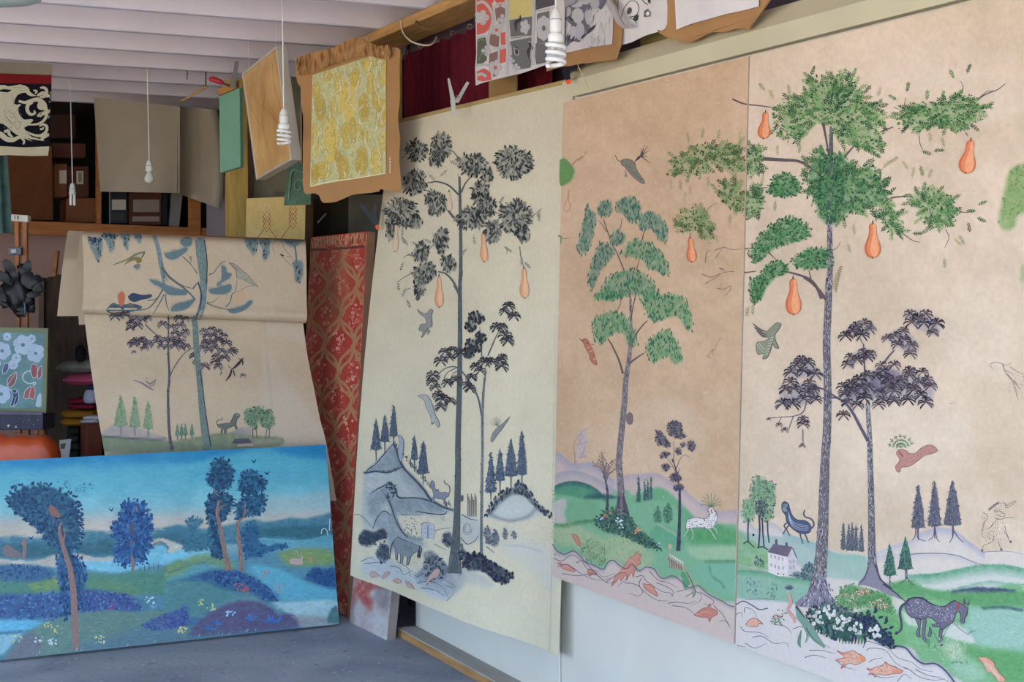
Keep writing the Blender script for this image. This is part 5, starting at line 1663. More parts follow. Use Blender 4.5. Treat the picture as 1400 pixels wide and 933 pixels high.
for fr, x, y, a in (('A', 715, 375, .3), ('A', 760, 375, -.1), ('A', 710, 430, 1.3), ('A', 885, 85, -1.2), ('A', 838, 105, -2), ('A', 660, 155, -1.4), ('A', 625, 185, -2.6), ('A', 925, 578, -.4), ('A', 890, 640, 1.4), ('A', 922, 625, .4), ('A', 680, 685, 0), ('A', 880, 600, 0), ('A', 300, 92, -1.2), ('A', 455, 100, -1.2), ('A', 500, 160, -.9), ('A', 735, 185, -1.5), ('A', 790, 185, -1.3), ('A', 945, 205, .2)):
    q = T(fr, [(x, y)])[0]; spray(S, q[0], q[1], a, 8, GA[:3], 3.6, 4)
for fr, x, y, a in (('A', 595, 420, -.6), ('A', 640, 410, .9), ('A', 680, 475, -1.4), ('A', 740, 480, -1.2), ('A', 435, 720, 1.2), ('A', 460, 650, 1.5), ('A', 855, 690, 1.0), ('A', 800, 775, 1.5), ('A', 160, 180, -2), ('A', 220, 165, -1.7), ('A', 550, 170, -1.2), ('A', 175, 350, 1.6), ('A', 260, 345, 1.7), ('A', 790, 320, 1.3), ('A', 745, 300, 1.5), ('A', 120, 460, 1.7), ('A', 570, 440, -.8), ('A', 165, 560, 1.6), ('A', 130, 150, -2.3), ('A', 835, 700, .8), ('B', 560, 380, 1.6), ('B', 600, 385, 1.5), ('B', 730, 370, 1.6), ('B', 830, 540, 1.6), ('B', 650, 410, 1.7), ('B', 850, 330, 1.5), ('B', 700, 200, -1.4), ('B', 775, 205, -1.5), ('B', 870, 210, -1.4), ('B', 620, 490, -1.5), ('B', 760, 630, 1.2), ('E', 100, 120, 1.6), ('E', 80, 130, 1.8), ('B', 640, 220, -1.7)):
    q = T(fr, [(x, y)])[0]; spray(S, q[0], q[1], a, 8, PALE, 3.4, 4)
# pears
PC = ((206, 104, 66), (226, 128, 82), (240, 158, 110))
pears = Strokes()
PEARS = []
for fr, a, b, w in (('A', (130, 228), (122, 330), 47), ('A', (900, 334), (882, 460), 64), ('A', (532, 645), (532, 778), 60), ('B', (647, 650), (656, 763), 46), ('E', (283, 2), (286, 170), 72)):
    (xa, ya), (xb, yb) = T(fr, [a, b]); PEARS.append((xa, ya, xb, yb, w / FR[fr][2]))
# dark palm-leaved tree
q_ = 'q'
bark(S, T('G', '596,500 594,420 592,300 590,150 586,0') + T('E', '632,740 628,660 622,570'), [17, 11.5, 9, 8, 7, 6.5, 6, 5], (110, 104, 110), (56, 52, 64), (182, 172, 174), 560, .9)
S.poly(T('G', '594,420 575,470 535,520 560,525 610,540 680,570 720,585 680,550 640,520 615,470'), (136, 126, 138), True)
for p, w in (('640,520 690,555 730,590 760,620', 2), ('610,440 630,500 680,540', 3), ('580,450 560,500 540,515', 2)):
    S.line(T('G', p), w, (78, 72, 92), w * .5)
for p, w in (('625,745 590,680 555,615 520,570 480,545', 4.5), ('480,545 430,512 380,496 320,490', 2.6), ('485,548 440,545 410,550', 2.4), ('612,455 608,390 604,300', 2.6), ('695,392 722,355 745,330', 3), ('345,560 330,610 290,630 230,635 165,640', 1.4), ('285,630 270,670 265,690', 1), ('230,635 215,665', .9), ('328,690 328,760', 1.2), ('600,300 585,270', 1.3)):
    S.line(T('E', p), w, (92, 86, 102), w * .6)
DK = [(62, 54, 66), (82, 72, 82), (48, 44, 56), (104, 94, 100)]
for P in ('1020,40 1120,30 1270,110 1240,190 1120,150', '870,220 1000,160 1120,270 1060,340 940,260', '620,150 740,95 810,150 740,210 640,190', '600,360 720,300 790,350 700,390 620,430', '190,450 290,360 420,460 380,500 220,500', '140,600 220,540 400,560 410,650 310,690 150,690', '560,620 640,540 760,480 900,430 1000,480 1200,500 1230,600 1180,680 1000,640 850,660 740,640 620,700'):
    R.poly(T('q', P), (158, 146, 150), .75, 3, .5)
R.poly(T('q', '760,480 860,440 980,460 1000,540 900,600 780,640 640,640 600,600'), (118, 108, 124), .75, 5, .5)
for (x, y) in ((1065, 50), (1120, 75), (1175, 50), (1160, 110), (1255, 115), (1225, 180), (1075, 110), (905, 220), (960, 205), (1015, 170), (1025, 230), (975, 265), (1075, 270), (1065, 330), (740, 120), (680, 135), (655, 170), (780, 155), (720, 195), (605, 205), (735, 325), (640, 355), (690, 372), (620, 405), (780, 335), (760, 355), (290, 375), (340, 395), (260, 412), (220, 460), (310, 455), (390, 475), (215, 535), (180, 585), (240, 580), (350, 545), (330, 605), (380, 585), (160, 685), (230, 685), (310, 655), (395, 655),
               (590, 565), (640, 545), (700, 515), (760, 485), (820, 485), (870, 455), (900, 505), (860, 415), (950, 410), (1060, 455), (1150, 460), (1060, 485), (1185, 515), (1210, 560), (1130, 535), (600, 615), (650, 595), (720, 575), (770, 565), (850, 605), (900, 565), (970, 545), (1040, 565), (1090, 585), (620, 675), (690, 695), (740, 645), (840, 690), (870, 655), (950, 595), (950, 665), (1050, 655), (1140, 625), (1175, 675), (590, 765), (1000, 515), (920, 525)):
    a, b = T('q', [(x, y)])[0]
    rosette(S, a, b, random.uniform(8.5, 11.5), DK, random.choice((8, 9, 10)), red=(168, 76, 66) if random.random() < .55 else None, w=.17)
for (x, y, r) in ((135, 835, 5), (175, 870, 5.5), (305, 800, 9), (305, 830, 9), (60, 795, 3)):
    a, b = T('q', [(x, y)])[0]; rosette(S, a, b, r, DK, 8)
a, b = T('E', [(325, 765)])[0]; rosette(S, a, b, 5, DK, 7)
# winged tuft, birds
S.poly(T('E', '195,215 210,205 228,212 215,240 200,262 205,290 218,320 200,318 190,300 180,330 165,365 145,368 150,345 125,350 115,320 120,295 150,290 175,275 165,270 150,268 155,255 170,240'), (138, 140, 116), True, (84, 84, 76), .8)
for p in ('100,208 130,235 160,245', '105,225 140,250 165,262', '115,240 145,265 168,270'):
    S.line(T('E', p), [1, 3, 1.2], (104, 100, 92))
for k in range(7):
    S.line(T('E', [(195 - k * 4, 270 + k * 13), (180 - k * 5, 275 + k * 13)]), .9, (206, 200, 170), .6)
for p in ('120,300 130,320 150,340', '128,295 142,315 160,330'):
    S.line(T('E', p), 1, (196, 188, 160), .6)
S.poly(T('E', '750,860 770,830 755,800 770,782 800,790 810,800 840,800 870,775 910,762 940,785 920,800 880,810 850,835 810,860 775,865 770,885 755,880'), (186, 130, 118), True, (150, 96, 90), .8)
for k in range(9):
    q = T('E', [(772 + k * 16, 838 - k * 6)])[0]; S.dot(q[0], q[1], .9, (150, 96, 92))
for k in range(7):
    a = -2.9 + k * .42; q = T('E', [(775, 775)])[0]
    spray(S, q[0], q[1], a, 11, [(104, 150, 100), (84, 128, 84)], 3.6, 3)
S.line(T('E', '765,790 785,815'), 1.2, (160, 60, 56))
for p in ('1180,395 1200,385 1230,390 1255,400 1280,385', '1240,395 1250,430 1280,470 1300,520', '1270,405 1300,425 1333,440', '1300,525 1310,560', '1260,440 1300,480 1333,490', '1285,470 1320,510', '1180,400 1195,415', '1250,420 1290,440'):
    S.line(T('E', p), .9, (150, 130, 120), .5)
for _ in range(30):
    q = T('E', [(random.uniform(1240, 1340), random.uniform(420, 520))])[0]; S.leaf(q[0], q[1], .8, 3, .3, jit((160, 140, 128), 8))
R.poly(T('A', '1000,640 1020,540 1045,450 1100,425 1200,430 1200,600 1080,610 1060,665 1020,670'), (138, 164, 100), .95, 3, .4)
foliage(S, None, T('A', '1005,640 1025,540 1050,455 1100,430 1100,560 1070,640 1030,660'), [(126, 160, 92), (150, 172, 112), (104, 140, 80)], 4, .05, 'any')
R.poly(T('A', '1085,830 1098,800 1180,780 1180,870 1095,870'), (150, 170, 116), .8, 3, .4)
S.line(T('A', '413,805 400,840 390,880 395,905'), [2, 5, 5, 2], (176, 152, 116))
for k in range(10):
    S.line(T('A', [(388 + k * 2, 895 - k * 9), (402 + k * 2, 890 - k * 9)]), .6, (104, 88, 72))
for fr, p in (('E', '995,575 1010,570 1030,572'), ('C', '990,578 1010,570 1033,575')):
    S.line(T(fr, p), .8, (150, 128, 118), .4)
q = T('a', [(122, 535)])[0]; S.dot(q[0], q[1], 1.6, (30, 28, 30), 1.9)
# flower bush, pink bush and plants at the foot of the trees
foliage(S, R, T('b', '370,300 400,200 440,130 520,110 640,150 760,180 840,250 880,330 840,370 760,330 640,310 560,320 460,330'), [(84, 140, 84), (110, 160, 96), (66, 116, 76)], 3.2, .12, 'any', (104, 152, 96), .95, .25)
for (x, y) in scatter(T('b', '390,230 470,190 540,220 560,290 480,270') + T('b', '540,180 640,140 680,190 600,210'), 45) + scatter(T('b', '670,270 760,240 830,290 810,330 700,320'), 45) + scatter(T('b', '540,185 640,145 690,190 600,215'), 30):
    S.dot(x, y, random.uniform(.7, 1.2), random.choice([(206, 150, 126), (222, 190, 170), (190, 120, 100)]))
R.poly(T('b', '560,340 700,310 860,370 930,450 960,600 880,640 760,560 620,480'), (110, 164, 104), .9, 4, .3)
foliage(S, R, T('b', '140,360 200,310 280,270 400,290 500,330 640,370 720,460 820,540 880,640 800,640 720,590 600,560 480,590 360,570 230,500 170,440'), [(58, 92, 76), (72, 112, 86), (44, 66, 72), (52, 60, 84)], 4.5, .14, 'any', (72, 104, 88), 1, .28)
foliage(S, R, T('b', '540,380 620,370 700,400 760,470 850,560 880,650 800,640 700,580 620,500'), [(48, 54, 82), (60, 66, 94), (40, 46, 70)], 5, .12, 'any', (62, 70, 96), .9, .3)
for (x, y) in ((210, 385), (240, 360), (265, 385), (300, 330), (325, 315), (320, 370), (350, 365), (375, 385), (365, 350), (400, 395), (405, 430), (450, 395), (460, 440), (480, 420), (510, 410), (440, 460), (390, 500), (425, 490), (240, 420), (265, 430), (200, 435), (340, 400), (515, 500), (555, 455), (550, 490), (600, 465), (590, 520), (505, 550), (685, 490), (720, 475), (745, 490), (710, 545), (750, 545), (560, 545), (380, 470)):
    a, b = T('b', [(x, y)])[0]
    for k in range(random.choice((2, 3))):
        S.dot(a + random.uniform(-2.2, 2.2), b + random.uniform(-2, 2), random.uniform(1.7, 2.6), jit((216, 210, 202), 8), random.uniform(1.9, 3), 8)
for k in range(16):
    x = 220 + k * 26; y0 = 455 + k * 6
    S.line(T('b', [(x, y0), (x + 22, y0 + 30), (x + 16, y0 + 110 - abs(k - 8) * 5)]), [1.2, 4, 1], random.choice([(58, 92, 80), (84, 120, 96), (44, 66, 84)]))
for (x, y, a) in ((640, 370, -1), (700, 360, -.7), (720, 345, -1.6), (740, 400, -.3), (790, 450, -.8), (805, 430, -1.4), (830, 490, -.5), (820, 510, .6), (835, 570, .9), (780, 500, -.3), (660, 400, -1.3), (800, 560, .2), (700, 420, -1.5)):
    a_, b_ = T('b', [(x, y)])[0]; S.leaf(a_, b_, a, 8, 2, (52, 62, 88))
S.poly(T('b', '48,300 62,290 120,370 180,450 230,530 300,640 290,650 200,590 150,530 100,450 60,400'), (122, 150, 130), False)
S.line(T('b', '55,300 100,360 130,400'), 2.5, (70, 84, 104), 1); S.line(T('b', '140,480 190,560 290,645'), 1.6, (84, 112, 92), .5)
S.line(T('b', '100,500 85,560 80,610 95,645'), [1, 4, 4, 1], (96, 136, 104)); S.line(T('b', '140,500 150,560 130,605'), [1, 3, 1], (120, 156, 120))
S.line(T('G', '245,560 252,600 240,630 262,660 268,685'), [3, 5, 4, 5, 2], (206, 150, 142))
for k in range(6):
    q = T('G', [(245, 545)])[0]; a = -2.6 + k * .42
    S.leaf(q[0], q[1], a, 8, 1.2, (100, 104, 124))
for (x, y, n_, c) in ((90, 530, 22, (120, 126, 146)), (180, 550, 14, (100, 140, 110)), (200, 660, 26, (108, 134, 104))):
    for k in range(n_):
        q = T('G', [(x + random.uniform(-28, 28), y + random.uniform(-32, 32))])[0]
        S.leaf(q[0], q[1], random.uniform(0, 6.3), random.uniform(2.5, 5), .8, jit(c, 14))
for k in range(6):
    q = T('G', [(200 + random.uniform(-22, 22), 650 + random.uniform(-40, 30))])[0]; S.dot(q[0], q[1], 1.1, (176, 84, 76))
S.line(T('G', '60,585 140,582 190,588'), .9, (140, 130, 130))
# fishes of panel two
for fr, p in (('b', '395,670 440,690 500,680 530,670 560,690 600,710 635,745 600,770 550,790 500,775 430,820 450,770 390,755 460,725 430,700'), ('b', '645,820 690,825 720,810 780,795 800,765 830,790 880,810 945,840 930,860 860,865 800,875 730,865 715,895 700,860 660,875 675,845'), ('G', '62,690 80,670 105,665 135,690 120,685 110,700 75,698')):
    fish(S, T(fr, p), (222, 164, 138), (164, 92, 80))
S.poly(T('b', '580,725 605,712 635,745 605,765'), (226, 140, 80), True)
S.poly(T('b', '860,815 945,842 930,860 860,862'), (226, 146, 118), True)
for _ in range(30):
    q = T('b', [(random.uniform(490, 590), random.uniform(690, 770))])[0]; S.dot(q[0], q[1], .7, (176, 120, 108), n=4)
for _ in range(20):
    q = T('b', [(random.uniform(740, 850), random.uniform(805, 855))])[0]; S.dot(q[0], q[1], .7, (186, 110, 96), n=4)
for p in ('395,672 460,700 520,690', '390,752 440,735 500,730', '430,820 470,770', '645,820 700,835', '800,765 820,810'):
    S.line(T('b', p), 1.6, (190, 90, 78), .5)

R.img = np.where(SEAM | (_yy < 645)[..., None], R.img, LEFT)
DB_ = Strokes()
dabs(DB_, R, fld, 1500, 6, .9, 11, -.1); dabs(DB_, R, riv, 350, 9, .7, 6, .3)
dabs(DB_, R, T('G', '15,300 360,350 560,405 560,500 350,600 15,575'), 500, 6, .8, 9, .1); dabs(DB_, R, T('G', '640,520 750,502 860,546 1240,552 1240,1000 960,1000 860,856 760,792 640,705'), 1900, 7, .9, 11, .25); dabs(DB_, R, T('G', '700,490 860,478 1050,442 1240,458 1240,550 860,550'), 350, 9, .8, 7, 0)
# ---- the boards themselves
M_board = mat('plaster_board_edge', (206, 186, 164), 0.8)
mural = []
for k, (q, lab) in enumerate((((TL1, TR1, BR1, BL1), 'tan mural board with a green leaved tree, spotted deer and small pheasant'), ((TL2, TR2, BR2, BL2), 'tan mural board with a tall pear tree, white house and dark palm leaved tree'))):
    t = thing('mural_board', lab, 'mural', (q[2] + q[3]) / 2, 'tan mural boards on the wall')
    slab('board', q, 0.012, M_board, t, 0.001)
    surface('painted_ground', *q, 250 if k == 0 else 330, 620, R, M_paint, t)
    if k == 0:
        tag(slab('trim_5', [mur.at(1022.8, 77, -.0045), mur.at(1026.2, 76.5, -.0045), mur.at(1006.2, 881.5, -.0045), mur.at(1002.4, 880.5, -.0045)], .004, mat('seam_brown', (142, 112, 88), .8), None, 0, back=-mur.n), kind='structure')
    mural.append(t)
# strokes belong to the board they are painted on
seam0, seam1 = np.array([1024.5, 77]), np.array([1004.2, 881])


def split_flush(S, name, lo=.0009, hi=.0023):
    two = Strokes(); one = Strokes()
    xs = np.array(S.v)
    sx = np.interp(xs[:, 1], [77, 881], [1024.6, 1004.2])
    lft = xs[:, 0] < sx
    for f in S.f:
        side = one if np.mean(lft[list(f)]) > .5 else two
        b = len(side.v)
        for i in f:
            x, y = S.v[i]
            if side is one: x = min(x, np.interp(y, [77, 881], [1023.6, 1003.2]))
            else: x = max(x, np.interp(y, [77, 881], [1025.6, 1005.4]))
            side.v.append((x, y)); side.c.append(S.c[i]); side.e.append(S.e[i])
        side.f.append(tuple(range(b, b + len(f))))
    one.n = two.n = S.n
    for g_, m_ in ((one, mural[0]), (two, mural[1])):
        g_.flush(name, m_, mur, M_stroke, lo=lo, hi=hi)


split_flush(DB_, 'brush_marks', .0004, .0008)
split_flush(S, 'painted_scenery')
S = Strokes()
for i, (xa, ya, xb, yb, w) in enumerate(PEARS):
    pear(S, xa, ya, xb, yb, w, PC)
    S.flush('painted_pear', mural[0] if i == 3 else mural[1], mur, M_stroke, None, lo=.0024, hi=.0032)
# ------------------------------------------------------------------ long white paper with the grey tree, hung beside the boards
PT0, PT1 = np.array([2.642, 6.985, 2.430]), onX(784, 112, 2.655)
PB0, PB1 = onY(480, 787, 6.93), onX(764, 899, 2.60)


def paper(u, v):
    p = (PT0 * (1 - u) + PT1 * u) * (1 - v) + (PB0 * (1 - u) + PB1 * u) * v
    p = p.copy()
    p[0] -= 0.03 * math.sin(v * math.pi) * (1 - u)
    p[0] += 0.010 * (u ** 3) * v ** 3 * math.sin(v * math.pi)
    p[0] -= 0.030 * v ** 2 * math.sin((u - .36) * math.pi / .36) * (1 if .36 < u < .95 else .45) * (1 if u < .95 else max(0, (1 - u) / .05))
    p[0] -= 0.004 * math.sin(u * 19 + 1) * (0.3 + v) * (1 - u ** 6)
    p[2] -= 0.006 * math.sin(u * 9) * v
    return p


NU, NV = 170, 360
PV = np.array([paper(u, v) for v in np.linspace(0, 1, NV + 1) for u in np.linspace(0, 1, NU + 1)])
PFc = grid_faces(NU, NV)
cu_ = PV.reshape(NV + 1, NU + 1, 3)[::4, ::2].reshape(-1, 3)
psheet = Sheet(cu_, [tuple(int(i) for i in f) for f in grid_faces(NU // 2, NV // 4)])
R = Raster(470, 90, 800, 915, (213, 200, 172), 1.5)
R.mottle(80, 4); R.mottle(25, 3, (1, 1, .8)); R.mottle(8, 1.5)
S = Strokes()
BD, BM, BL = (58, 66, 84), (104, 116, 130), (160, 168, 172)
# hills and river washes
R.poly(T('j', '60,357 100,320 150,270 195,222 222,300 240,335 285,375 330,425 365,475 420,510 465,526 400,545 300,548 230,545 150,600 60,610 50,470'), (168, 176, 178), .75, 3, .35)
R.poly(T('j', '70,350 110,310 160,265 195,225 215,280 225,330 150,350'), (132, 150, 160), .8, 3, .4)
R.line(T('j', '60,357 110,348 170,352 230,328'), 2.4, (60, 76, 96), .9, 1)
R.line(T('j', '195,222 222,300 245,340 290,385 330,430 365,478 420,512 465,526'), 3.4, (66, 80, 98), .85, 1.4, .3)
R.below(T('j', '195,222 222,300 245,340 290,385 330,430 365,478 420,512'), 26, (120, 134, 148), .55, .3)
R.poly(T('j', '80,450 130,430 175,398 205,430 215,470 330,470 420,520 300,545 210,540 180,480 150,500 100,560 75,520'), (124, 140, 154), .7, 3, .5)
R.line(T('j', '165,465 180,500 200,560 230,620 260,650 320,660'), 4, (88, 104, 122), .8, 2, .4)
R.poly(T('j', '100,590 120,545 150,530 190,560 200,640 180,680 150,640'), (140, 154, 166), .8, 3, .4)
R.poly(T('j', '195,520 220,600 260,650 330,665 330,690 240,690 180,720 170,640'), (140, 154, 164), .8, 3, .4)
R.poly(T('j', '35,645 60,615 100,625 150,610 160,650 110,670 80,692 40,680'), (52, 66, 88), .95, 1.2, .35)
R.poly(T('j', '112,715 140,680 170,690 175,740 150,765 120,745'), (70, 84, 104), .9, 1.2, .4)
R.poly(T('j', '330,720 370,712 400,740 440,780 440,830 390,850 330,840 290,835 330,780'), (104, 112, 128), .85, 1.5, .5)
R.poly(T('j', '415,670 420,640 445,625 458,640 455,690 435,690'), (64, 74, 92), .9, 1.2, .4)
R.poly(T('j', '40,780 80,740 180,760 250,790 330,840 440,860 445,930 380,930 300,880 200,850 60,820'), (176, 186, 196), .7, 5, .4)
for p in ('15,545 45,550 75,580 105,615', '230,545 330,548', '320,590 350,580 380,600', '380,620 420,610 460,605', '378,680 440,710', '45,760 90,742 110,750', '60,770 110,765 160,760', '180,780 220,790 240,820 280,800', '300,830 340,815 370,830', '300,860 360,850 420,880 445,930', '320,880 380,890 430,920', '210,760 260,790 270,830'):
    S.line(T('j', p), 1.1, (96, 108, 126), .5)
for k in range(46):
    q = T('j', [(random.uniform(240, 300), random.uniform(560, 650))])[0]; S.dot(q[0], q[1], random.uniform(.5, 1.1), (110, 122, 136))
for (x0, y0) in ((322, 585), (352, 590)):
    S.poly(T('j', [(x0, y0 + 10), (x0 + 12, y0 - 6), (x0 + 28, y0 + 2), (x0 + 27, y0 + 70), (x0, y0 + 64)]), (180, 184, 190), False, (110, 118, 130), .7)
    for (a, b) in ((6, 22), (16, 24), (6, 42), (16, 44)):
        q = T('j', [(x0 + a, y0 + b)])[0]; S.dot(q[0], q[1], .8, (110, 118, 130))
for p, w in (('62,357 85,335 110,318 150,272 195,222', 1.6), ('195,222 210,262 224,302 246,340 288,384 330,430 365,478 420,512 465,526', 2.6), ('62,358 110,350 170,354 232,330', 2.2), ('205,432 218,468 290,470 340,478 400,500', 2.2), ('300,530 350,540 420,545 440,530', 1.6), ('90,450 120,430 160,410 178,398 200,425 214,462', 1.8), ('165,465 182,505 202,565 232,622 262,652', 1.8), ('100,610 120,560 150,530 185,552', 1.4)):
    S.line(T('j', p), [w * .5, w, w * .7, w, w * .5], (66, 78, 96))
for _ in range(150):
    i_ = random.random()
    x, y = 195 + 270 * i_, 222 + 304 * i_ ** .9
    q = T('j', [(x + random.uniform(-8, 6), y + random.uniform(-12, 6))])[0]
    S.leaf(q[0], q[1], -1.57 + random.uniform(-.6, .6), random.uniform(1.5, 4), .6, jit((70, 82, 100), 12))
for (x, y, rx, ry) in ((100, 655, 62, 36), (145, 725, 30, 42), (180, 435, 30, 36), (380, 790, 50, 60), (435, 660, 22, 32)):
    P = T('j', [(x + rx * math.cos(a), y + ry * math.sin(a)) for a in np.linspace(0, 2 * math.pi, 11)[:-1]])
    foliage(S, None, P, [(56, 68, 90), (78, 92, 112), (48, 58, 80)], 4.5, .09, 'radial')
# right mound
R.poly(T('k', '205,560 240,510 290,460 340,420 370,390 410,430 450,490 510,545 470,545 400,570 330,575 240,565'), (186, 188, 180), .8, 2, .2)
R.line(T('k', '230,540 270,560 330,572 400,555 440,520 470,515'), 5, (110, 116, 122), .7, 2, .3)
R.poly(T('k', '245,540 330,485 430,510 400,550 320,568'), (196, 196, 184), .8, 3)
foliage(S, R, T('k', '205,555 240,490 290,440 350,410 370,388 410,425 440,480 510,540 500,558 440,510 390,460 330,455 270,500 225,550'), [(64, 70, 82), (86, 92, 102), (48, 54, 68)], 5, .13, 'down', (96, 100, 108), .8, .26)
R.poly(T('k', '290,680 420,660 510,720 520,900 420,800 300,720'), (196, 192, 188), .5, 8, .2)
R.line(T('k', '290,685 380,690 470,715'), 1.6, (160, 158, 158), .7, 1)
for P in ('205,610 225,598 240,650 230,690 210,660', '240,640 258,610 275,650 268,690 240,688', '288,640 300,605 315,630 305,660', '330,640 340,615 355,640 345,660'):
    foliage(S, R, T('k', P), [(84, 90, 102), (110, 114, 122)], 3, .16, 'down', (110, 114, 122), .85, .3)
for i in range(8):
    x = 132 + i * 5.5
    S.line(T('k', [(x, 450 + (i % 3) * 14), (x + 1, 555)]), 1.0, (74, 84, 92), .7, sm=False)
R.poly(T('k', '100,540 180,570 185,650 130,680 100,650'), (176, 178, 176), .7, 3, .3)
S.line([T('k', [(130 + 22 * math.cos(a) * (1 - a / 20), 610 + 30 * math.sin(a) * (1 - a / 20))])[0] for a in np.linspace(0, 11, 24)], .8, (126, 130, 134), sm=False)
for p in ('105,545 140,565 180,572', '100,650 130,680 165,665 180,640', '215,690 255,720'):
    S.line(T('k', p), 1.3, (84, 92, 104), .7)
# river foot
R.poly(T('J', '330,470 390,440 440,450 490,470 520,500 500,560 440,540 380,520'), (150, 158, 172), .6, 4, .4)
R.poly(T('J', '480,440 540,440 560,480 520,540 490,520'), (150, 154, 156), .8, 4, .5)
for p in ('360,495 400,485 440,500 480,490 520,520', '470,510 500,520 520,515', '480,580 500,560 515,540'):
    S.line(T('J', p), 1, (110, 120, 138), .5)
# main grey tree
ink, lite = (88, 96, 96), (126, 132, 128)
bark(S, T('J', '515,460 518,380 522,300 526,200 530,0') + T('I', '488,720 494,500 497,300 497,120 497,0') + T('H', '500,800 500,620 497,470 495,372'), [20, 15, 11, 9, 8, 7.6, 7.2, 6.4, 5.6, 5, 4.6, 4.2, 3.6, 3], ink, (54, 62, 74), lite, 420)
for p, w in (('505,380 490,430 470,470', 3), ('545,330 560,400 590,430', 4), ('530,360 535,430 540,470', 2.5)):
    S.line(T('J', p), w, (104, 112, 120), .8)
for fr, p, w in (('H', '495,585 460,548 425,500 400,472', 4), ('H', '492,455 445,412 395,396 350,400', 2.8), ('H', '503,445 522,402 550,370', 2.4), ('H', '497,300 470,262 440,245', 1.8), ('H', '622,552 650,535 678,540', 2), ('H', '820,560 850,535 872,515', 1), ('H', '492,905 466,850 432,815 398,805', 3.4), ('H', '312,800 262,820 213,852', 1.2), ('H', '272,880 238,892', 1), ('H', '400,660 370,690 350,710', 1.2), ('H', '300,735 260,730 238,745', 1), ('H', '230,285 250,280', 1), ('H', '770,690 775,740 790,790', 1), ('H', '700,690 712,710 705,730', .7), ('I', '470,0 490,40 497,90', 3)):
    S.line(T(fr, p), w, (94, 100, 100), w * .5)
LG = [(58, 62, 62), (80, 84, 82), (104, 106, 98), (44, 47, 50), (140, 137, 120)]
for (x, y, rx, ry) in ((300, 255, 50, 52), (410, 235, 52, 70), (390, 295, 32, 35), (555, 320, 74, 58), (620, 365, 28, 38), (740, 305, 90, 78), (290, 400, 58, 62), (385, 490, 52, 58), (235, 535, 78, 68), (180, 610, 22, 62), (300, 580, 28, 36), (590, 450, 48, 58), (620, 510, 42, 52), (550, 560, 70, 62), (650, 620, 42, 62), (750, 555, 78, 82), (785, 635, 32, 42), (410, 660, 38, 62), (320, 720, 38, 52), (445, 765, 38, 42), (340, 810, 54, 48), (315, 870, 28, 58)):
    P = T('H', [(x + rx * math.cos(a) * random.uniform(.85, 1.1), y + ry * math.sin(a) * random.uniform(.85, 1.1)) for a in np.linspace(0, 2 * math.pi, 13)[:-1]])
    foliage(S, R, P, LG, 6.4, .14, 'hang', (150, 148, 134), .75, .19)
for (x, y) in ((240, 650), (275, 670), (330, 655), (240, 760), (215, 850), (250, 880), (255, 720), (700, 690), (780, 735), (790, 760), (850, 535), (530, 700), (450, 300), (440, 340), (355, 360), (190, 460), (200, 470), (820, 640), (560, 640), (370, 630), (235, 600), (860, 520), (700, 460), (270, 800), (230, 640), (820, 520), (840, 290), (255, 930)):
    a, b = T('H', [(x, y)])[0]; spray(S, a, b, random.uniform(.4, 2.4), 7, [(150, 148, 136), (130, 128, 118)], 3, 3)
PG = ((214, 148, 104), (226, 164, 120), (236, 184, 142))
PGp = ((216, 184, 152), (220, 190, 160), (224, 196, 168))
pears2 = [(T('H', [(603, 630), (610, 762)]), 36, PG), (T('H', [(789, 790), (793, 928)]), 44, PG), (T('H', [(402, 826), (404, 970)]), 40, PG), (T('H', [(448, 440), (450, 530)]), 26, PGp), (T('H', [(208, 590), (203, 716)]), 28, PGp)]
# second tree
bark(S, T('J', '632,380 632,260 634,100 635,0') + T('I', '600,740 599,600 606,470 614,400'), [4, 3.6, 3.4, 3.2, 3, 3, 2.8, 2.2], (104, 112, 118), (62, 68, 78), (166, 170, 168), 120)
for p, w in (('625,322 655,250 680,200', 1.8), ('598,600 575,500 520,410 480,374 432,380 390,415', 2.4), ('597,340 594,270 588,190', 1.2), ('480,378 440,400 420,440', 1.4), ('500,390 470,400 455,430', 1.2)):
    S.line(T('I', p), w, (96, 100, 108), w * .5)
for (x, y, rx, ry) in ((572, 150, 40, 28), (545, 190, 25, 28), (590, 240, 28, 25), (560, 275, 38, 35), (540, 310, 25, 30)):
    P = T('I', [(x + rx * math.cos(a), y + ry * math.sin(a)) for a in np.linspace(0, 2 * math.pi, 11)[:-1]])
    foliage(S, R, P, [(52, 56, 62), (72, 76, 78), (42, 44, 52)], 5.5, .14, 'down', (124, 126, 124), .7, .3)
for (x, y) in ((720, 95), (745, 140), (700, 120), (690, 190), (665, 190), (705, 230), (715, 255), (610, 350), (570, 370), (640, 350), (680, 345), (590, 390), (550, 420), (530, 455), (545, 470), (430, 305), (465, 295), (500, 310), (410, 345), (450, 330), (375, 410), (370, 440), (385, 465), (440, 445), (480, 435), (400, 500), (455, 530), (410, 555), (420, 520), (690, 330), (690, 370)):
    a, b = T('I', [(x, y)])[0]; rosette(S, a, b, random.uniform(7.5, 10.5), [(64, 62, 70), (88, 84, 90), (50, 48, 58)], random.choice((8, 9, 10)), w=.2)
# conifers
for (x, yt, yb, w, ty) in ((115, 605, 752, 44, 800), (155, 588, 715, 40, 770), (195, 543, 690, 36, 730), (290, 680, 795, 32, 850), (330, 708, 860, 48, 910), (638, 760, 945, 46, 980), (680, 742, 892, 42, 945), (730, 698, 872, 56, 930), (780, 658, 865, 46, 905)):
    (a, b), (c, d_), (_, e_) = T('I', [(x, yt), (x, yb), (x, ty)])
    conifer(S, a, b, d_, w / 3.333, [(78, 92, 112), (110, 124, 138), (56, 68, 92), (92, 104, 122)], (84, 92, 108), e_)
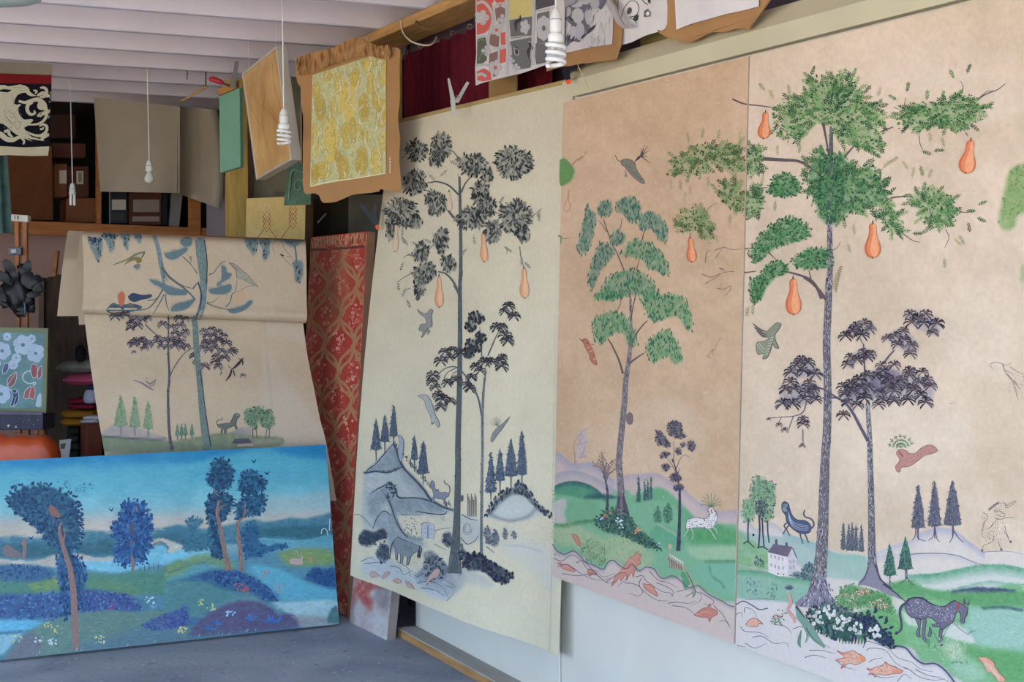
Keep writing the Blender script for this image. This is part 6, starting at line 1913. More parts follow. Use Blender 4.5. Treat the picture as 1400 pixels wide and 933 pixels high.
# dark bush by the trunk
foliage(S, R, T('k', '100,690 125,715 180,720 220,745 260,770 300,790 340,820 300,860 250,840 200,800 150,800 115,790 98,740'), [(52, 58, 76), (70, 76, 94), (40, 44, 62)], 5.5, .15, 'down', (66, 72, 90), .95, .3)
R.line(T('k', '130,800 200,800 250,840 300,858'), 3, (60, 66, 84), .8, 1.2)
R.poly(T('k', '60,820 120,790 200,820 250,860 220,880 130,860 80,900'), (178, 176, 170), .7, 4, .5)
# animals
cow = T('j', '200,660 215,648 250,665 300,685 318,690 325,705 312,745 304,740 306,715 290,720 275,735 262,775 255,778 258,740 240,730 235,768 228,768 228,730 215,715 212,755 206,752 204,700 195,685')
S.poly(cow, (130, 138, 146), False, (62, 68, 80), 1.0); S.poly(T('j', '303,710 315,690 326,698 316,745 306,742'), (62, 68, 80))
S.line(T('j', '200,660 185,690 178,740'), 1, (70, 76, 90))
for k in range(6):
    S.line(T('j', [(215 + k * 14, 672 + k * 4), (228 + k * 13, 690 + k * 5), (226 + k * 13, 708 + k * 3)]), .7, (84, 92, 104), .4)
S.poly(T('j', '363,405 370,392 380,400 385,430 410,445 435,445 448,460 430,475 438,512 432,515 422,480 400,475 385,470 378,492 370,480 378,460 372,430'), (128, 134, 148), True, (84, 90, 106), .7)
S.line(T('j', '440,460 452,440 448,415 430,405 426,388'), 1.2, (90, 96, 110), .8)
for (pts, c) in ((T('I', '305,110 320,125 345,130 362,112 375,118 368,140 370,185 350,200 335,225 322,240 330,215 312,205 320,180 345,175 340,150 315,130'), (150, 148, 140)), (T('I', '305,505 330,500 352,508 372,545 385,590 405,630 398,648 382,625 370,635 365,600 345,560 335,525'), (172, 172, 166)), (T('I', '725,600 700,640 670,680 645,715 640,700 655,665 690,635'), (138, 136, 132)), (T('I', '218,685 232,690 242,720 238,770 228,805 215,760 222,720'), (160, 166, 176))):
    S.poly(pts, c, True, (104, 102, 100), .8)
for _ in range(34):
    q = T('I', [(random.choice([(345, 200), (375, 600), (385, 570), (228, 740)])[0] + random.uniform(-14, 14), random.choice([190, 215, 580, 610, 740]) + random.uniform(-18, 18))])[0]
for k in range(9):
    a = -2.9 + k * .45; q = T('I', [(665, 640)])[0]
    S.line([q, (q[0] + math.cos(a) * 9, q[1] + math.sin(a) * 12)], [.6, 1.5, .4], (130, 128, 124))
for k in range(7):
    S.line(T('I', [(326 + k * 4, 190 + k * 6), (345 + k * 3, 186 + k * 4)]), .7, (110, 106, 100)); S.line(T('I', [(345 + k * 8, 545 + k * 13), (362 + k * 6, 540 + k * 13)]), .6, (124, 124, 120))
q = T('k', [(108, 472)])[0]; S.dot(q[0], q[1], 2, (104, 104, 104), 5)
for p in ('95,805 110,808 130,825 100,832 88,822', '140,830 165,805 178,812 165,825 150,838', '192,848 210,838 232,850 215,860', '250,850 270,858 290,885 262,875', '345,865 350,840 380,800 398,793 408,805 395,830 370,840 350,862'):
    fish(S, T('j', p), (202, 156, 136), (160, 116, 104))
# brush mark by the lower hem
S.poly(T('J', '850,752 862,750 865,762 858,768 863,774 856,778 850,772 854,764'), (28, 28, 40))

_g = R.img.mean(2, keepdims=True); _k = np.clip((R.img[..., 2:3] - R.img[..., 0:1] + 30) / 40, 0, 1) * .38
R.img = R.img * (1 - _k) + _g * _k
DB_ = Strokes()
dabs(DB_, R, T('j', '60,357 195,222 285,375 420,510 465,526 445,930 300,880 60,820'), 1500, 7, .9, 13, .6)
dabs(DB_, R, T('k', '205,560 340,420 510,545 500,720 210,720'), 350, 7, .8, 9, .1)
CHALK[0] = .0
t = thing('hanging_paper', 'long cream paper with a grey ink tree and blue grey hills, clamped beside the boards', 'painted paper', (2.55, 5.9, 0.289))
po = obj('paper_sheet', PV, PFc, M_paint, t, cols=R.sample(proj(PV)), smooth=True)
CHALK[0] = .32
DB_.flush('brush_marks', t, psheet, M_stroke, lo=.0005, hi=.0010)
S.flush('painted_scenery', t, psheet, M_stroke, lo=.0011, hi=.0027)
CHALK[0] = .08
for (ab, w, cc) in pears2:
    pear(S, ab[0][0], ab[0][1], ab[1][0], ab[1][1], w / 3.333, cc)
    S.flush('painted_pear', t, psheet, M_stroke, None, lo=.0028, hi=.0034)
# thin batten under the upper hem
tag(slab('trim_4', [onX(545, 163, 2.648), onX(783, 106, 2.648), onX(783, 112, 2.648), onX(545, 169, 2.648)], 0.01, mat('hem_batten', (176, 150, 98), .7)), kind='structure')
# ------------------------------------------------------------------ blue landscape on the floor
bR = onZ(463.5, 853.5, 0.012); bL = onZ(0, 903.5, 0.012)
bdir = (bL - bR) / np.linalg.norm(bL - bR)
bnrm = np.array([-bdir[1], bdir[0], 0]); bnrm = bnrm if bnrm[1] > 0 else -bnrm
tR = onY(445.5, 608.3, bR[1] + 0.205)
bL2 = bR + bdir * 2.15
tL2 = tR + bdir * 2.15
blu = Plane(bR, bL2, tR)
R = Raster(-160, 560, 490, 960, (60, 140, 180), 1.5)
M = R
YS_ = (R.y0 + (np.arange(R.h) + .5) / R.res)
XS_ = (R.x0 + (np.arange(R.w) + .5) / R.res)
sh_ = YS_[:, None] + (XS_[None, :] - 0) * 0.030
stops = [(560, (36, 128, 186)), (626, (40, 136, 190)), (645, (70, 160, 196)), (675, (104, 186, 204)), (700, (134, 192, 202)), (716, (190, 190, 182)), (732, (206, 190, 172)), (745, (178, 196, 196)), (770, (96, 150, 170)), (960, (60, 110, 130))]
for c in range(3):
    R.img[..., c] = np.interp(sh_, [s[0] for s in stops], [s[1][c] for s in stops])
R.mottle(14, 6); R.mottle(40, 7, (1, .8, .6)); R.mottle(4, 3)
# clouds
for P, c, a in (('0,150 80,130 150,150 250,120 330,110 420,140 560,110 700,130 750,120 750,200 500,180 300,200 0,200', (110, 190, 204), .45), ('0,90 120,80 260,95 200,110 60,110', (40, 140, 192), .5), ('450,120 620,105 750,125 750,160 600,140', (84, 176, 198), .6)):
    R.poly(T('h', P), c, a, 6, .4)
for P, c, a in (('0,120 80,110 180,95 300,70 420,45 500,50 560,80 640,90 730,110 730,190 560,150 420,150 200,150 0,160', (96, 186, 204), .7), ('450,50 600,35 720,40 720,80 600,75 520,65', (30, 134, 184), .8), ('0,50 150,60 200,80 100,110 0,110', (36, 138, 184), .6), ('450,250 560,270 730,240 740,290 500,320 450,310', (186, 190, 184), .5)):
    R.poly(T('i', P), c, a, 6, .3)
# far hills and lake
R.poly(T('h', '-400,420 0,405 60,398 130,410 200,400 300,385 390,378 450,385 520,390 640,375 752,360 752,480 0,490 -400,490'), (70, 128, 150), .9, 2, .3)
R.poly(T('i', '-20,410 60,395 180,410 380,370 450,380 560,360 620,365 700,350 745,345 750,460 0,480'), (66, 126, 150), .9, 2, .3)
R.poly(T('h', '-400,440 60,430 200,430 330,430 450,410 520,420 752,390 752,500 600,470 330,485 0,490'), (58, 106, 122), .8, 4, .5)
R.poly(T('i', '400,415 500,405 640,400 745,400 750,450 640,465 540,455 420,450'), (52, 108, 122), .85, 3, .4)
R.poly(T('i', '400,455 520,455 600,465 700,445 755,440 760,520 600,510 400,520'), (96, 172, 192), .8, 3, .3)
R.poly(T('h', '320,485 470,490 640,440 752,440 752,520 640,520 500,550 400,545 330,530'), (128, 200, 222), .95, 2, .15)
R.poly(T('i', '-5,520 100,515 200,510 250,530 180,545 60,560 -5,560'), (128, 200, 222), .95, 2, .15)
R.poly(T('h', '-300,500 0,495 60,505 160,500 222,478 320,472 400,490 460,485 455,505 340,505 240,510 230,530 100,515 0,520 -300,530'), (204, 190, 176), .9, 1.5, .2)
R.poly(T('h', '45,505 90,500 120,530 95,540'), (216, 206, 186), .95, 1, .1)
R.poly(T('h', '620,425 660,408 700,420 752,440 752,455 690,470 690,445 660,430 625,445'), (204, 196, 182), .95, 1, .1)
R.line(T('h', '628,440 650,425 675,430 690,450 690,468'), 2.4, (50, 66, 84), .9, .8)
# meadows
R.poly(T('h', '-300,560 0,560 130,560 240,570 330,550 460,560 560,545 640,545 752,500 752,640 600,640 450,650 300,640 130,640 -300,660'), (86, 140, 120), .95, 2, .3)
R.poly(T('i', '-5,570 60,555 130,530 200,525 280,550 300,600 200,640 100,640 -5,660'), (124, 158, 108), .85, 3, .4)
R.poly(T('h', '110,590 230,570 250,610 150,630'), (134, 160, 92), .8, 4, .5)
R.poly(T('h', '330,590 450,580 560,600 560,650 400,620'), (110, 152, 110), .6, 4, .4)
R.poly(T('i', '500,520 560,505 640,500 745,510 752,570 640,580 540,575'), (140, 164, 96), .9, 4, .3)
R.poly(T('h', '-300,660 0,640 100,640 240,640 330,620 440,630 540,650 580,690 560,710 450,705 330,715 240,735 100,740 0,745 -300,760'), (62, 92, 146), .9, 4, .6)
R.poly(T('h', '-300,520 0,520 100,520 210,540 215,570 130,590 0,585 -300,600'), (62, 104, 146), .85, 3, .5)
R.poly(T('h', '-300,760 0,745 130,745 180,760 120,785 0,800 -300,815'), (104, 186, 220), .95, 3, .2)
R.poly(T('h', '-300,815 0,800 100,790 60,835 20,880 0,890 -300,900'), (150, 196, 210), .9, 3, .2)
R.line(T('h', '-200,812 0,802 90,795'), 4, (50, 100, 140), .8, 1.5)
R.poly(T('h', '10,912 60,850 110,800 180,760 250,740 330,715 450,710 580,715 700,700 752,690 752,850 400,890'), (108, 140, 128), .95, 3, .35)
R.poly(T('h', '20,912 70,845 130,800 170,840 150,900'), (120, 112, 130), .8, 4, .4)
R.poly(T('h', '330,840 500,800 620,760 752,790 752,850 300,890'), (88, 120, 150), .6, 6, .6)
R.poly(T('i', '-5,640 60,610 160,565 240,590 330,600 420,580 520,600 640,650 765,690 770,740 640,745 480,740 400,700 260,680 120,660 -5,720'), (92, 160, 176), .9, 3, .4)
R.poly(T('i', '360,575 440,580 540,610 640,660 765,690 770,735 620,742 520,735 450,680'), (100, 182, 208), .8, 3, .4)
R.poly(T('i', '-5,650 100,640 220,670 300,700 420,710 480,745 300,745 200,780 100,830 -5,850'), (84, 138, 140), .9, 4, .3)
R.poly(T('i', '460,745 600,742 770,740 778,840 690,855 600,855 540,800'), (170, 204, 208), .95, 2, .15)
R.poly(T('i', '560,800 700,810 775,820 778,845 600,858'), (150, 146, 150), .8, 5, .3)
R.poly(T('i', '90,905 140,830 220,770 300,735 400,735 470,760 500,795 560,800 595,845 560,862 300,890'), (98, 88, 124), .95, 3, .35)
R.line(T('i', '200,775 300,735 400,735 470,762 510,800'), 5, (120, 170, 180), .6, 2.5, .5)
R.poly(T('i', '620,640 660,590 720,600 755,590 762,680 700,670'), (40, 84, 136), .9, 2, .5)
R.poly(T('i', '720,840 735,790 765,760 775,790 778,840'), (72, 120, 122), .95, 1.2, .2)
R.poly(T('i', '50,650 130,620 200,600 300,600 380,630 460,680 500,730 440,740 380,700 300,690 240,680 160,650'), (46, 82, 134), .85, 3, .5)
R.poly(T('i', '-5,820 60,780 90,760 90,820 130,830 60,860 -5,850'), (60, 84, 150), .8, 3, .5)
R.line(T('i', '0,612 90,580 170,562'), 1.5, (60, 110, 130), .7, 1)
R.line(T('i', '-5,660 100,638 210,660 300,700'), 1.5, (56, 110, 126), .7, 1.2)
R.line(T('i', '400,455 470,460 560,468 640,462 740,440'), 1.5, (150, 200, 206), .7, 1)
S = Strokes()
DB = [(34, 76, 112), (42, 88, 124), (28, 62, 98), (58, 108, 138), (36, 78, 110)]
DB2 = [(36, 80, 138), (48, 98, 154), (32, 68, 122), (70, 124, 170)]
TRK = (150, 118, 108)
for P in ('20,235 60,200 140,185 210,190 260,210 320,250 335,300 340,370 330,430 290,470 240,465 200,430 170,400 130,360 90,330 50,300',):
    foliage(S, R, T('h', P), DB, 6, .12, 'radial', (46, 92, 124), .95, .28)
foliage(S, R, T('h', '230,480 300,460 350,520 355,600 330,640 345,690 310,710 270,745 240,720 250,640 230,560'), DB2 + DB, 5.5, .12, 'down', (46, 88, 140), .9, .28)
foliage(S, R, T('h', '235,180 270,172 300,190 370,180 380,205 330,225 280,210 250,205'), [(64, 136, 168)], 3.5, .06, 'any', None)
bark(S, T('h', '312,880 308,800 305,700 300,620 288,540 270,480 255,430 245,380 250,350'), [10, 9, 9, 8.5, 7.5, 6.5, 5.5, 4, 2], TRK, (112, 88, 96), (176, 150, 136), 140)
S.line(T('h', '258,430 265,400 262,370'), 3, TRK, 1.5)
S.poly(T('h', '200,280 215,275 240,300 248,325 225,322 205,310'), (150, 104, 98), True)
foliage(S, R, T('h', '500,270 545,245 590,260 615,300 630,350 620,400 625,450 600,480 605,510 550,520 500,525 465,500 460,470 480,430 455,400 465,350 490,310'), DB2, 5.5, .13, 'radial', (44, 90, 150), .95, .3)
S.line(T('h', '545,545 545,500 540,480'), [4, 4, 2], TRK); S.line(T('h', '545,400 540,365 550,345'), [3, 5, 2], (104, 84, 96)); S.line(T('h', '535,440 540,420'), 3, (120, 92, 100)); S.line(T('h', '565,300 560,280'), 2, (150, 130, 120))
for P in ('200,100 250,85 290,115 300,160 290,210 260,240 210,240 190,220 170,200 180,160', '175,260 220,240 290,260 300,300 270,350 240,390 180,390 170,320', '180,380 230,390 220,440 260,480 255,540 200,545 190,470'):
    foliage(S, R, T('i', P), DB, 5.5, .13, 'radial', (40, 90, 124), .95, .28)
for P in ('330,160 375,140 420,165 450,205 430,240 380,260 330,250 312,210', '310,290 350,260 410,255 450,260 440,310 420,350 360,360 310,375 302,330'):
    foliage(S, R, T('i', P), DB + [(50, 120, 160)], 5.5, .13, 'radial', (44, 98, 136), .95, .28)
foliage(S, R, T('i', '330,420 380,375 410,400 410,460 450,490 500,480 550,480 540,500 450,520 420,545 350,545 330,500'), [(36, 86, 132), (50, 106, 146)], 4.5, .1, 'any', (46, 98, 140), .85, .3)
bark(S, T('i', '275,605 262,540 248,470 235,400 222,340 228,290'), [7.5, 6.5, 6, 5, 4.4, 3], TRK, (100, 84, 92), (186, 160, 140), 90)
bark(S, T('i', '333,605 330,540 322,470 315,400 320,375'), [6, 6, 5.5, 4.5, 3], TRK, (100, 84, 92), (186, 160, 140), 70)
for p, w in (('225,340 240,310 262,305', 2), ('228,290 245,280', 1.6), ('205,225 215,250 232,262', 2), ('320,380 345,350 350,290', 2.4), ('345,350 362,325', 1.6)):
    S.line(T('i', p), w, TRK, w * .6)
foliage(S, R, T('i', '85,360 130,355 160,370 140,400 120,420 130,450 190,430 200,500 90,510 60,500 100,430 80,390'), [(50, 110, 136), (66, 128, 146)], 4, .1, 'any', (60, 116, 140), .9, .3)
foliage(S, R, T('i', '140,640 200,610 300,605 380,630 450,680 500,730 440,735 380,700 300,690 240,670'), [(34, 66, 120), (50, 88, 144), (70, 120, 170)], 4.5, .09, 'any', None, .8, .3)
foliage(S, R, T('h', '-100,650 100,645 240,640 230,740 100,740 -100,745'), [(46, 78, 136), (66, 104, 162), (88, 130, 180)], 4.5, .07, 'any', None, .8, .3)
foliage(S, R, T('h', '330,625 440,630 540,650 580,690 550,708 450,700 340,712'), [(56, 70, 140), (74, 92, 160), (96, 124, 180)], 4.5, .09, 'any', None, .8, .3)
foliage(S, R, T('h', '0,525 100,520 210,540 210,575 100,585 0,580'), [(46, 88, 130), (70, 114, 156)], 4.5, .08, 'any', None, .8, .3)
foliage(S, R, T('i', '630,630 660,595 750,600 760,670 700,665'), [(34, 76, 130), (50, 96, 150)], 4, .12, 'any', None, .8, .3)
foliage(S, R, T('i', '-5,800 50,780 80,760 90,820 120,830 40,850'), [(56, 76, 148), (80, 104, 170)], 4, .12, 'any', None, .8, .3)
foliage(S, R, T('h', '570,770 650,730 752,715 752,760 650,790'), [(62, 84, 150), (80, 104, 164)], 4, .1, 'any', (74, 96, 156), .7, .3)
for _ in range(60):                       # flowers
    fr, x, y, c = random.choice([('h', 155, 830, (206, 214, 206)), ('h', 218, 838, (206, 214, 220)), ('h', 410, 828, (206, 206, 150)), ('h', 220, 785, (214, 206, 110)), ('h', 615, 660, (206, 222, 230)), ('i', 145, 750, (206, 214, 120)), ('i', 195, 768, (206, 214, 130)), ('i', 65, 870, (214, 214, 150)), ('i', 320, 675, (190, 104, 96)), ('i', 500, 680, (206, 150, 130)), ('h', 450, 690, (150, 70, 130)), ('h', 190, 760, (220, 200, 130)), ('i', 285, 800, (170, 200, 240)), ('h', 70, 825, (220, 210, 120)), ('i', 440, 620, (190, 130, 116)), ('i', 345, 685, (190, 90, 90))])
    for k in range(3):
        q = T(fr, [(x + random.uniform(-20, 20), y + random.uniform(-16, 16))])[0]; S.dot(q[0], q[1], random.uniform(.8, 1.7), jit(c, 8))
for (x, y) in ((375, 830), (460, 835), (215, 850), (190, 870), (490, 840)):
    for k in range(7):
        q = T('i', [(x, y)])[0]; a = -1.57 + random.uniform(-1.5, 1.5)
        S.leaf(q[0], q[1], a, random.uniform(7, 13), 1.2, jit((66, 118, 190), 14))
for k in range(6):
    q = T('h', [(630, 700)])[0]; S.leaf(q[0], q[1], -1.57 + random.uniform(-1, 1), 8, 1, (120, 160, 200))
for fr, x, y in (('i', 390, 103), ('i', 450, 157), ('h', 458, 292), ('h', 127, 408)):
    a, b = T(fr, [(x, y)])[0]
    S.line([(a - 3.5, b - 2), (a, b + 1.5), (a + 3, b - 3)], [.6, 2.2, .6], (26, 60, 96)); S.dot(a - .5, b + 1.4, 1.6, (26, 60, 96), 1)
S.poly(T('i', '548,555 570,545 600,548 610,530 612,560 605,575 560,572'), (206, 170, 164), True); S.line(T('i', '598,545 590,520 582,510'), .8, (206, 180, 170)); S.line(T('i', '604,540 606,515'), .8, (206, 180, 170))
S.poly(T('i', '640,545 655,540 655,560 645,565'), (190, 150, 120), True)
S.line(T('i', '696,435 700,415 712,410 722,420 726,440'), 1.2, (206, 220, 224)); S.line(T('i', '733,420 735,365'), 1.2, (206, 220, 230))
for i in range(5):
    x = 575 + i * 19; S.line(T('h', [(x, 548 - i * 2), (x, 522 - i * 3)]), .8, (70, 84, 100), sm=False)
for k in range(12):
    x = 500 + k * 12; S.line(T('i', [(x, 415), (x + random.uniform(-3, 3), 385 + random.uniform(0, 14))]), .9, (44, 100, 120), .5)
S.poly(T('h', '95,450 88,430 95,412 104,414 108,440 104,485 90,490'), (150, 120, 116), True); S.poly(T('h', '10,450 30,435 60,455 85,470 80,490 20,485'), (124, 116, 120), True)
for i in range(60):
    x = random.uniform(5, 460); S.leaf(x, 856 + (460 - x) * .107 - random.uniform(1, 5), -1.2, random.uniform(3, 7), .6, jit(random.choice([(150, 190, 180), (90, 130, 140)]), 10))
DB_ = Strokes()
dabs(DB_, R, T('', '-40,622 450,608 470,745 -40,760'), 1500, 16, 1.3, 7, -.03)
dabs(DB_, R, T('', '-40,740 455,730 470,850 -40,905'), 3600, 8, 1.3, 12, -.15)
t = thing('landscape_painting', 'large blue landscape painting with tall trees and a lake, standing on the floor', 'painting', (bR + bL2) / 2)
slab('canvas', [tL2, tR, bR, bL2], 0.03, mat('canvas_edge_teal', (70, 150, 160), .7), t, 0.002)
surface('painted_ground', tL2, tR, bR, bL2, 330, 150, R, paint_mat('oil_paint', .45, .3, .05, 50), t)
clip_flush(DB_, 'brush_marks', t, blu, [tL2, tR, bR, bL2], paint_mat('oil_strokes', .45, .3, .1, 120), .0008, .0014)
clip_flush(S, 'painted_scenery', t, blu, [tL2, tR, bR, bL2], paint_mat('oil_strokes', .45, .3, .1, 120), .0016, .003)

# ------------------------------------------------------------------ long beige paper folded over a rail
rows = [(113, 317, 417, 329, 7.650), (112, 318.5, 417.6, 330.5, 7.580), (112.5, 326, 418, 338, 7.540), (114, 350, 419, 363, 7.530), (114.5, 380, 419, 393, 7.520), (114, 405, 419.5, 420, 7.500), (112.5, 417, 420, 430, 7.485), (112, 423, 419.5, 436, 7.490), (113, 427.5, 418.5, 440.5, 7.515), (114.5, 429.5, 417, 442, 7.560), (115, 428, 416, 440, 7.595), (115, 424, 416, 436, 7.610)]
rowl = [(115, 424, 414.5, 436, 7.625), (116, 440, 415, 447, 7.620), (121, 480, 421, 490, 7.580), (128, 530, 430, 535, 7.500), (135, 575, 438, 575, 7.47), (141.5, 612, 446.5, 608, 7.43), (153, 690, 460, 685, 7.36)]


def strip(rows, nu, sub):
    L = smoothpath([np.array([a, b, Y]) for a, b, c, d, Y in rows], sub)
    Rr = smoothpath([np.array([c, d, Y]) for a, b, c, d, Y in rows], sub)
    V = []
    for l, r in zip(L, Rr):
        A, B = onY(l[0], l[1], l[2]), onY(r[0], r[1], r[2])
        for u in np.linspace(0, 1, nu + 1):
            V.append(A * (1 - u) + B * u)
    return np.array(V), len(L) - 1


CHALK[0] = .05
BE = (206, 184, 156)
t = thing('folded_paper', 'long beige painted paper folded over a rail behind the blue landscape', 'painted paper', onY(280, 690, 7.36) * np.array([1, 1, 0]))
R = Raster(60, 300, 480, 780, BE, 1.5)
R.mottle(60, 4); R.mottle(14, 2.5); R.mottle(5, 1.5)
R.poly(T('m', '700,760 1040,760 1060,933 720,933') + T('', '450,612 365,612'), (210, 192, 170), .8, 3, .1)
R.line(T('', '362,440 366,500 372,560 372,610'), 3, (190, 168, 142), .5, 2, .6)
S = Strokes()
TE, TED, TEL = (96, 128, 132), (54, 84, 100), (150, 172, 172)
# flap: hanging leaves, branches, birds
for fr, P in (('l', '255,85 300,80 360,95 385,130 375,200 355,270 335,275 310,220 280,160'), ('l', '365,75 400,50 470,55 500,75 470,120 480,170 440,205 420,150 400,110'), ('l', '490,45 600,50 590,110 575,195 555,160 530,90'), ('l', '610,50 680,50 690,90 680,140 660,120 630,80'), ('m', '545,95 650,95 655,160 620,230 590,190 560,140'), ('m', '665,100 750,100 750,180 735,250 700,270 690,180'), ('m', '820,105 1000,108 995,130 960,155 915,160 870,125'), ('m', '935,280 1000,270 1020,330 1010,400 985,450 955,430 945,360')):
    R.poly(T(fr, P), (128, 156, 156), .95, 1.5, .4)
    foliage(S, None, T(fr, P), [(70, 104, 120), (104, 138, 144), (54, 80, 104), (140, 166, 166)], 4.5, .06, 'down')
foliage(S, None, T('l', '255,85 300,80 380,100 370,120 280,115'), [(40, 52, 88), (52, 66, 100)], 4, .2, 'any'); foliage(S, None, T('l', '365,75 400,52 500,72 470,95'), [(40, 60, 88), (52, 76, 100)], 4, .2, 'any')
S.line(T('m', '950,155 960,220 965,290'), 2.4, TE, 2)
bark(S, T('m', '188,70 200,200 215,320 225,440 222,540 212,640 185,722'), [12, 13, 12, 10, 8.5, 8, 9], (116, 140, 138), (60, 92, 96), (166, 186, 178), 150)
S.line(T('m', '225,90 240,180 252,300 245,450'), 1.6, (36, 48, 60), 1); S.line(T('m', '180,440 205,550 190,650 165,715'), 2, (60, 84, 120), 3)
bark(S, T('l', '785,60 815,140 835,230 850,320 865,420 868,500'), [5, 6, 6, 6, 4.5, 3], (120, 146, 150), (66, 96, 106), (160, 180, 176), 60)
for fr, p, w in (('l', '850,320 900,390 960,440 1040,500 1120,580', 4), ('l', '860,500 820,570 770,630 720,660 600,670 500,690', 2.2), ('l', '740,590 800,580 840,540', 1.6), ('l', '870,540 830,620 780,700', 1.8), ('l', '880,540 890,620 910,670', 1.8), ('l', '960,440 1040,480 1110,495', 1.6), ('l', '870,380 900,440', 1.4), ('l', '1020,240 1080,300 1137,370', 1.2), ('l', '1070,250 1090,240 1080,270', 1),
                 ('m', '265,385 300,370 330,330 370,285 400,275', 1.6), ('m', '140,495 160,465 185,440', 2.4), ('m', '248,610 320,640 400,658 470,662', 1.6), ('m', '400,640 435,600 450,540 475,520 490,430', 1.6), ('m', '490,520 540,495 580,475 640,470', .9), ('m', '250,605 300,600 350,560', 1.2), ('m', '60,240 120,300 175,380', 1.4), ('m', '110,240 125,260 118,290', 1)):
    S.line(T(fr, p), w, (100, 118, 116), w * .5)
for fr, P in (('l', '745,415 800,430 860,450 900,470 960,490 1040,510 1050,540 980,550 900,540 850,490 790,460'), ('l', '875,215 930,200 990,185 1040,165 1060,180 1020,220 950,262 890,250'), ('l', '1000,110 1050,85 1090,100 1085,150 1040,160 1005,140'), ('l', '925,660 960,620 1040,600 1110,575 1115,590 1060,650 1000,672 930,675'), ('m', '365,310 395,320 410,365 445,375 430,410 380,440 335,475 330,455 365,420'), ('m', '260,505 320,490 390,470 440,460 440,510 380,540 290,535'), ('m', '420,665 480,650 540,630 590,590 615,600 560,660 480,690 430,685')):
    R.poly(T(fr, P), (124, 152, 156), .9, 1.2, .35); S.poly(T(fr, P), (104, 132, 140), True)
    R.line(T(fr, P)[:3], 2, (90, 120, 134), .5, 1)
S.poly(T('l', '500,545 530,515 560,545 550,620 520,632 505,595'), (226, 112, 74), True)
S.poly(T('l', '580,560 620,530 700,545 760,540 775,555 740,575 690,585 640,602 600,590'), (62, 78, 112), True)
S.poly(T('l', '405,660 460,610 500,620 560,620 620,615 690,635 680,660 600,680 500,690 430,685'), (86, 104, 116), True)
for (x, y, c) in ((600, 620, (150, 130, 70)), (620, 640, (120, 110, 70)), (480, 640, (70, 90, 110)), (540, 650, (70, 86, 120)), (650, 635, (60, 84, 110))):
    q = T('l', [(x, y)])[0]; S.dot(q[0], q[1], 3, c, 2)
S.line(T('l', '465,305 520,285 580,260 640,225 700,205 720,200'), [1.2, 2, 2, 3, 2.4, 1], (128, 132, 112)); S.poly(T('l', '550,310 580,270 620,245 660,240 690,255 690,280 660,295 640,270 600,280'), (150, 128, 62), True)
for k in range(9):
    a = .1 + k * .3; q = T('l', [(650, 300)])[0]; S.leaf(q[0], q[1], a, 10 - abs(k - 4), .9, (124, 134, 128))
S.line(T('l', '690,250 705,225 715,205'), 1.4, (70, 66, 50))
S.poly(T('m', '425,290 470,300 530,350 580,390 620,440 660,480 600,455 540,420 490,410 480,350'), (176, 168, 146), True, (110, 108, 96), .8)
for k in range(8):
    S.line(T('m', [(450 + k * 22, 305 + k * 20), (470 + k * 20, 330 + k * 18)]), .7, (110, 108, 96))
S.poly(T('m', '485,545 510,505 545,520 545,570 510,590 495,620 488,590'), (226, 178, 124), True)
S.line(T('m', '770,150 800,110 850,130 870,180 920,240'), .9, (150, 140, 124)); S.line(T('m', '830,220 860,250 900,290 930,320'), .9, (150, 140, 124)); S.poly(T('m', '832,215 862,228 858,238 830,225'), (44, 44, 50)); S.line(T('m', '880,240 930,245'), .9, (140, 140, 134)); S.line(T('m', '775,165 785,215'), .9, (160, 150, 130))
# lower sheet: dark tree, trunks, hills
PU = [(74, 66, 84), (98, 88, 104), (58, 52, 68), (122, 110, 122)]
for (x, y) in ((480, 715), (520, 705), (560, 700), (640, 740), (700, 745), (610, 770), (660, 790), (740, 730), (600, 810), (860, 780), (930, 800), (1000, 790), (1040, 840), (960, 850), (1010, 870), (990, 730), (1040, 735), (650, 910), (700, 900), (740, 930), (620, 930), (820, 890), (880, 910), (940, 900), (1000, 920)):
    a, b = T('l', [(x, y)])[0]; rosette(S, a, b, random.uniform(6, 8.5), PU, 9, w=.2)
for (x, y) in ((280, 45), (320, 30), (360, 50), (410, 35), (440, 60), (500, 30), (520, 55), (560, 70), (590, 60), (540, 40), (340, 70), (475, 65), (700, 40), (740, 35), (780, 25), (830, 40), (760, 70), (720, 80), (800, 90), (850, 95), (770, 120), (820, 130), (760, 150), (780, 180), (690, 70), (640, 110), (650, 155), (700, 180), (870, 85), (630, 120)):
    a, b = T('n', [(x, y)])[0]; rosette(S, a, b, random.uniform(5.5, 8), PU, 9, w=.2)
a, b = T('n', [(275, 95)])[0]; rosette(S, a, b, 4, PU, 7); a, b = T('n', [(928, 235)])[0]; rosette(S, a, b, 4.5, PU, 8)
for (x, y) in ((225, 835), (290, 820), (340, 840), (380, 870), (300, 870), (250, 870), (350, 900), (240, 920), (300, 930)):
    a, b = T('m', [(x, y)])[0]; rosette(S, a, b, 6.5, PU, 9, w=.2)
R.poly(T('n', '75,590 110,555 160,525 240,535 330,560 400,585 470,610 470,690 75,690'), (176, 164, 164), .8, 1.5, .3)
R.poly(T('n', '85,598 200,605 320,615 470,622 520,628 640,610 760,585 850,580 920,560 980,590 1100,600 1170,610 1140,660 900,690 75,695'), (136, 146, 118), .95, 1.5, .35)
R.line(T('n', '85,598 200,606 320,614 420,616 470,612'), 2, (74, 72, 84), .9, .8); R.line(T('n', '500,628 620,612 760,588 850,580 920,552'), 1.5, (104, 112, 96), .8, .8)
R.poly(T('n', '860,580 920,545 970,550 980,590'), (176, 164, 164), .8, 1.5)
R.poly(T('n', '1000,620 1140,620 1160,640 1000,660'), (186, 170, 150), .6, 3)
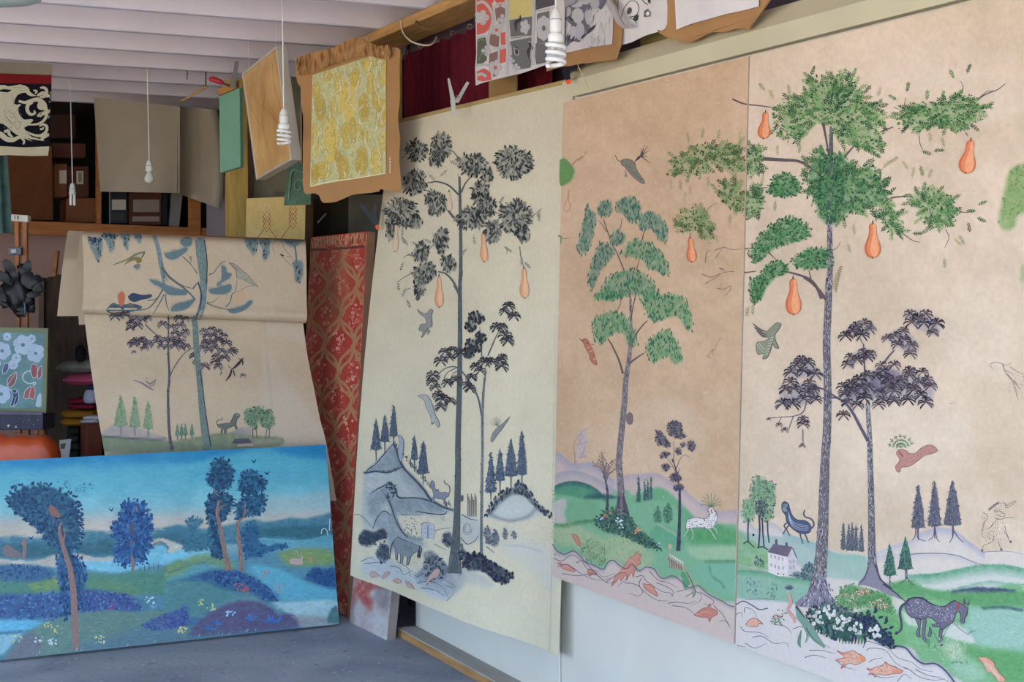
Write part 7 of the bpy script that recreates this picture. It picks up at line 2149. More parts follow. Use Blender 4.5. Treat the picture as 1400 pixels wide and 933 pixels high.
bark(S, T('n', '505,680 490,600 482,480 480,350 487,240 482,120 480,60') + T('l', '905,850 905,700'), [5, 4, 3.6, 3.2, 3, 2.6, 2.2, 2, 1.6], (100, 92, 104), (66, 60, 76), (150, 144, 146), 90)
S.line(T('n', '490,240 520,180 570,110 620,75 660,55'), 1.4, (96, 90, 100), .9); S.line(T('l', '720,780 770,830 830,880'), 2, (110, 100, 112), 1.2)
bark(S, T('n', '715,690 700,580 685,450 672,300 660,180 648,60') + T('l', '1120,800 1105,720'), [11.5, 10, 9, 8.2, 8, 8, 8, 8], (118, 138, 130), (70, 86, 100), (166, 182, 168), 160)
S.line(T('n', '735,660 720,560 700,420 685,300 672,200'), 1.4, (58, 64, 84), 1)
for (x, yt, yb, w) in ((197, 352, 540, 80), (280, 355, 545, 62), (360, 385, 555, 58)):
    (a, b), (c, d_) = T('n', [(x, yt), (x, yb)])
    conifer(S, a, b, d_, w / 4.375, [(140, 168, 124), (120, 154, 104), (156, 178, 136), (92, 130, 84)], (110, 128, 116), d_ + 12)
for x in (535, 560, 583, 622):
    (a, b), (c, d_) = T('n', [(x, 520), (x, 595)]); conifer(S, a, b, d_, 6, [(110, 146, 120), (84, 124, 98), (140, 168, 140)], (84, 90, 84), d_ + 5)
for P in ('930,450 1000,418 1060,430 1060,480 1020,520 1000,555 950,530 935,490', '1040,470 1080,440 1112,460 1115,530 1080,560 1040,545 1025,510'):
    foliage(S, R, T('n', P), [(110, 146, 104), (140, 170, 128), (66, 104, 84)], 3.5, .12, 'any', (124, 154, 118), .9, .3)
for p in ('985,550 988,612', '1005,550 1012,610', '1070,560 1062,615', '1085,560 1085,612'):
    S.line(T('n', p), 1.2, (92, 92, 100), 1)
S.poly(T('n', '775,530 800,525 850,520 870,480 890,465 905,470 900,490 890,500 885,530 895,555 888,560 875,535 830,555 825,585 818,585 815,555 805,560 800,585 795,583 800,550 780,545'), (112, 124, 110), False, (66, 66, 70), .8)
S.line(T('n', '778,535 768,515 785,500 805,500 800,485'), 1, (70, 66, 70), .7); S.poly(T('n', '870,475 885,460 908,468 905,485 885,482'), (150, 146, 134), True, (90, 86, 84), .6)
S.poly(T('n', '860,640 880,615 960,610 985,640 900,645'), (100, 90, 104)); S.poly(T('n', '900,645 985,638 990,660 895,660'), (196, 176, 150))
for p, w in (('275,265 320,280 360,305 395,325', [1, 2.4, 3, 1]), ('345,265 370,285 395,270 410,255', [1, 3, 2, .6]), ('370,300 395,290 405,265', [1, 2, .6]), ('345,250 365,255', [1, 1.4, .5])):
    S.line(T('n', p), w, (150, 130, 136))
for p, w in (('930,130 905,160 880,185 860,200', [1, 4, 3, 1]), ('905,135 925,150 925,175', [1, 2.4, 1]), ('860,200 850,235 825,268', [2, 3, 1]), ('870,205 880,240', [2, 1]), ('840,180 860,195', [1, .6]), ('800,215 790,235', [1.6, .6])):
    S.line(T('n', p), w, (70, 62, 74))
_g = R.img.mean(2, keepdims=True); _k = np.clip((R.img[..., 2:3] - R.img[..., 0:1] + 25) / 40, 0, 1) * .4
R.img = (R.img * (1 - _k) + _g * _k) * (1 - .10 * _k / .4)
CHALK[0] = .02
V1, n1 = strip(rows, 160, 7)
V2, n2 = strip(rowl, 160, 16)
f1, f2 = grid_faces(160, n1), grid_faces(160, n2)
obj('front_flap', V1, f1, M_paint, t, cols=R.sample(proj(V1)), smooth=True)
obj('lower_sheet', V2, f2, M_paint, t, cols=R.sample(proj(V2)), smooth=True)
fsheet = Sheet(np.concatenate([V1, V2]), [tuple(int(i) for i in f) for f in f1] + [tuple(int(i) + len(V1) for i in f) for f in f2])
CHALK[0] = .28
S.flush('painted_scenery', t, fsheet, M_stroke, lo=.0006, hi=.0022)
# back layers of the fold, with their curled edges
CHALK[0] = .10
M_bg = mat('beige_paper', BE, .8, .1, .03)


cloth('back_layer', lambda u, v: onY(*(np.array([112 - 12 * v ** .5 + 8 * v * v, 317 + 127.5 * v]) * (1 - u) + np.array([330, 327 + 105 * v]) * u), 7.67 + .16 * min(1, v * 2.4) ** .7), 24, 20, M_bg, t)
cloth('back_layer', lambda u, v: onY(*(np.array([93 - 15 * v ** .8, 315.5 + 117 * v]) * (1 - u) + np.array([330, 326 + 105 * v]) * u), 7.71 + .35 * min(1, v * 2.4 + .15) ** .7), 24, 20, M_bg, t)
a, b = onY(118, 321, 7.70), onY(415, 333, 7.70)
tag(tube('hanging_rail', [a, b], 0.02, M_woodx, None, 12), 'wooden rail under the fold of the long beige paper', 'rail')
for f_ in (.3, .9):
    p = a + (b - a) * f_
    box('rail_post', (p[0] - .02, p[1] + .03, 0), (p[0] + .02, p[1] + .07, p[2]), M_woodx, bpy.data.objects['hanging_rail'])
# ------------------------------------------------------------------ red brocade panel leaning by the wall
Yr = 7.22
fb, ft = onZ(475, 851, 0.004), onY(503, 316.5, Yr)
fb = np.array([fb[0], Yr, 0.004])
fb[0] = onY(475, 851, Yr)[0]
w9 = np.array([0.0, 0.92, 0.0])
red = Plane(fb, ft, ft + w9)
R = Raster(380, 300, 530, 880, (190, 64, 54), 2)
R.mottle(20, 8, (1, .6, .6)); R.mottle(5, 8, (1, .5, .5))
R.poly(T('N', '370,180 420,160 430,320 400,450 340,460 350,300'), (206, 126, 88), .5, 8, .3)
S = Strokes()
PKs, OG = (214, 134, 108), (196, 146, 92)


def ogee(cx, cy, w, h, c, wd):
    for s in (-1, 1):
        S.line([(cx, cy - h), (cx + s * w * .35, cy - h * .72), (cx + s * w * .92, cy - h * .3), (cx + s * w, cy), (cx + s * w * .85, cy + h * .35), (cx + s * w * .3, cy + h * .75), (cx, cy + h)], wd, c)


for r_ in range(-2, 14):
    for c_ in range(-2, 4):
        cx = 450 + c_ * 40 + (20 if r_ % 2 else 0) - r_ * 1.9
        cy = 352 + r_ * 40
        for k in range(16):                                   # filigree of leaves and small flowers
            a = random.uniform(0, 6.28); rr = random.uniform(.15, .8)
            x, y = cx + 15 * rr * math.cos(a), cy + 32 * rr * math.sin(a)
            b_ = random.uniform(0, 6.28)
            S.line([(x, y), (x + 3.5 * math.cos(b_), y + 4.5 * math.sin(b_)), (x + 4.5 * math.cos(b_ + 1), y + 6.5 * math.sin(b_ + 1))], [.8, 1.5, .4], jit(random.choice([(222, 138, 116), (206, 112, 94), (228, 160, 132)]), 10))
        for k in range(6):
            S.dot(cx + random.uniform(-8, 8), cy + random.uniform(-18, 18), random.uniform(1, 2.2), jit((226, 158, 134), 10))
        for s_ in (-1, 1):
            Pq = [(cx, cy - 40), (cx + s_ * 3, cy - 33), (cx + s_ * 15, cy - 22), (cx + s_ * 20, cy - 6), (cx + s_ * 19.5, cy + 6), (cx + s_ * 14, cy + 20), (cx + s_ * 4, cy + 30), (cx, cy + 40)]
            S.line(Pq, 4.2, (172, 112, 78)); S.line(Pq, 2.6, (206, 154, 104)); S.line(Pq, .8, (160, 92, 64))
_xx = [(x, y) for x, y in S.v]
S.poly([(425, 316), (506, 314), (505, 328), (425, 330)], (206, 84, 58))
for i in range(9):
    x = 430 + i * 8.4
    S.line([(x, 326), (x + 2, 319), (x + 5, 322), (x + 4, 327)], 1.4, (232, 150, 116), .8); S.dot(x + 3, 317.5, 1.2, (150, 60, 50))
S.line([(425, 342), (465, 340), (506, 336)], 3.4, (120, 62, 60)); S.line([(425, 332), (506, 328)], 1, (222, 130, 100))
t = thing('brocade_panel', 'tall red panel with a gilt ogee brocade pattern leaning beside the white paper', 'panel', (fb[0], Yr + .4, 0))
q = [ft + w9, ft, fb, fb + w9]
slab('panel', q, 0.042, mat('panel_edge', (150, 112, 88), .8, .1, .15), t, .002)
surface('printed_ground', *q, 60, 160, R, paint_mat('sheen_paint', .4, .35, .08, 60), t)


clip_flush(S, 'gilt_pattern', t, red, q, paint_mat('sheen_strokes', .4, .35, .12, 120), pull=True)

# worn red and white board standing on the floor behind the paper
b1, b2 = onZ(477.5, 850.5, 0.0), onZ(529, 876, 0.0)
hgt = np.array([0.10, 0, 0.95])
dx = (b1 - b2) / np.linalg.norm(b1 - b2)
t = thing('worn_board', 'worn red and white painted board standing on the floor under the white paper', 'board', b2)
q = [b2 + dx * .46 + hgt, b2 + hgt, b2, b2 + dx * .46]
slab('board', q, 0.045, mat('worn_board_edge', (150, 132, 124), .8, .1, .2, 8), t, .003)
R = Raster(380, 560, 570, 900, (190, 178, 176), 1.5)
R.mottle(30, 14, (.6, 1, 1)); R.mottle(9, 16, (.4, 1, 1)); R.mottle(4, 9)
for P, a in (('80,470 200,490 215,520 140,540 150,600 110,590 80,520', .75), ('60,520 90,530 80,600 60,610', .5), ('130,520 160,560 150,620 120,600', .5)):
    R.poly(T('J', P), (182, 76, 68), a, 3, .8)
R.poly(T('J', '190,500 230,520 220,620 180,600 160,560'), (120, 112, 116), .5, 5, .9)
surface('worn_face', *q, 90, 110, R, M_paint, t)

# ------------------------------------------------------------------ yellow trellis panel standing behind the beige paper
Yt = 8.55
a1, a2 = onY(418, 268, Yt), onY(337, 277.5, Yt + .38)
a2[2] = a1[2]
dt = (a2 - a1)
lean = np.array([-.06, 0, -a1[2] + .002])
q = [a2, a1, a1 + lean, a2 + lean]
t = thing('trellis_panel', 'yellow panel with a red trellis pattern standing behind the beige paper', 'panel', (q[2] + q[3]) / 2)
slab('panel', q, .075, mat('brown_edge', (132, 104, 78), .75, .15, .15), t, .003)
tre = Plane(q[0], q[1], q[2])
R = Raster(310, 240, 470, 820, (228, 194, 118), 1.5)
R.mottle(20, 5); R.mottle(5, 4)
for _ in range(30):
    R.blob(random.uniform(340, 370), random.uniform(275, 330), random.uniform(1, 3), random.uniform(1, 3), (224, 206, 150), .7, 1.2)
surface('painted_ground', *q, 40, 120, R, M_paint, t)
S = Strokes()
RD = (178, 92, 68)
for k in range(6):
    cy = 296 + k * 66
    for cx in (365, 400.5, 436, 329.5):
        oy = cy - (cx - 400) * .11
        for dy in (-9, -3, 3, 9):
            S.line([(cx - 5.2, oy + dy), (cx, oy + dy - 8.5), (cx + 5.2, oy + dy), (cx, oy + dy + 8.5), (cx - 5.2, oy + dy)], .95, RD, sm=False)
        for sx in (-1, 1):
            S.line([(cx + sx * 3, oy - 12), (cx + sx * 10, oy - 30), (cx + sx * 17.7, oy - 33)], .95, RD, sm=False)
            S.line([(cx + sx * 3, oy + 12), (cx + sx * 17.7, oy + 33)], .95, RD, sm=False)
clip_flush(S, 'trellis_lines', t, tre, q, M_stroke)

# ------------------------------------------------------------------ yellow damask sample on torn brown paper
M_kraft = mat('brown_paper', (166, 124, 82), .8, .1, .08, 5, .35, 18)
Ks = lambda px, py: onD(px, py, 7.12 - (px - 480) * .0016)
out = T('Q', '365,232 380,238 430,215 440,222 520,195 560,175 600,150 640,165 690,185 735,180 745,190 775,195 778,260 776,400 770,480 778,560 775,640 782,745 755,762 700,755 690,765 600,775 560,790 520,805 470,808 455,780 430,770 395,765 390,640 392,500 385,400 382,350 370,330 362,290')
t = thing('damask_sample', 'yellow damask sample on torn brown paper hanging under the lintel', 'sample', Ks(470, 275))
Pp = smoothpath(out + [out[0]], 3)[:-1]
V = [Ks(p[0] + random.uniform(-.5, .5), p[1] + random.uniform(-.4, .4)) for p in Pp]
n = len(V)
obj('brown_paper', V + [v + _f0 * .004 for v in V], [tuple(range(n)), tuple(range(2 * n - 1, n - 1, -1))] + [(i, (i + 1) % n, n + (i + 1) % n, n + i) for i in range(n)], M_kraft, t)
# crumpled upper fold
cr = T('Q', '365,232 430,212 520,190 600,150 690,185 740,182 735,240 640,225 540,250 440,285 380,300')
Vc, Fc = [], []
bmx = bmesh.new()
ring = [bmx.verts.new(Ks(p[0], p[1]) - _f0 * .012) for p in smoothpath(cr + [cr[0]], 3)[:-1]]
fa = bmx.faces.new(ring)
bmesh.ops.triangulate(bmx, faces=[fa])
bmesh.ops.subdivide_edges(bmx, edges=bmx.edges[:], cuts=2, use_grid_fill=True)
for v in bmx.verts:
    v.co = v.co + Vector(_f0) * (random.uniform(-.018, .010))
bm_obj('crumpled_fold', bmx, M_kraft, t)
dq = [Ks(*p) - _f0 * .006 for p in T('Q', '430,300 722,205 722,690 420,745')]
# the sample sheet itself
R = Raster(415, 60, 540, 270, (190, 184, 128), 2)
R.mottle(8, 6); R.mottle(3, 5)
dam = Plane(dq[0] - _f0 * .0, dq[1], dq[2])
S = Strokes()
YL = [(206, 168, 62), (218, 182, 80), (190, 152, 58)]
for (x, y, rx, ry) in ((570, 400, 32, 72), (500, 555, 30, 85), (565, 540, 20, 45), (705, 450, 18, 50), (715, 300, 18, 40), (635, 430, 18, 50), (460, 430, 20, 45), (440, 560, 12, 60), (625, 640, 22, 50), (685, 640, 20, 48), (550, 670, 22, 45), (470, 680, 30, 30), (600, 310, 18, 30), (530, 330, 12, 40), (660, 330, 14, 40), (490, 300, 16, 20), (710, 570, 14, 40), (610, 530, 14, 30), (445, 360, 12, 30), (680, 390, 10, 40), (590, 490, 10, 20), (515, 430, 12, 40), (640, 545, 10, 30), (530, 620, 10, 24), (440, 690, 14, 34), (650, 260, 20, 26), (700, 240, 16, 20)):
    q_ = T('Q', [(x, y)])[0]
    el = lambda k_, n_=18: [np.array([q_[0] + rx / 2.6 * k_ * math.cos(j * 6.2832 / n_) * (1 + .06 * math.sin(j * 2.5)), q_[1] + ry / 2.6 * k_ * math.sin(j * 6.2832 / n_)]) for j in range(n_)]
    R.poly(el(1.0), random.choice(YL), .7, 1.4, .35)
    for k_ in (1.0, .62):
        o2 = el(k_); S.line(o2 + [o2[0]], .55, (158, 138, 74), n=2)
    for j in range(int(rx * ry / 90)):
        a = random.uniform(0, 6.28); r1 = random.uniform(.1, .9)
        c_ = np.array([q_[0] + rx / 2.9 * r1 * math.cos(a), q_[1] + ry / 2.9 * r1 * math.sin(a)])
        S.line([c_ + np.array([-1.6, 0]), c_ + np.array([0, 1.5]), c_ + np.array([1.6, 0])], .6, jit(random.choice([(168, 140, 62), (222, 196, 110), (180, 150, 66)]), 8), .4)
for x0 in (432, 446, 462, 474, 489, 503, 516, 524):
    pts_ = [(x0 + 4 * math.sin(y * .09 + x0), y) for y in range(72, 256, 9)]
    for p_, p2_ in zip(pts_[:-1], pts_[1:]):
        if random.random() < .75:
            S.line([p_, ((p_[0] + p2_[0]) / 2 + random.uniform(-2, 2), (p_[1] + p2_[1]) / 2), p2_], [1.2, 2.2, 1], jit((196, 194, 160), 8))
for _ in range(150):
    x, y = random.uniform(425, 525), random.uniform(75, 250)
    b_ = random.uniform(0, 6.28)
    S.line([(x, y), (x + 3 * math.cos(b_), y + 4 * math.sin(b_)), (x + 4 * math.cos(b_ + .9), y + 7 * math.sin(b_ + .9))], 1, jit(random.choice([(206, 204, 172), (160, 146, 88), (150, 150, 106)]), 8), .4)
sm_ = slab('sample_sheet', dq, .004, mat('sample_edge', (206, 196, 150), .7), t, 0)
surface('printed_ground', *dq, 60, 100, R, M_paint, sm_)
clip_flush(S, 'damask_flowers', sm_, dam, dq, M_stroke)
sl = Strokes()
S.line(T('Q', '424,744 500,725 600,712 722,691'), 1.4, (226, 214, 170)); S.line(T('Q', '424,744 425,650'), .8, (220, 204, 150))
for i in range(5):
    S.line(T('Q', [(738, 628 + i * 13), (743, 634 + i * 13), (737, 638 + i * 13)]), 1.0, (220, 206, 190), sm=False)
S.flush('chalk_note', t, Plane(*[p - _f0 * .003 for p in dq[:3]]), M_stroke, lo=.004, hi=.005)
tube('hanging_string', [Ks(500, 58) , Ks(503, 50) + _f0 * .02], .003, M_rope, t, 5)

# short white stick left on the ledge behind
tag(tube('white_stick', [onD(434, 305, 9.37), onD(446, 292, 9.37)], .005, M_whitepl, None, 8), 'thin white stick between the trellis panel and the red panel', 'stick')
t = thing('dark_bay_boards', 'dull brown boards stacked in the side bay behind the red panel', 'boards', onD(470, 700, 9.5) * np.array([1, 1, 0]))
for (x0, x1, yt, D, c) in ((395, 452, 262, 9.4, (72, 60, 52)), (450, 478, 272, 9.2, (62, 56, 44)), (476, 530, 266, 9.0, (104, 98, 84))):
    A, B = onD(x0, yt, D), onD(x1, yt, D)
    A2, B2 = A.copy(), B.copy(); A2[2] = B2[2] = .003
    slab('board', [A, B, B2, A2], .02, mat('bay_board%d' % c[0], c, .8, .1, .25, 5), t, .002)

# ------------------------------------------------------------------ black and cream beast banner
Yb = 8.90
bq = lambda px, py: onY(px, py, Yb)
t = thing('printed_banner', 'black banner with a cream winged beast and scrolls under a red band', 'banner', bq(20, 212))
ban = Plane(bq(0, 100), bq(70, 100), bq(70, 200))


def bandcloth(name, P, m, dz=0.0):
    V = [bq(*p) + np.array([0, dz, 0]) for p in P]
    n = len(V)
    return obj(name, V + [v + np.array([0, .004, 0]) for v in V], [tuple(range(n)), tuple(range(2 * n - 1, n - 1, -1))] + [(i, (i + 1) % n, n + (i + 1) % n, n + i) for i in range(n)], m, t)


bandcloth('hem_cloth', [(-40, 83), (71, 87.5), (71, 102.5), (-40, 100)], mat('hem_beige', (142, 132, 116), .9))
bandcloth('red_band', [(-40, 99), (70.5, 102.5), (70.5, 115), (-40, 113)], mat('banner_red', (124, 30, 34), .85, .1, .1))
bandcloth('black_field', [(-40, 113), (70.5, 115), (69.5, 158), (67.5, 201), (-40, 199)], mat('banner_black', (26, 24, 34), .85, .1, .1))
bandcloth('cream_hem', T('U', '-200,758 0,768 180,778 370,770 360,840 240,842 60,835 0,838 -200,830'), mat('banner_cream', (206, 196, 166), .85), -.001)
S = Strokes()
CRM = (208, 200, 172)
S.poly(T('U', '-200,300 10,310 30,295 60,320 100,315 150,305 195,300 215,330 225,360 250,380 275,390 240,395 210,385 190,365 160,370 130,385 110,420 105,450 130,460 160,455 140,475 135,500 150,540 180,570 240,565 250,575 215,610 180,630 200,670 240,700 300,715 320,700 330,730 230,715 200,705 245,735 180,710 120,680 80,650 50,620 20,600 -200,560'), CRM, False)
S.poly(T('U', '38,370 70,350 90,370 75,420 85,460 60,470 40,440'), CRM); S.poly(T('U', '0,345 30,340 90,345 60,365 0,360'), (26, 24, 34))
for p, w in (('-100,650 0,680 50,715 100,720 150,700 180,730 175,755', [8, 8, 7, 6, 4, 3, 2]), ('30,660 60,655 70,680 95,700', [3, 5, 4, 2]), ('140,430 190,440 240,425 290,420 330,450 345,480', [3, 4, 5, 6, 6, 4]), ('245,440 210,460 205,500 230,530 262,520 255,500', [3, 5, 5, 4, 3, 2]), ('330,460 350,500 340,560 290,600 210,608', [4, 4, 4, 3, 2]), ('300,330 330,330 350,350 340,390 300,400', [2, 4, 4, 5, 3]), ('250,350 275,355 265,375', [2, 3, 2]), ('280,390 320,370 350,385 365,400', [3, 5, 6, 3]), ('300,540 330,520 360,510 385,500', [4, 5, 4, 3]), ('280,545 310,520 300,550', [3, 4, 2]), ('295,620 320,605 350,620 345,660 300,690 240,680 190,655', [2, 3, 4, 4, 4, 3, 2]), ('300,640 320,640 325,625', [3, 2, 2]), ('310,710 340,690 375,680', [5, 6, 3]), ('150,460 110,470 60,465', [3, 3, 2]), ('370,440 385,410 375,360', [2, 3, 1]), ('385,490 370,550 385,545', [2, 4, 2]), ('310,420 300,470 340,490', [4, 8, 4]), ('-100,440 0,415 20,440 -10,440', [5, 4, 3, 2])):
    S.line(T('U', p), w, CRM)
for _ in range(70):
    q_ = T('U', [(random.uniform(20, 160), random.uniform(490, 640))])[0]
    S.leaf(q_[0], q_[1], .8 + random.uniform(-.5, .5), 2.5, .35, (150, 140, 120))
for p in ('100,330 130,325 160,335', '150,350 190,350', '60,500 110,540 150,600', '40,540 90,600 140,650', '90,380 100,430 95,470'):
    S.line(T('U', p), .6, (130, 120, 104), .4)
Q4 = [bq(-40, 113), bq(70.3, 115.5), bq(67.5, 201), bq(-40, 199)]
clip_flush(S, 'printed_beast', t, ban, Q4, M_stroke, .0015, .0025, pull=True)

# ------------------------------------------------------------------ cloths hung over the window lintel
XF = 2.565
fx = lambda px, py, X=XF: onX(px, py, X)


def plate(name, P, X, m, parent, th=.003, wob=0.0):
    V = [fx(p[0], p[1], X + random.uniform(-wob, wob)) for p in P]
    n = len(V)
    return obj(name, V + [v + np.array([th, 0, 0]) for v in V], [tuple(range(n)), tuple(range(2 * n - 1, n - 1, -1))] + [(i, (i + 1) % n, n + (i + 1) % n, n + i) for i in range(n)], m, parent)


flo = Plane(fx(650, 0), fx(800, 0), fx(700, 100))
t = thing('flower_cloth', 'stencilled cloth of red, grey and brown flower squares over the lintel', 'cloth', fx(700, 112))
P = T('V', '60,-60 60,150 62,300 65,420 55,540 60,680 130,655 220,632 300,612 420,585 540,545 620,515 700,480 750,440 760,380 770,-60')
plate('cloth', P, XF, mat('stencil_white', (204, 196, 192), .85), t)
S = Strokes()
CO, GYg, BRw, WHg, OL, YLp, DG = (214, 96, 84), (112, 110, 108), (140, 106, 98), (186, 182, 180), (98, 104, 84), (206, 188, 116), (84, 82, 86)
for p, c in (('68,-50 300,-50 290,30 250,50 210,0 190,30 200,90 185,190 160,240 140,260 70,280', CO), ('260,262 312,252 312,355 262,362', CO), ('258,395 305,385 300,495 255,505', CO), ('70,570 130,545 180,575 190,635 120,650 75,640', CO), ('75,310 140,295 155,380 150,480 120,505 70,510', OL), ('165,230 185,200 240,235 250,300 245,375 200,370 165,350', BRw), ('215,70 260,50 300,70 300,170 260,200 225,160', BRw), ('170,430 240,405 245,520 240,600 205,615 170,560', BRw), ('330,-50 525,-50 525,122 330,155', YLp), ('330,160 515,128 515,290 340,310', GYg), ('335,330 510,295 515,440 500,540 380,560 340,470', GYg), ('540,-50 690,-50 690,40 540,80', DG), ('550,110 650,85 650,300 640,340 550,345', GYg), ('540,345 640,345 620,500 545,515 535,450', GYg), ('760,-50 830,-50 860,20 770,60', (150, 146, 150))):
    S.poly(T('V', p), c)


def flower(fr, x, y, r, n, c, cc, asp=1.0):
    for k in range(n):
        a = k * 2 * math.pi / n
        q_ = T(fr, [(x + r * .62 * math.cos(a), y + r * .62 * math.sin(a) * asp)])[0]
        s = FR[fr][2]
        S.dot(q_[0], q_[1], r * .42 / s, c, r * .42 * asp / s, 8)
    q_ = T(fr, [(x, y)])[0]; S.dot(q_[0], q_[1], r * .28 / FR[fr][2], cc, None, 8)


flower('V', 110, 140, 60, 5, WHg, (196, 190, 186)); flower('V', 605, 225, 62, 8, WHg, GYg, 1.6); flower('V', 455, 215, 40, 5, WHg, (206, 204, 200), 1.5)
flower('V', 275, 160, 40, 4, WHg, (200, 196, 194), 1.2); flower('V', 230, 240, 48, 5, WHg, CO); flower('V', 150, 405, 42, 4, WHg, WHg); flower('V', 220, 540, 50, 5, WHg, CO, 1.3); flower('V', 345, 485, 30, 4, WHg, WHg); flower('V', 385, 540, 34, 4, WHg, WHg)
for p, w in (('70,30 120,15 170,60 200,130 190,210 165,300 165,400', 4), ('320,-40 315,150 312,300 318,420 310,600', 4), ('525,-40 525,130 520,300 518,520', 4), ('200,390 300,372 335,360 345,440', 3), ('70,295 160,290', 3), ('60,525 160,520 200,600', 3), ('330,300 430,290 515,290', 1.5), ('540,90 660,70', 3), ('250,380 245,560', 3), ('210,60 250,30 300,40 305,150 270,230', 3)):
    S.line(T('V', p), w, WHg)
for p, w in (('420,120 415,160 385,180 385,250', [1, 4, 5, 1]), ('380,370 395,400 385,435', [1, 5, 2]), ('490,340 505,380 485,410 490,470', [2, 6, 5, 1])):
    S.line(T('V', p), w, (66, 64, 68))
S.line(T('V', '370,380 405,400 400,440 375,425 370,380'), .8, WHg); S.line(T('V', '480,330 515,345 505,400 500,470'), .8, WHg)
S.line(T('V', '75,600 110,590 150,610'), 4, WHg); S.line(T('V', '90,480 110,430 140,440'), .8, (150, 150, 130)); S.line(T('V', '85,330 110,310 130,330'), .8, (150, 150, 130))
S.flush('stencilled_flowers', t, flo, M_stroke, lo=.0008, hi=.002)

t = thing('leaf_cloth', 'grey and white flower cloth mounted on brown paper over the lintel', 'cloth', fx(790, 98, 2.575))
plate('brown_paper', T('o', '-60,-80 -60,455 20,430 90,420 170,405 280,395 385,380 400,330 415,290 420,170 380,110 360,-80'), 2.585, M_kraft, t, .003, .003)
plate('cloth', T('o', '20,-80 30,340 100,330 200,305 355,282 362,120 330,-80'), 2.578, mat('stencil_white', (204, 196, 192)), t)
S = Strokes()
lf = Plane(fx(770, 10, 2.576), fx(830, 10, 2.576), fx(790, 60, 2.576))
for p in ('20,-60 330,-60 330,0 290,60 240,40 200,120 230,200 180,220 150,270 100,260 70,300 65,240 100,160 60,120 20,100',):
    S.poly(T('o', p), (104, 102, 112))
for (x, y, rx, ry) in ((140, 100, 40, 50), (110, 210, 30, 45), (155, 200, 30, 60), (215, 110, 28, 50), (130, 20, 45, 30), (190, -10, 40, 40), (60, 70, 40, 40), (250, 20, 30, 40), (50, 150, 30, 30)):
    q_ = T('o', [(x, y)])[0]; S.dot(q_[0], q_[1], rx / 4.667, jit((176, 172, 174), 6), ry / 4.667, 10)
for _ in range(50):
    q_ = T('o', [(random.uniform(190, 350), random.uniform(40, 290))])[0]
    S.leaf(q_[0], q_[1], 2.0 + random.uniform(-.3, .3), random.uniform(5, 12), .5, jit(random.choice([(222, 216, 212), (180, 174, 172)]), 6))
for (x, y, a) in ((75, 270, -1.2), (95, 275, -1), (160, 250, -.8), (200, 220, -1), (220, 200, -.9), (120, 140, -2.4)):
    q_ = T('o', [(x, y)])[0]; S.leaf(q_[0], q_[1], a, 12, 1.6, (70, 68, 78))
clip_flush(S, 'stencilled_leaves', t, lf, [fx(*p, 2.578) for p in T('o', '20,-80 362,-80 355,282 30,340')], M_stroke, pull=True)

t = thing('scroll_cloth', 'white cloth with black scroll drawing hanging over the lintel', 'cloth', fx(880, 58, 2.60))
plate('cloth', T('o', '330,-80 720,-80 715,60 712,150 690,190 640,205 560,230 480,270 410,290 425,180 400,150 360,60'), 2.598, mat('white_cotton', (216, 208, 204), .85), t, .003)
S = Strokes()
sc2 = Plane(fx(850, 10, 2.598), fx(900, 10, 2.598), fx(870, 50, 2.598))
for p, w in (('412,165 418,110 438,50 475,8 512,12 532,52 512,98 472,108', .9), ('400,-20 398,60 412,165', .8), ('545,-30 560,10 590,30', 1.2), ('470,108 500,128 520,150', .8)):
    S.line(T('o', p), w, (60, 58, 64))
S.poly(T('o', '458,92 456,66 470,46 486,58 480,84'), (84, 82, 88), True); S.poly(T('o', '495,125 505,100 530,95 525,125 510,138'), (70, 68, 70), True); S.poly(T('o', '562,110 565,70 590,55 608,80 605,105'), (110, 106, 108)); S.poly(T('o', '575,90 590,72 600,90 588,100'), (226, 220, 216), True)
S.poly(T('o', '590,-40 610,-40 605,25 590,15'), (70, 68, 72))
S.flush('scroll_drawing', t, sc2, M_stroke, lo=.0008, hi=.002)
plate('twisted_corner', T('o', '330,-20 370,40 400,110 430,160 470,150 460,178 425,182 390,150 350,80 320,30'), 2.556, mat('cotton_fold', (170, 162, 156), .85), t, .010, .004)

t = thing('brown_mounted_sheet', 'blank white sheet on brown paper drooping over the cream ledge', 'sheet', fx(950, 56, 2.57))
plate('brown_paper', T('o', '700,-80 712,40 710,150 690,200 645,190 650,205 720,245 780,265 860,272 920,240 990,205 1090,202 1130,185 1200,182 1225,190 1245,160 1290,100 1380,-20 1400,-80'), 2.575, M_kraft, t, .004, .003)
plate('white_sheet', T('o', '755,-80 768,190 860,152 960,125 1080,90 1200,65 1290,40 1290,-80'), 2.568, mat('white_cotton', (216, 208, 204)), t, .003)
tag(tube('loose_thread', [fx(p[0], p[1], 2.56) for p in smoothpath(T('o', '140,412 150,440 175,490 195,540 220,590'), 5)], .0015, mat('straw', (206, 190, 140), .7), None, 5), 'loose straw thread hanging over the cream ledge', 'thread')
tag(slab('yellow_lining', [fx(875, 45, 2.70), fx(920, 35, 2.70), fx(915, 62, 2.70), fx(875, 72, 2.70)], .01, mat('lining_ochre', (150, 134, 84), .8)), 'small ochre board in the dark gap over the cream ledge', 'board')
tag(slab('ochre_batten', [fx(668, 95, 2.72), fx(705, 85, 2.72), fx(705, 130, 2.72), fx(668, 140, 2.72)], .012, mat('ochre_wood', (150, 118, 74), .8)), 'ochre wooden board end under the stencilled flower cloth', 'board')

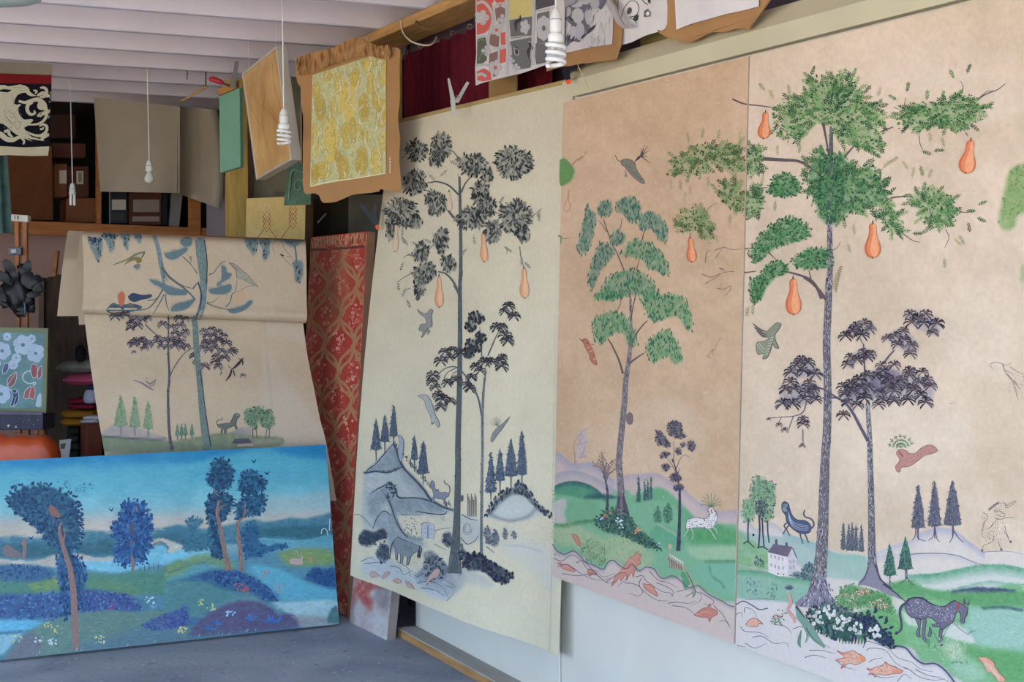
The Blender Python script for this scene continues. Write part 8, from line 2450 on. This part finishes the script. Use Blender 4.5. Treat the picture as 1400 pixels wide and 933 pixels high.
# ------------------------------------------------------------------ flower canvas on the easel
DC = DE - 0.18
cq = [onD(p[0], p[1], DC) for p in ((-70, 448), (65, 450), (62, 564), (-70, 562))]
t = thing('flower_canvas', 'pale blue flower canvas in a thin green frame on the easel', 'painting', (cq[2] + cq[3]) / 2)
fl = Plane(*cq[:3])
R = Raster(-80, 440, 75, 575, (116, 156, 160), 2)
R.mottle(18, 10); R.mottle(5, 6)
slab('canvas', [onD(p[0], p[1], DC - .004) for p in ((-68, 450), (62, 453), (58, 560), (-68, 559))], .02, mat('canvas_white', (200, 204, 206)), t, 0)
S = Strokes()
for (fr, x, y, r, n) in (('Y', 210, 745, 90, 6), ('Y', 325, 820, 85, 6), ('Y', 65, 670, 38, 6), ('Y', 20, 800, 80, 6), ('Y', 150, 865, 45, 7), ('Y', 120, 925, 45, 7), ('Z', 285, 20, 65, 6), ('Z', 130, 55, 35, 7), ('Z', 110, 115, 30, 7), ('Z', 10, 345, 75, 6), ('Y', 290, 690, 40, 6), ('Y', -80, 900, 90, 6), ('Z', -120, 200, 90, 6)):
    for k in range(n):
        a = k * 2 * math.pi / n + .3
        q_ = T(fr, [(x + r * .55 * math.cos(a), y + r * .55 * math.sin(a))])[0]
        S.dot(q_[0], q_[1], r * .5 / FR[fr][2], jit((186, 208, 230), 6), None, 9)
    q_ = T(fr, [(x, y)])[0]; S.dot(q_[0], q_[1], r * .22 / FR[fr][2], (110, 140, 150))
for fr, p, c in (('Z', '60,275 65,220 125,170 135,200 115,265 80,290', (160, 106, 106)), ('Z', '190,375 200,320 245,285 275,290 280,350 265,385 235,375 215,385', (186, 110, 110)), ('Z', '245,170 250,115 275,105 298,130 295,200 265,215', (170, 104, 110)), ('Z', '300,170 320,125 335,130 330,200 305,220', (170, 104, 110)), ('Z', '80,310 130,310 150,370 130,425 85,440 105,360', (70, 84, 130)), ('Z', '20,150 40,100 70,110 60,160 25,185', (96, 110, 150)), ('Z', '285,440 300,370 325,340 325,440', (196, 214, 226))):
    S.poly(T(fr, p), c, True, (206, 218, 226), .8)
S.line([T('Z', [(240 + 58 * math.cos(a), 210 + 50 * math.sin(a))])[0] for a in np.linspace(1.2, 4.9, 12)], 1.4, (206, 220, 226)); q_ = T('Z', [(275, 260)])[0]; S.dot(q_[0], q_[1], 2.6, (206, 220, 230)); S.dot(q_[0], q_[1], 1, (110, 150, 160))
for p in ('60,275 90,230 130,175', '230,380 240,330 250,290', '80,300 120,340 140,310', '105,440 125,380 130,360'):
    S.line(T('Z', p), .8, (206, 218, 226), .6)
cin = [onD(p[0], p[1], DC - .006) for p in ((-66, 452), (61.5, 454), (57.5, 559), (-66, 558))]
surface('painted_ground', *cin, 110, 90, R, M_paint, t)
clip_flush(S, 'painted_flowers', t, Plane(*cin[:3]), cin, M_stroke, .001, .002)
M_gf = mat('green_frame', (134, 140, 106), .6, .2, .08)
o_ = [(-72, 446), (66, 449), (63, 565.5), (-72, 563.5)]; i_ = [(-66, 453), (61, 455), (57.5, 559), (-66, 558)]
for k in range(4):
    slab('frame_rail', [onD(*o_[k], DC - .014), onD(*o_[(k + 1) % 4], DC - .014), onD(*i_[(k + 1) % 4], DC - .014), onD(*i_[k], DC - .014)], .035, M_gf, t, .001)
